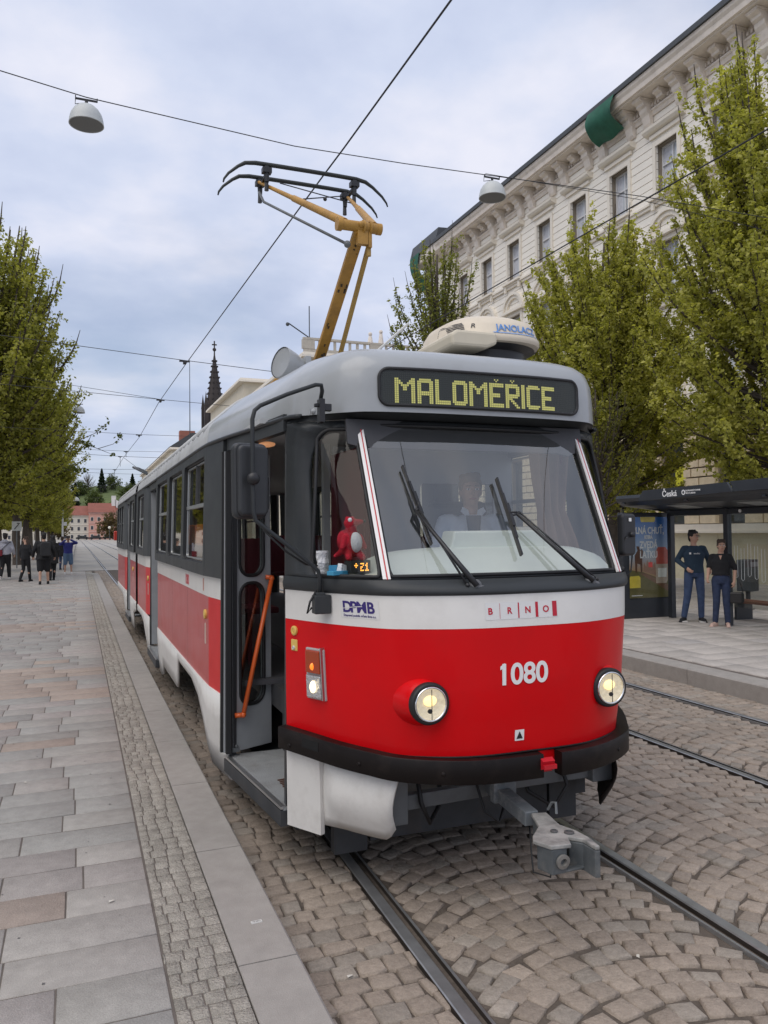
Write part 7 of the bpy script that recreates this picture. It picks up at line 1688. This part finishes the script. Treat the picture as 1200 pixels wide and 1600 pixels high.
# people on the left platform
PI = math.pi
wr_, H, J = person('person in pale grey hoodie and black trousers walking away at the left edge', (-2.66, 34.3, .2), PI-.1, 1.84, dict(
    Lk=(-.10, -.10, .52), La=(-.12, -.12, .10), Rk=(.10, .02, .50), Ra=(.12, .22, .14), Rt=(0, -1, -.3), Le=(-.27, .05, 1.16), Lw=(-.29, -.10, .95)), M_greyc, M_blackc, M_whsh, 'short', M_hairb, vox=.022, build=1.12, loose=1.15)
b = MB(); b.ball((0, .12, 1.44), .11, 12, 8, sc=(1.1, .7, .7)); b.build('hood', M_greyc, wr_, smooth=True)
cb = thing('crossbody_bag', 'dark bag with red flap slung across the back of the pale hoodie', 'bag', (-2.66, 34.3, .2), PI-.1); b = MB(); b.bar((-.19, .155, 1.50), (.17, .165, 1.12), .05, .012); b.bar((-.19, .155, 1.50), (-.18, -.12, 1.40), .05, .012); b.build('strap', M_blackc, cb); b = MB(); b.box((.22, .17, 1.06), (.30, .09, .24)); b.build('pouch', mat('bag_red', (.18,.012,.02), .7), cb, bevel=.03)
person('woman in black outfit with dark hair looking back over her shoulder', (-1.83, 32.5, .2), PI-.5, 1.70, dict(
    Lk=(-.08, -.10, .50), La=(-.06, -.20, .09), Rk=(.10, -.02, .50), Ra=(.14, .14, .10), Le=(-.22, .0, 1.16), Lw=(-.25, -.12, .95)), M_blackc, M_blackc, M_blackc, 'long', M_hairbr, head_turn=1.9, vox=.022, shoulder=.165)
rm, H, J = person('broad man in black jacket and shorts with bare calves walking away', (-1.13, 30.5, .2), PI+.1, 1.85, dict(
    Lk=(-.12, -.05, .50), La=(-.14, -.08, .09), Rk=(.11, -.0, .50), Ra=(.12, .12, .10), Le=(-.31, .06, 1.14), Lw=(-.34, -.06, .92), Re=(.31, .06, 1.14), Rw=(.33, -.08, .93)), M_blackc, M_blackc, M_blackc, 'curly', M_hairb, vox=.022, build=1.25, shoulder=.21, shorts=True, loose=1.2, coat=.12)
bk = thing('backpack', 'black backpack on the back of the broad man in shorts', 'backpack', (-1.13, 30.5, .2), PI+.1); b = MB(); b.prism([(x, z) for x, z in rrect(-.17, .17, 1.0, 1.50, .08, 4)], (-.05, .16, 0), (1,0,0), (0,0,1), (0,1,0), .17); b.build('pack', mat('backpack_black', (.02,.02,.022), .7, var=.3), bk, bevel=.03)
b = MB(); b.bar((-.16, .1, 1.50), (-.14, -.14, 1.35), .05, .012); b.bar((.10, .1, 1.50), (.12, -.14, 1.35), .05, .012); b.build('strap', M_blackc, bk)
person('woman in long black coat and boots beside the man with the backpack', (-.90, 32.9, .2), PI+.2, 1.74, dict(
    Lk=(-.07, -.05, .50), La=(-.06, -.12, .09), Rk=(.08, 0, .50), Ra=(.10, .12, .10)), M_blackc, M_blackc, M_blackc, 'long', M_hairb, vox=.022, shoulder=.17, coat=.30)
person('person in dark jacket and blue skirt standing behind the photographer in blue', (-.72, 42.6, .2), PI-.3, 1.66, None, M_blackc, M_jean, M_blackc, 'short', M_hairbr, vox=.024, coat=.25)
rp, H, J = person('photographer in royal blue jacket and denim shorts, elbows raised, camera at the face', (-.40, 37.7, .2), .0, 1.70, dict(
    Lk=(-.12, -.02, .50), La=(-.14, .0, .09), Rk=(.12, -.02, .50), Ra=(.14, .0, .09), Le=(-.34, -.16, 1.36), Lw=(-.10, -.22, 1.56), Re=(.37, -.14, 1.42), Rw=(.10, -.22, 1.57)), M_bluec, mat('denim_grey', (.10,.16,.25), .85), M_whsh, 'short', M_hairbr, vox=.022, build=1.1, shorts=True, loose=1.1, face=False)
cm = thing('camera', 'black camera held to the face of the photographer in royal blue', 'camera', (-.40, 37.7, .2)); b = MB(); b.box((0, -.17, 1.59), (.15, .08, .10)); b.build('body', M_blk, cm, bevel=.01); b = MB(); b.tube([(0, -.2, 1.59), (0, -.30, 1.59)], .035, n=12); b.build('lens', M_blk, cm)
# driver in the cab
M_shirt = mat('shirt_pale_blue', (.70,.76,.86), .8, var=.08, bump=.2, bscale=40)
rd, H, J = person('driver in pale blue shirt seated behind the windscreen of the tram', (2.60, 4.98, .66), -.32, 1.72, dict(
    Lk=(-.12, -.42, .93), La=(-.12, -.40, .50), Rk=(.12, -.42, .93), Ra=(.12, -.40, .50), Lh=(-.09, -.02, .92), Rh=(.09, -.02, .92), Le=(-.27, -.10, 1.18), Lw=(-.16, -.36, 1.14), Re=(.27, -.10, 1.18), Rw=(.16, -.36, 1.14)), M_shirt, M_blackc, M_blackc, 'short', mat('hair_fair', (.22,.16,.10), .6), vox=.012, build=1.02)
b = MB(); b.add([(-.055, -.128, 1.44), (-.035, -.150, 1.25), (.035, -.150, 1.25), (.055, -.128, 1.44)], [(0,1,2,3)]); b.build('waistcoat', M_navy, rd)
for sx in (-1, 1): b = MB(); b.add([(sx*.02, -.125, 1.40), (sx*.09, -.115, 1.47), (sx*.075, -.10, 1.50), (sx*.035, -.09, 1.48)], [(0,1,2,3)]); b.build('collar', M_shirt, rd, solid=.006)
ds = thing('driver_seat', 'dark driver seat inside the cab behind the windscreen', 'seat', (2.60, 5.15, .90), -.32); b = MB(); b.box((0, -.10, .62), (.46, .48, .10)); b.build('cushion', M_blk, ds, bevel=.04); b = MB(); b.box((0, .17, .98), (.46, .10, .62)); b.build('backrest', M_blk, ds, bevel=.05); b = MB(); b.tube([(0, -.05, 0), (0, -.05, .57)], .05); b.build('pedestal', M_blk, ds)
# things standing in the left corner of the windscreen
M_plush = mat('plush_red', (.42,.006,.022), .95, bump=.8, bscale=170, var=.2, vscale=20); M_plw = mat('plush_white', (.68,.68,.70), .95, bump=.6, bscale=170)
pl = thing('plush_toy', 'red plush animal with white belly and pointed snout sitting inside the left corner pane', 'toy', (1.372, 4.02, 1.822), .15)
b = MB(); b.ball((0, 0, .085), .062, 18, 14, sc=(1.0, .85, 1.25)); b.ball((-.035, .02, .10), .045, 14, 10, sc=(.8, .9, 1.3)); cap(b, (.0, 0, .14), (.0, -.005, .19), .034, .03); b.ball((-.004, -.003, .195), .036, 14, 10, sc=(1, 1, .95)); cap(b, (.01, -.012, .197), (.055, -.022, .203), .024, .012)
for sx in (-1, 1): cap(b, (sx*.045, -.02, .12), (sx*.068, -.03, .065), .017, .014); cap(b, (sx*.032, -.03, .03), (sx*.04, -.055, .012), .022, .019)
cap(b, (-.05, .02, .04), (-.085, .02, .02), .018, .010); b.ball((-.022, .0, .222), .011, 8, 6); b.ball((.012, .0, .224), .010, 8, 6); cap(b, (-.02, 0, .22), (.03, 0, .212), .012, .008)
fuse(b, 'body', M_plush, pl, vox=.0045, sm=2)
b = MB(); b.ball((.010, -.036, .092), .046, 16, 12, sc=(.80, .72, 1.2)); b.build('belly', M_plw, pl, smooth=True)
b = MB(); b.ball((-.018, -.028, .212), .012, 10, 8); b.build('eye', M_plw, pl, smooth=True); b = MB(); b.ball((.070, -.027, .206), .009, 10, 8); b.build('nose', M_blk, pl, smooth=True)
lb_ = thing('led_clock', 'small black box with orange dot digits under the plush toy', 'display', (1.40, 3.995, 1.748), .30); b = MB(); b.box((0, 0, .035), (.135, .06, .07)); b.build('case', M_blk, lb_, bevel=.004)
b = MB(); rgc = random.Random(5)
pat = ['..#...###..#.', '.###....#.##.', '..#...##...#.', '......#....#.', '......###.###']
for j, row in enumerate(pat):
    for i, c in enumerate(row):
        if c == '#': b.box((-.048+i*.008, -.0315, .052-j*.009), (.0055, .002, .006))
b.build('digits', mat('led_orange', (.8,.35,.05), .5, emit=(1,.42,.06), estr=1.6), lb_)
pp = thing('paper_bag', 'crumpled white paper bag in the corner of the windscreen shelf', 'bag', (1.235, 4.10, 1.745), .3); b = MB(); rgc = random.Random(8)
b.grid(lambda a, z: Vector(((.036+.006*math.sin(z*40+a*3))*math.cos(a), .02*math.sin(a)+.004*math.sin(z*90), z)), [i*math.pi/6 for i in range(13)], [0, .03, .06, .09, .115, .125]); b.build('paper', mat('paper_white', (.72,.72,.72), .8, bump=.8, bscale=60), pp)
p2 = thing('tissue_pack', 'blue and white packet lying in front of the paper bag', 'packet', (1.285, 3.975, 1.742), .45); b = MB(); b.box((0, 0, .012), (.12, .05, .022)); b.box((.0, .02, .03), (.10, .004, .045)); b.build('packet', mat('packet_blue', (.05,.28,.45), .5), p2, bevel=.004); b = MB(); b.box((.03, .0, .030), (.05, .03, .05), rot=Matrix.Rotation(.3, 3, 'Y')); b.build('tissue', mat('paper_white', (.72,.72,.72), .8), p2)
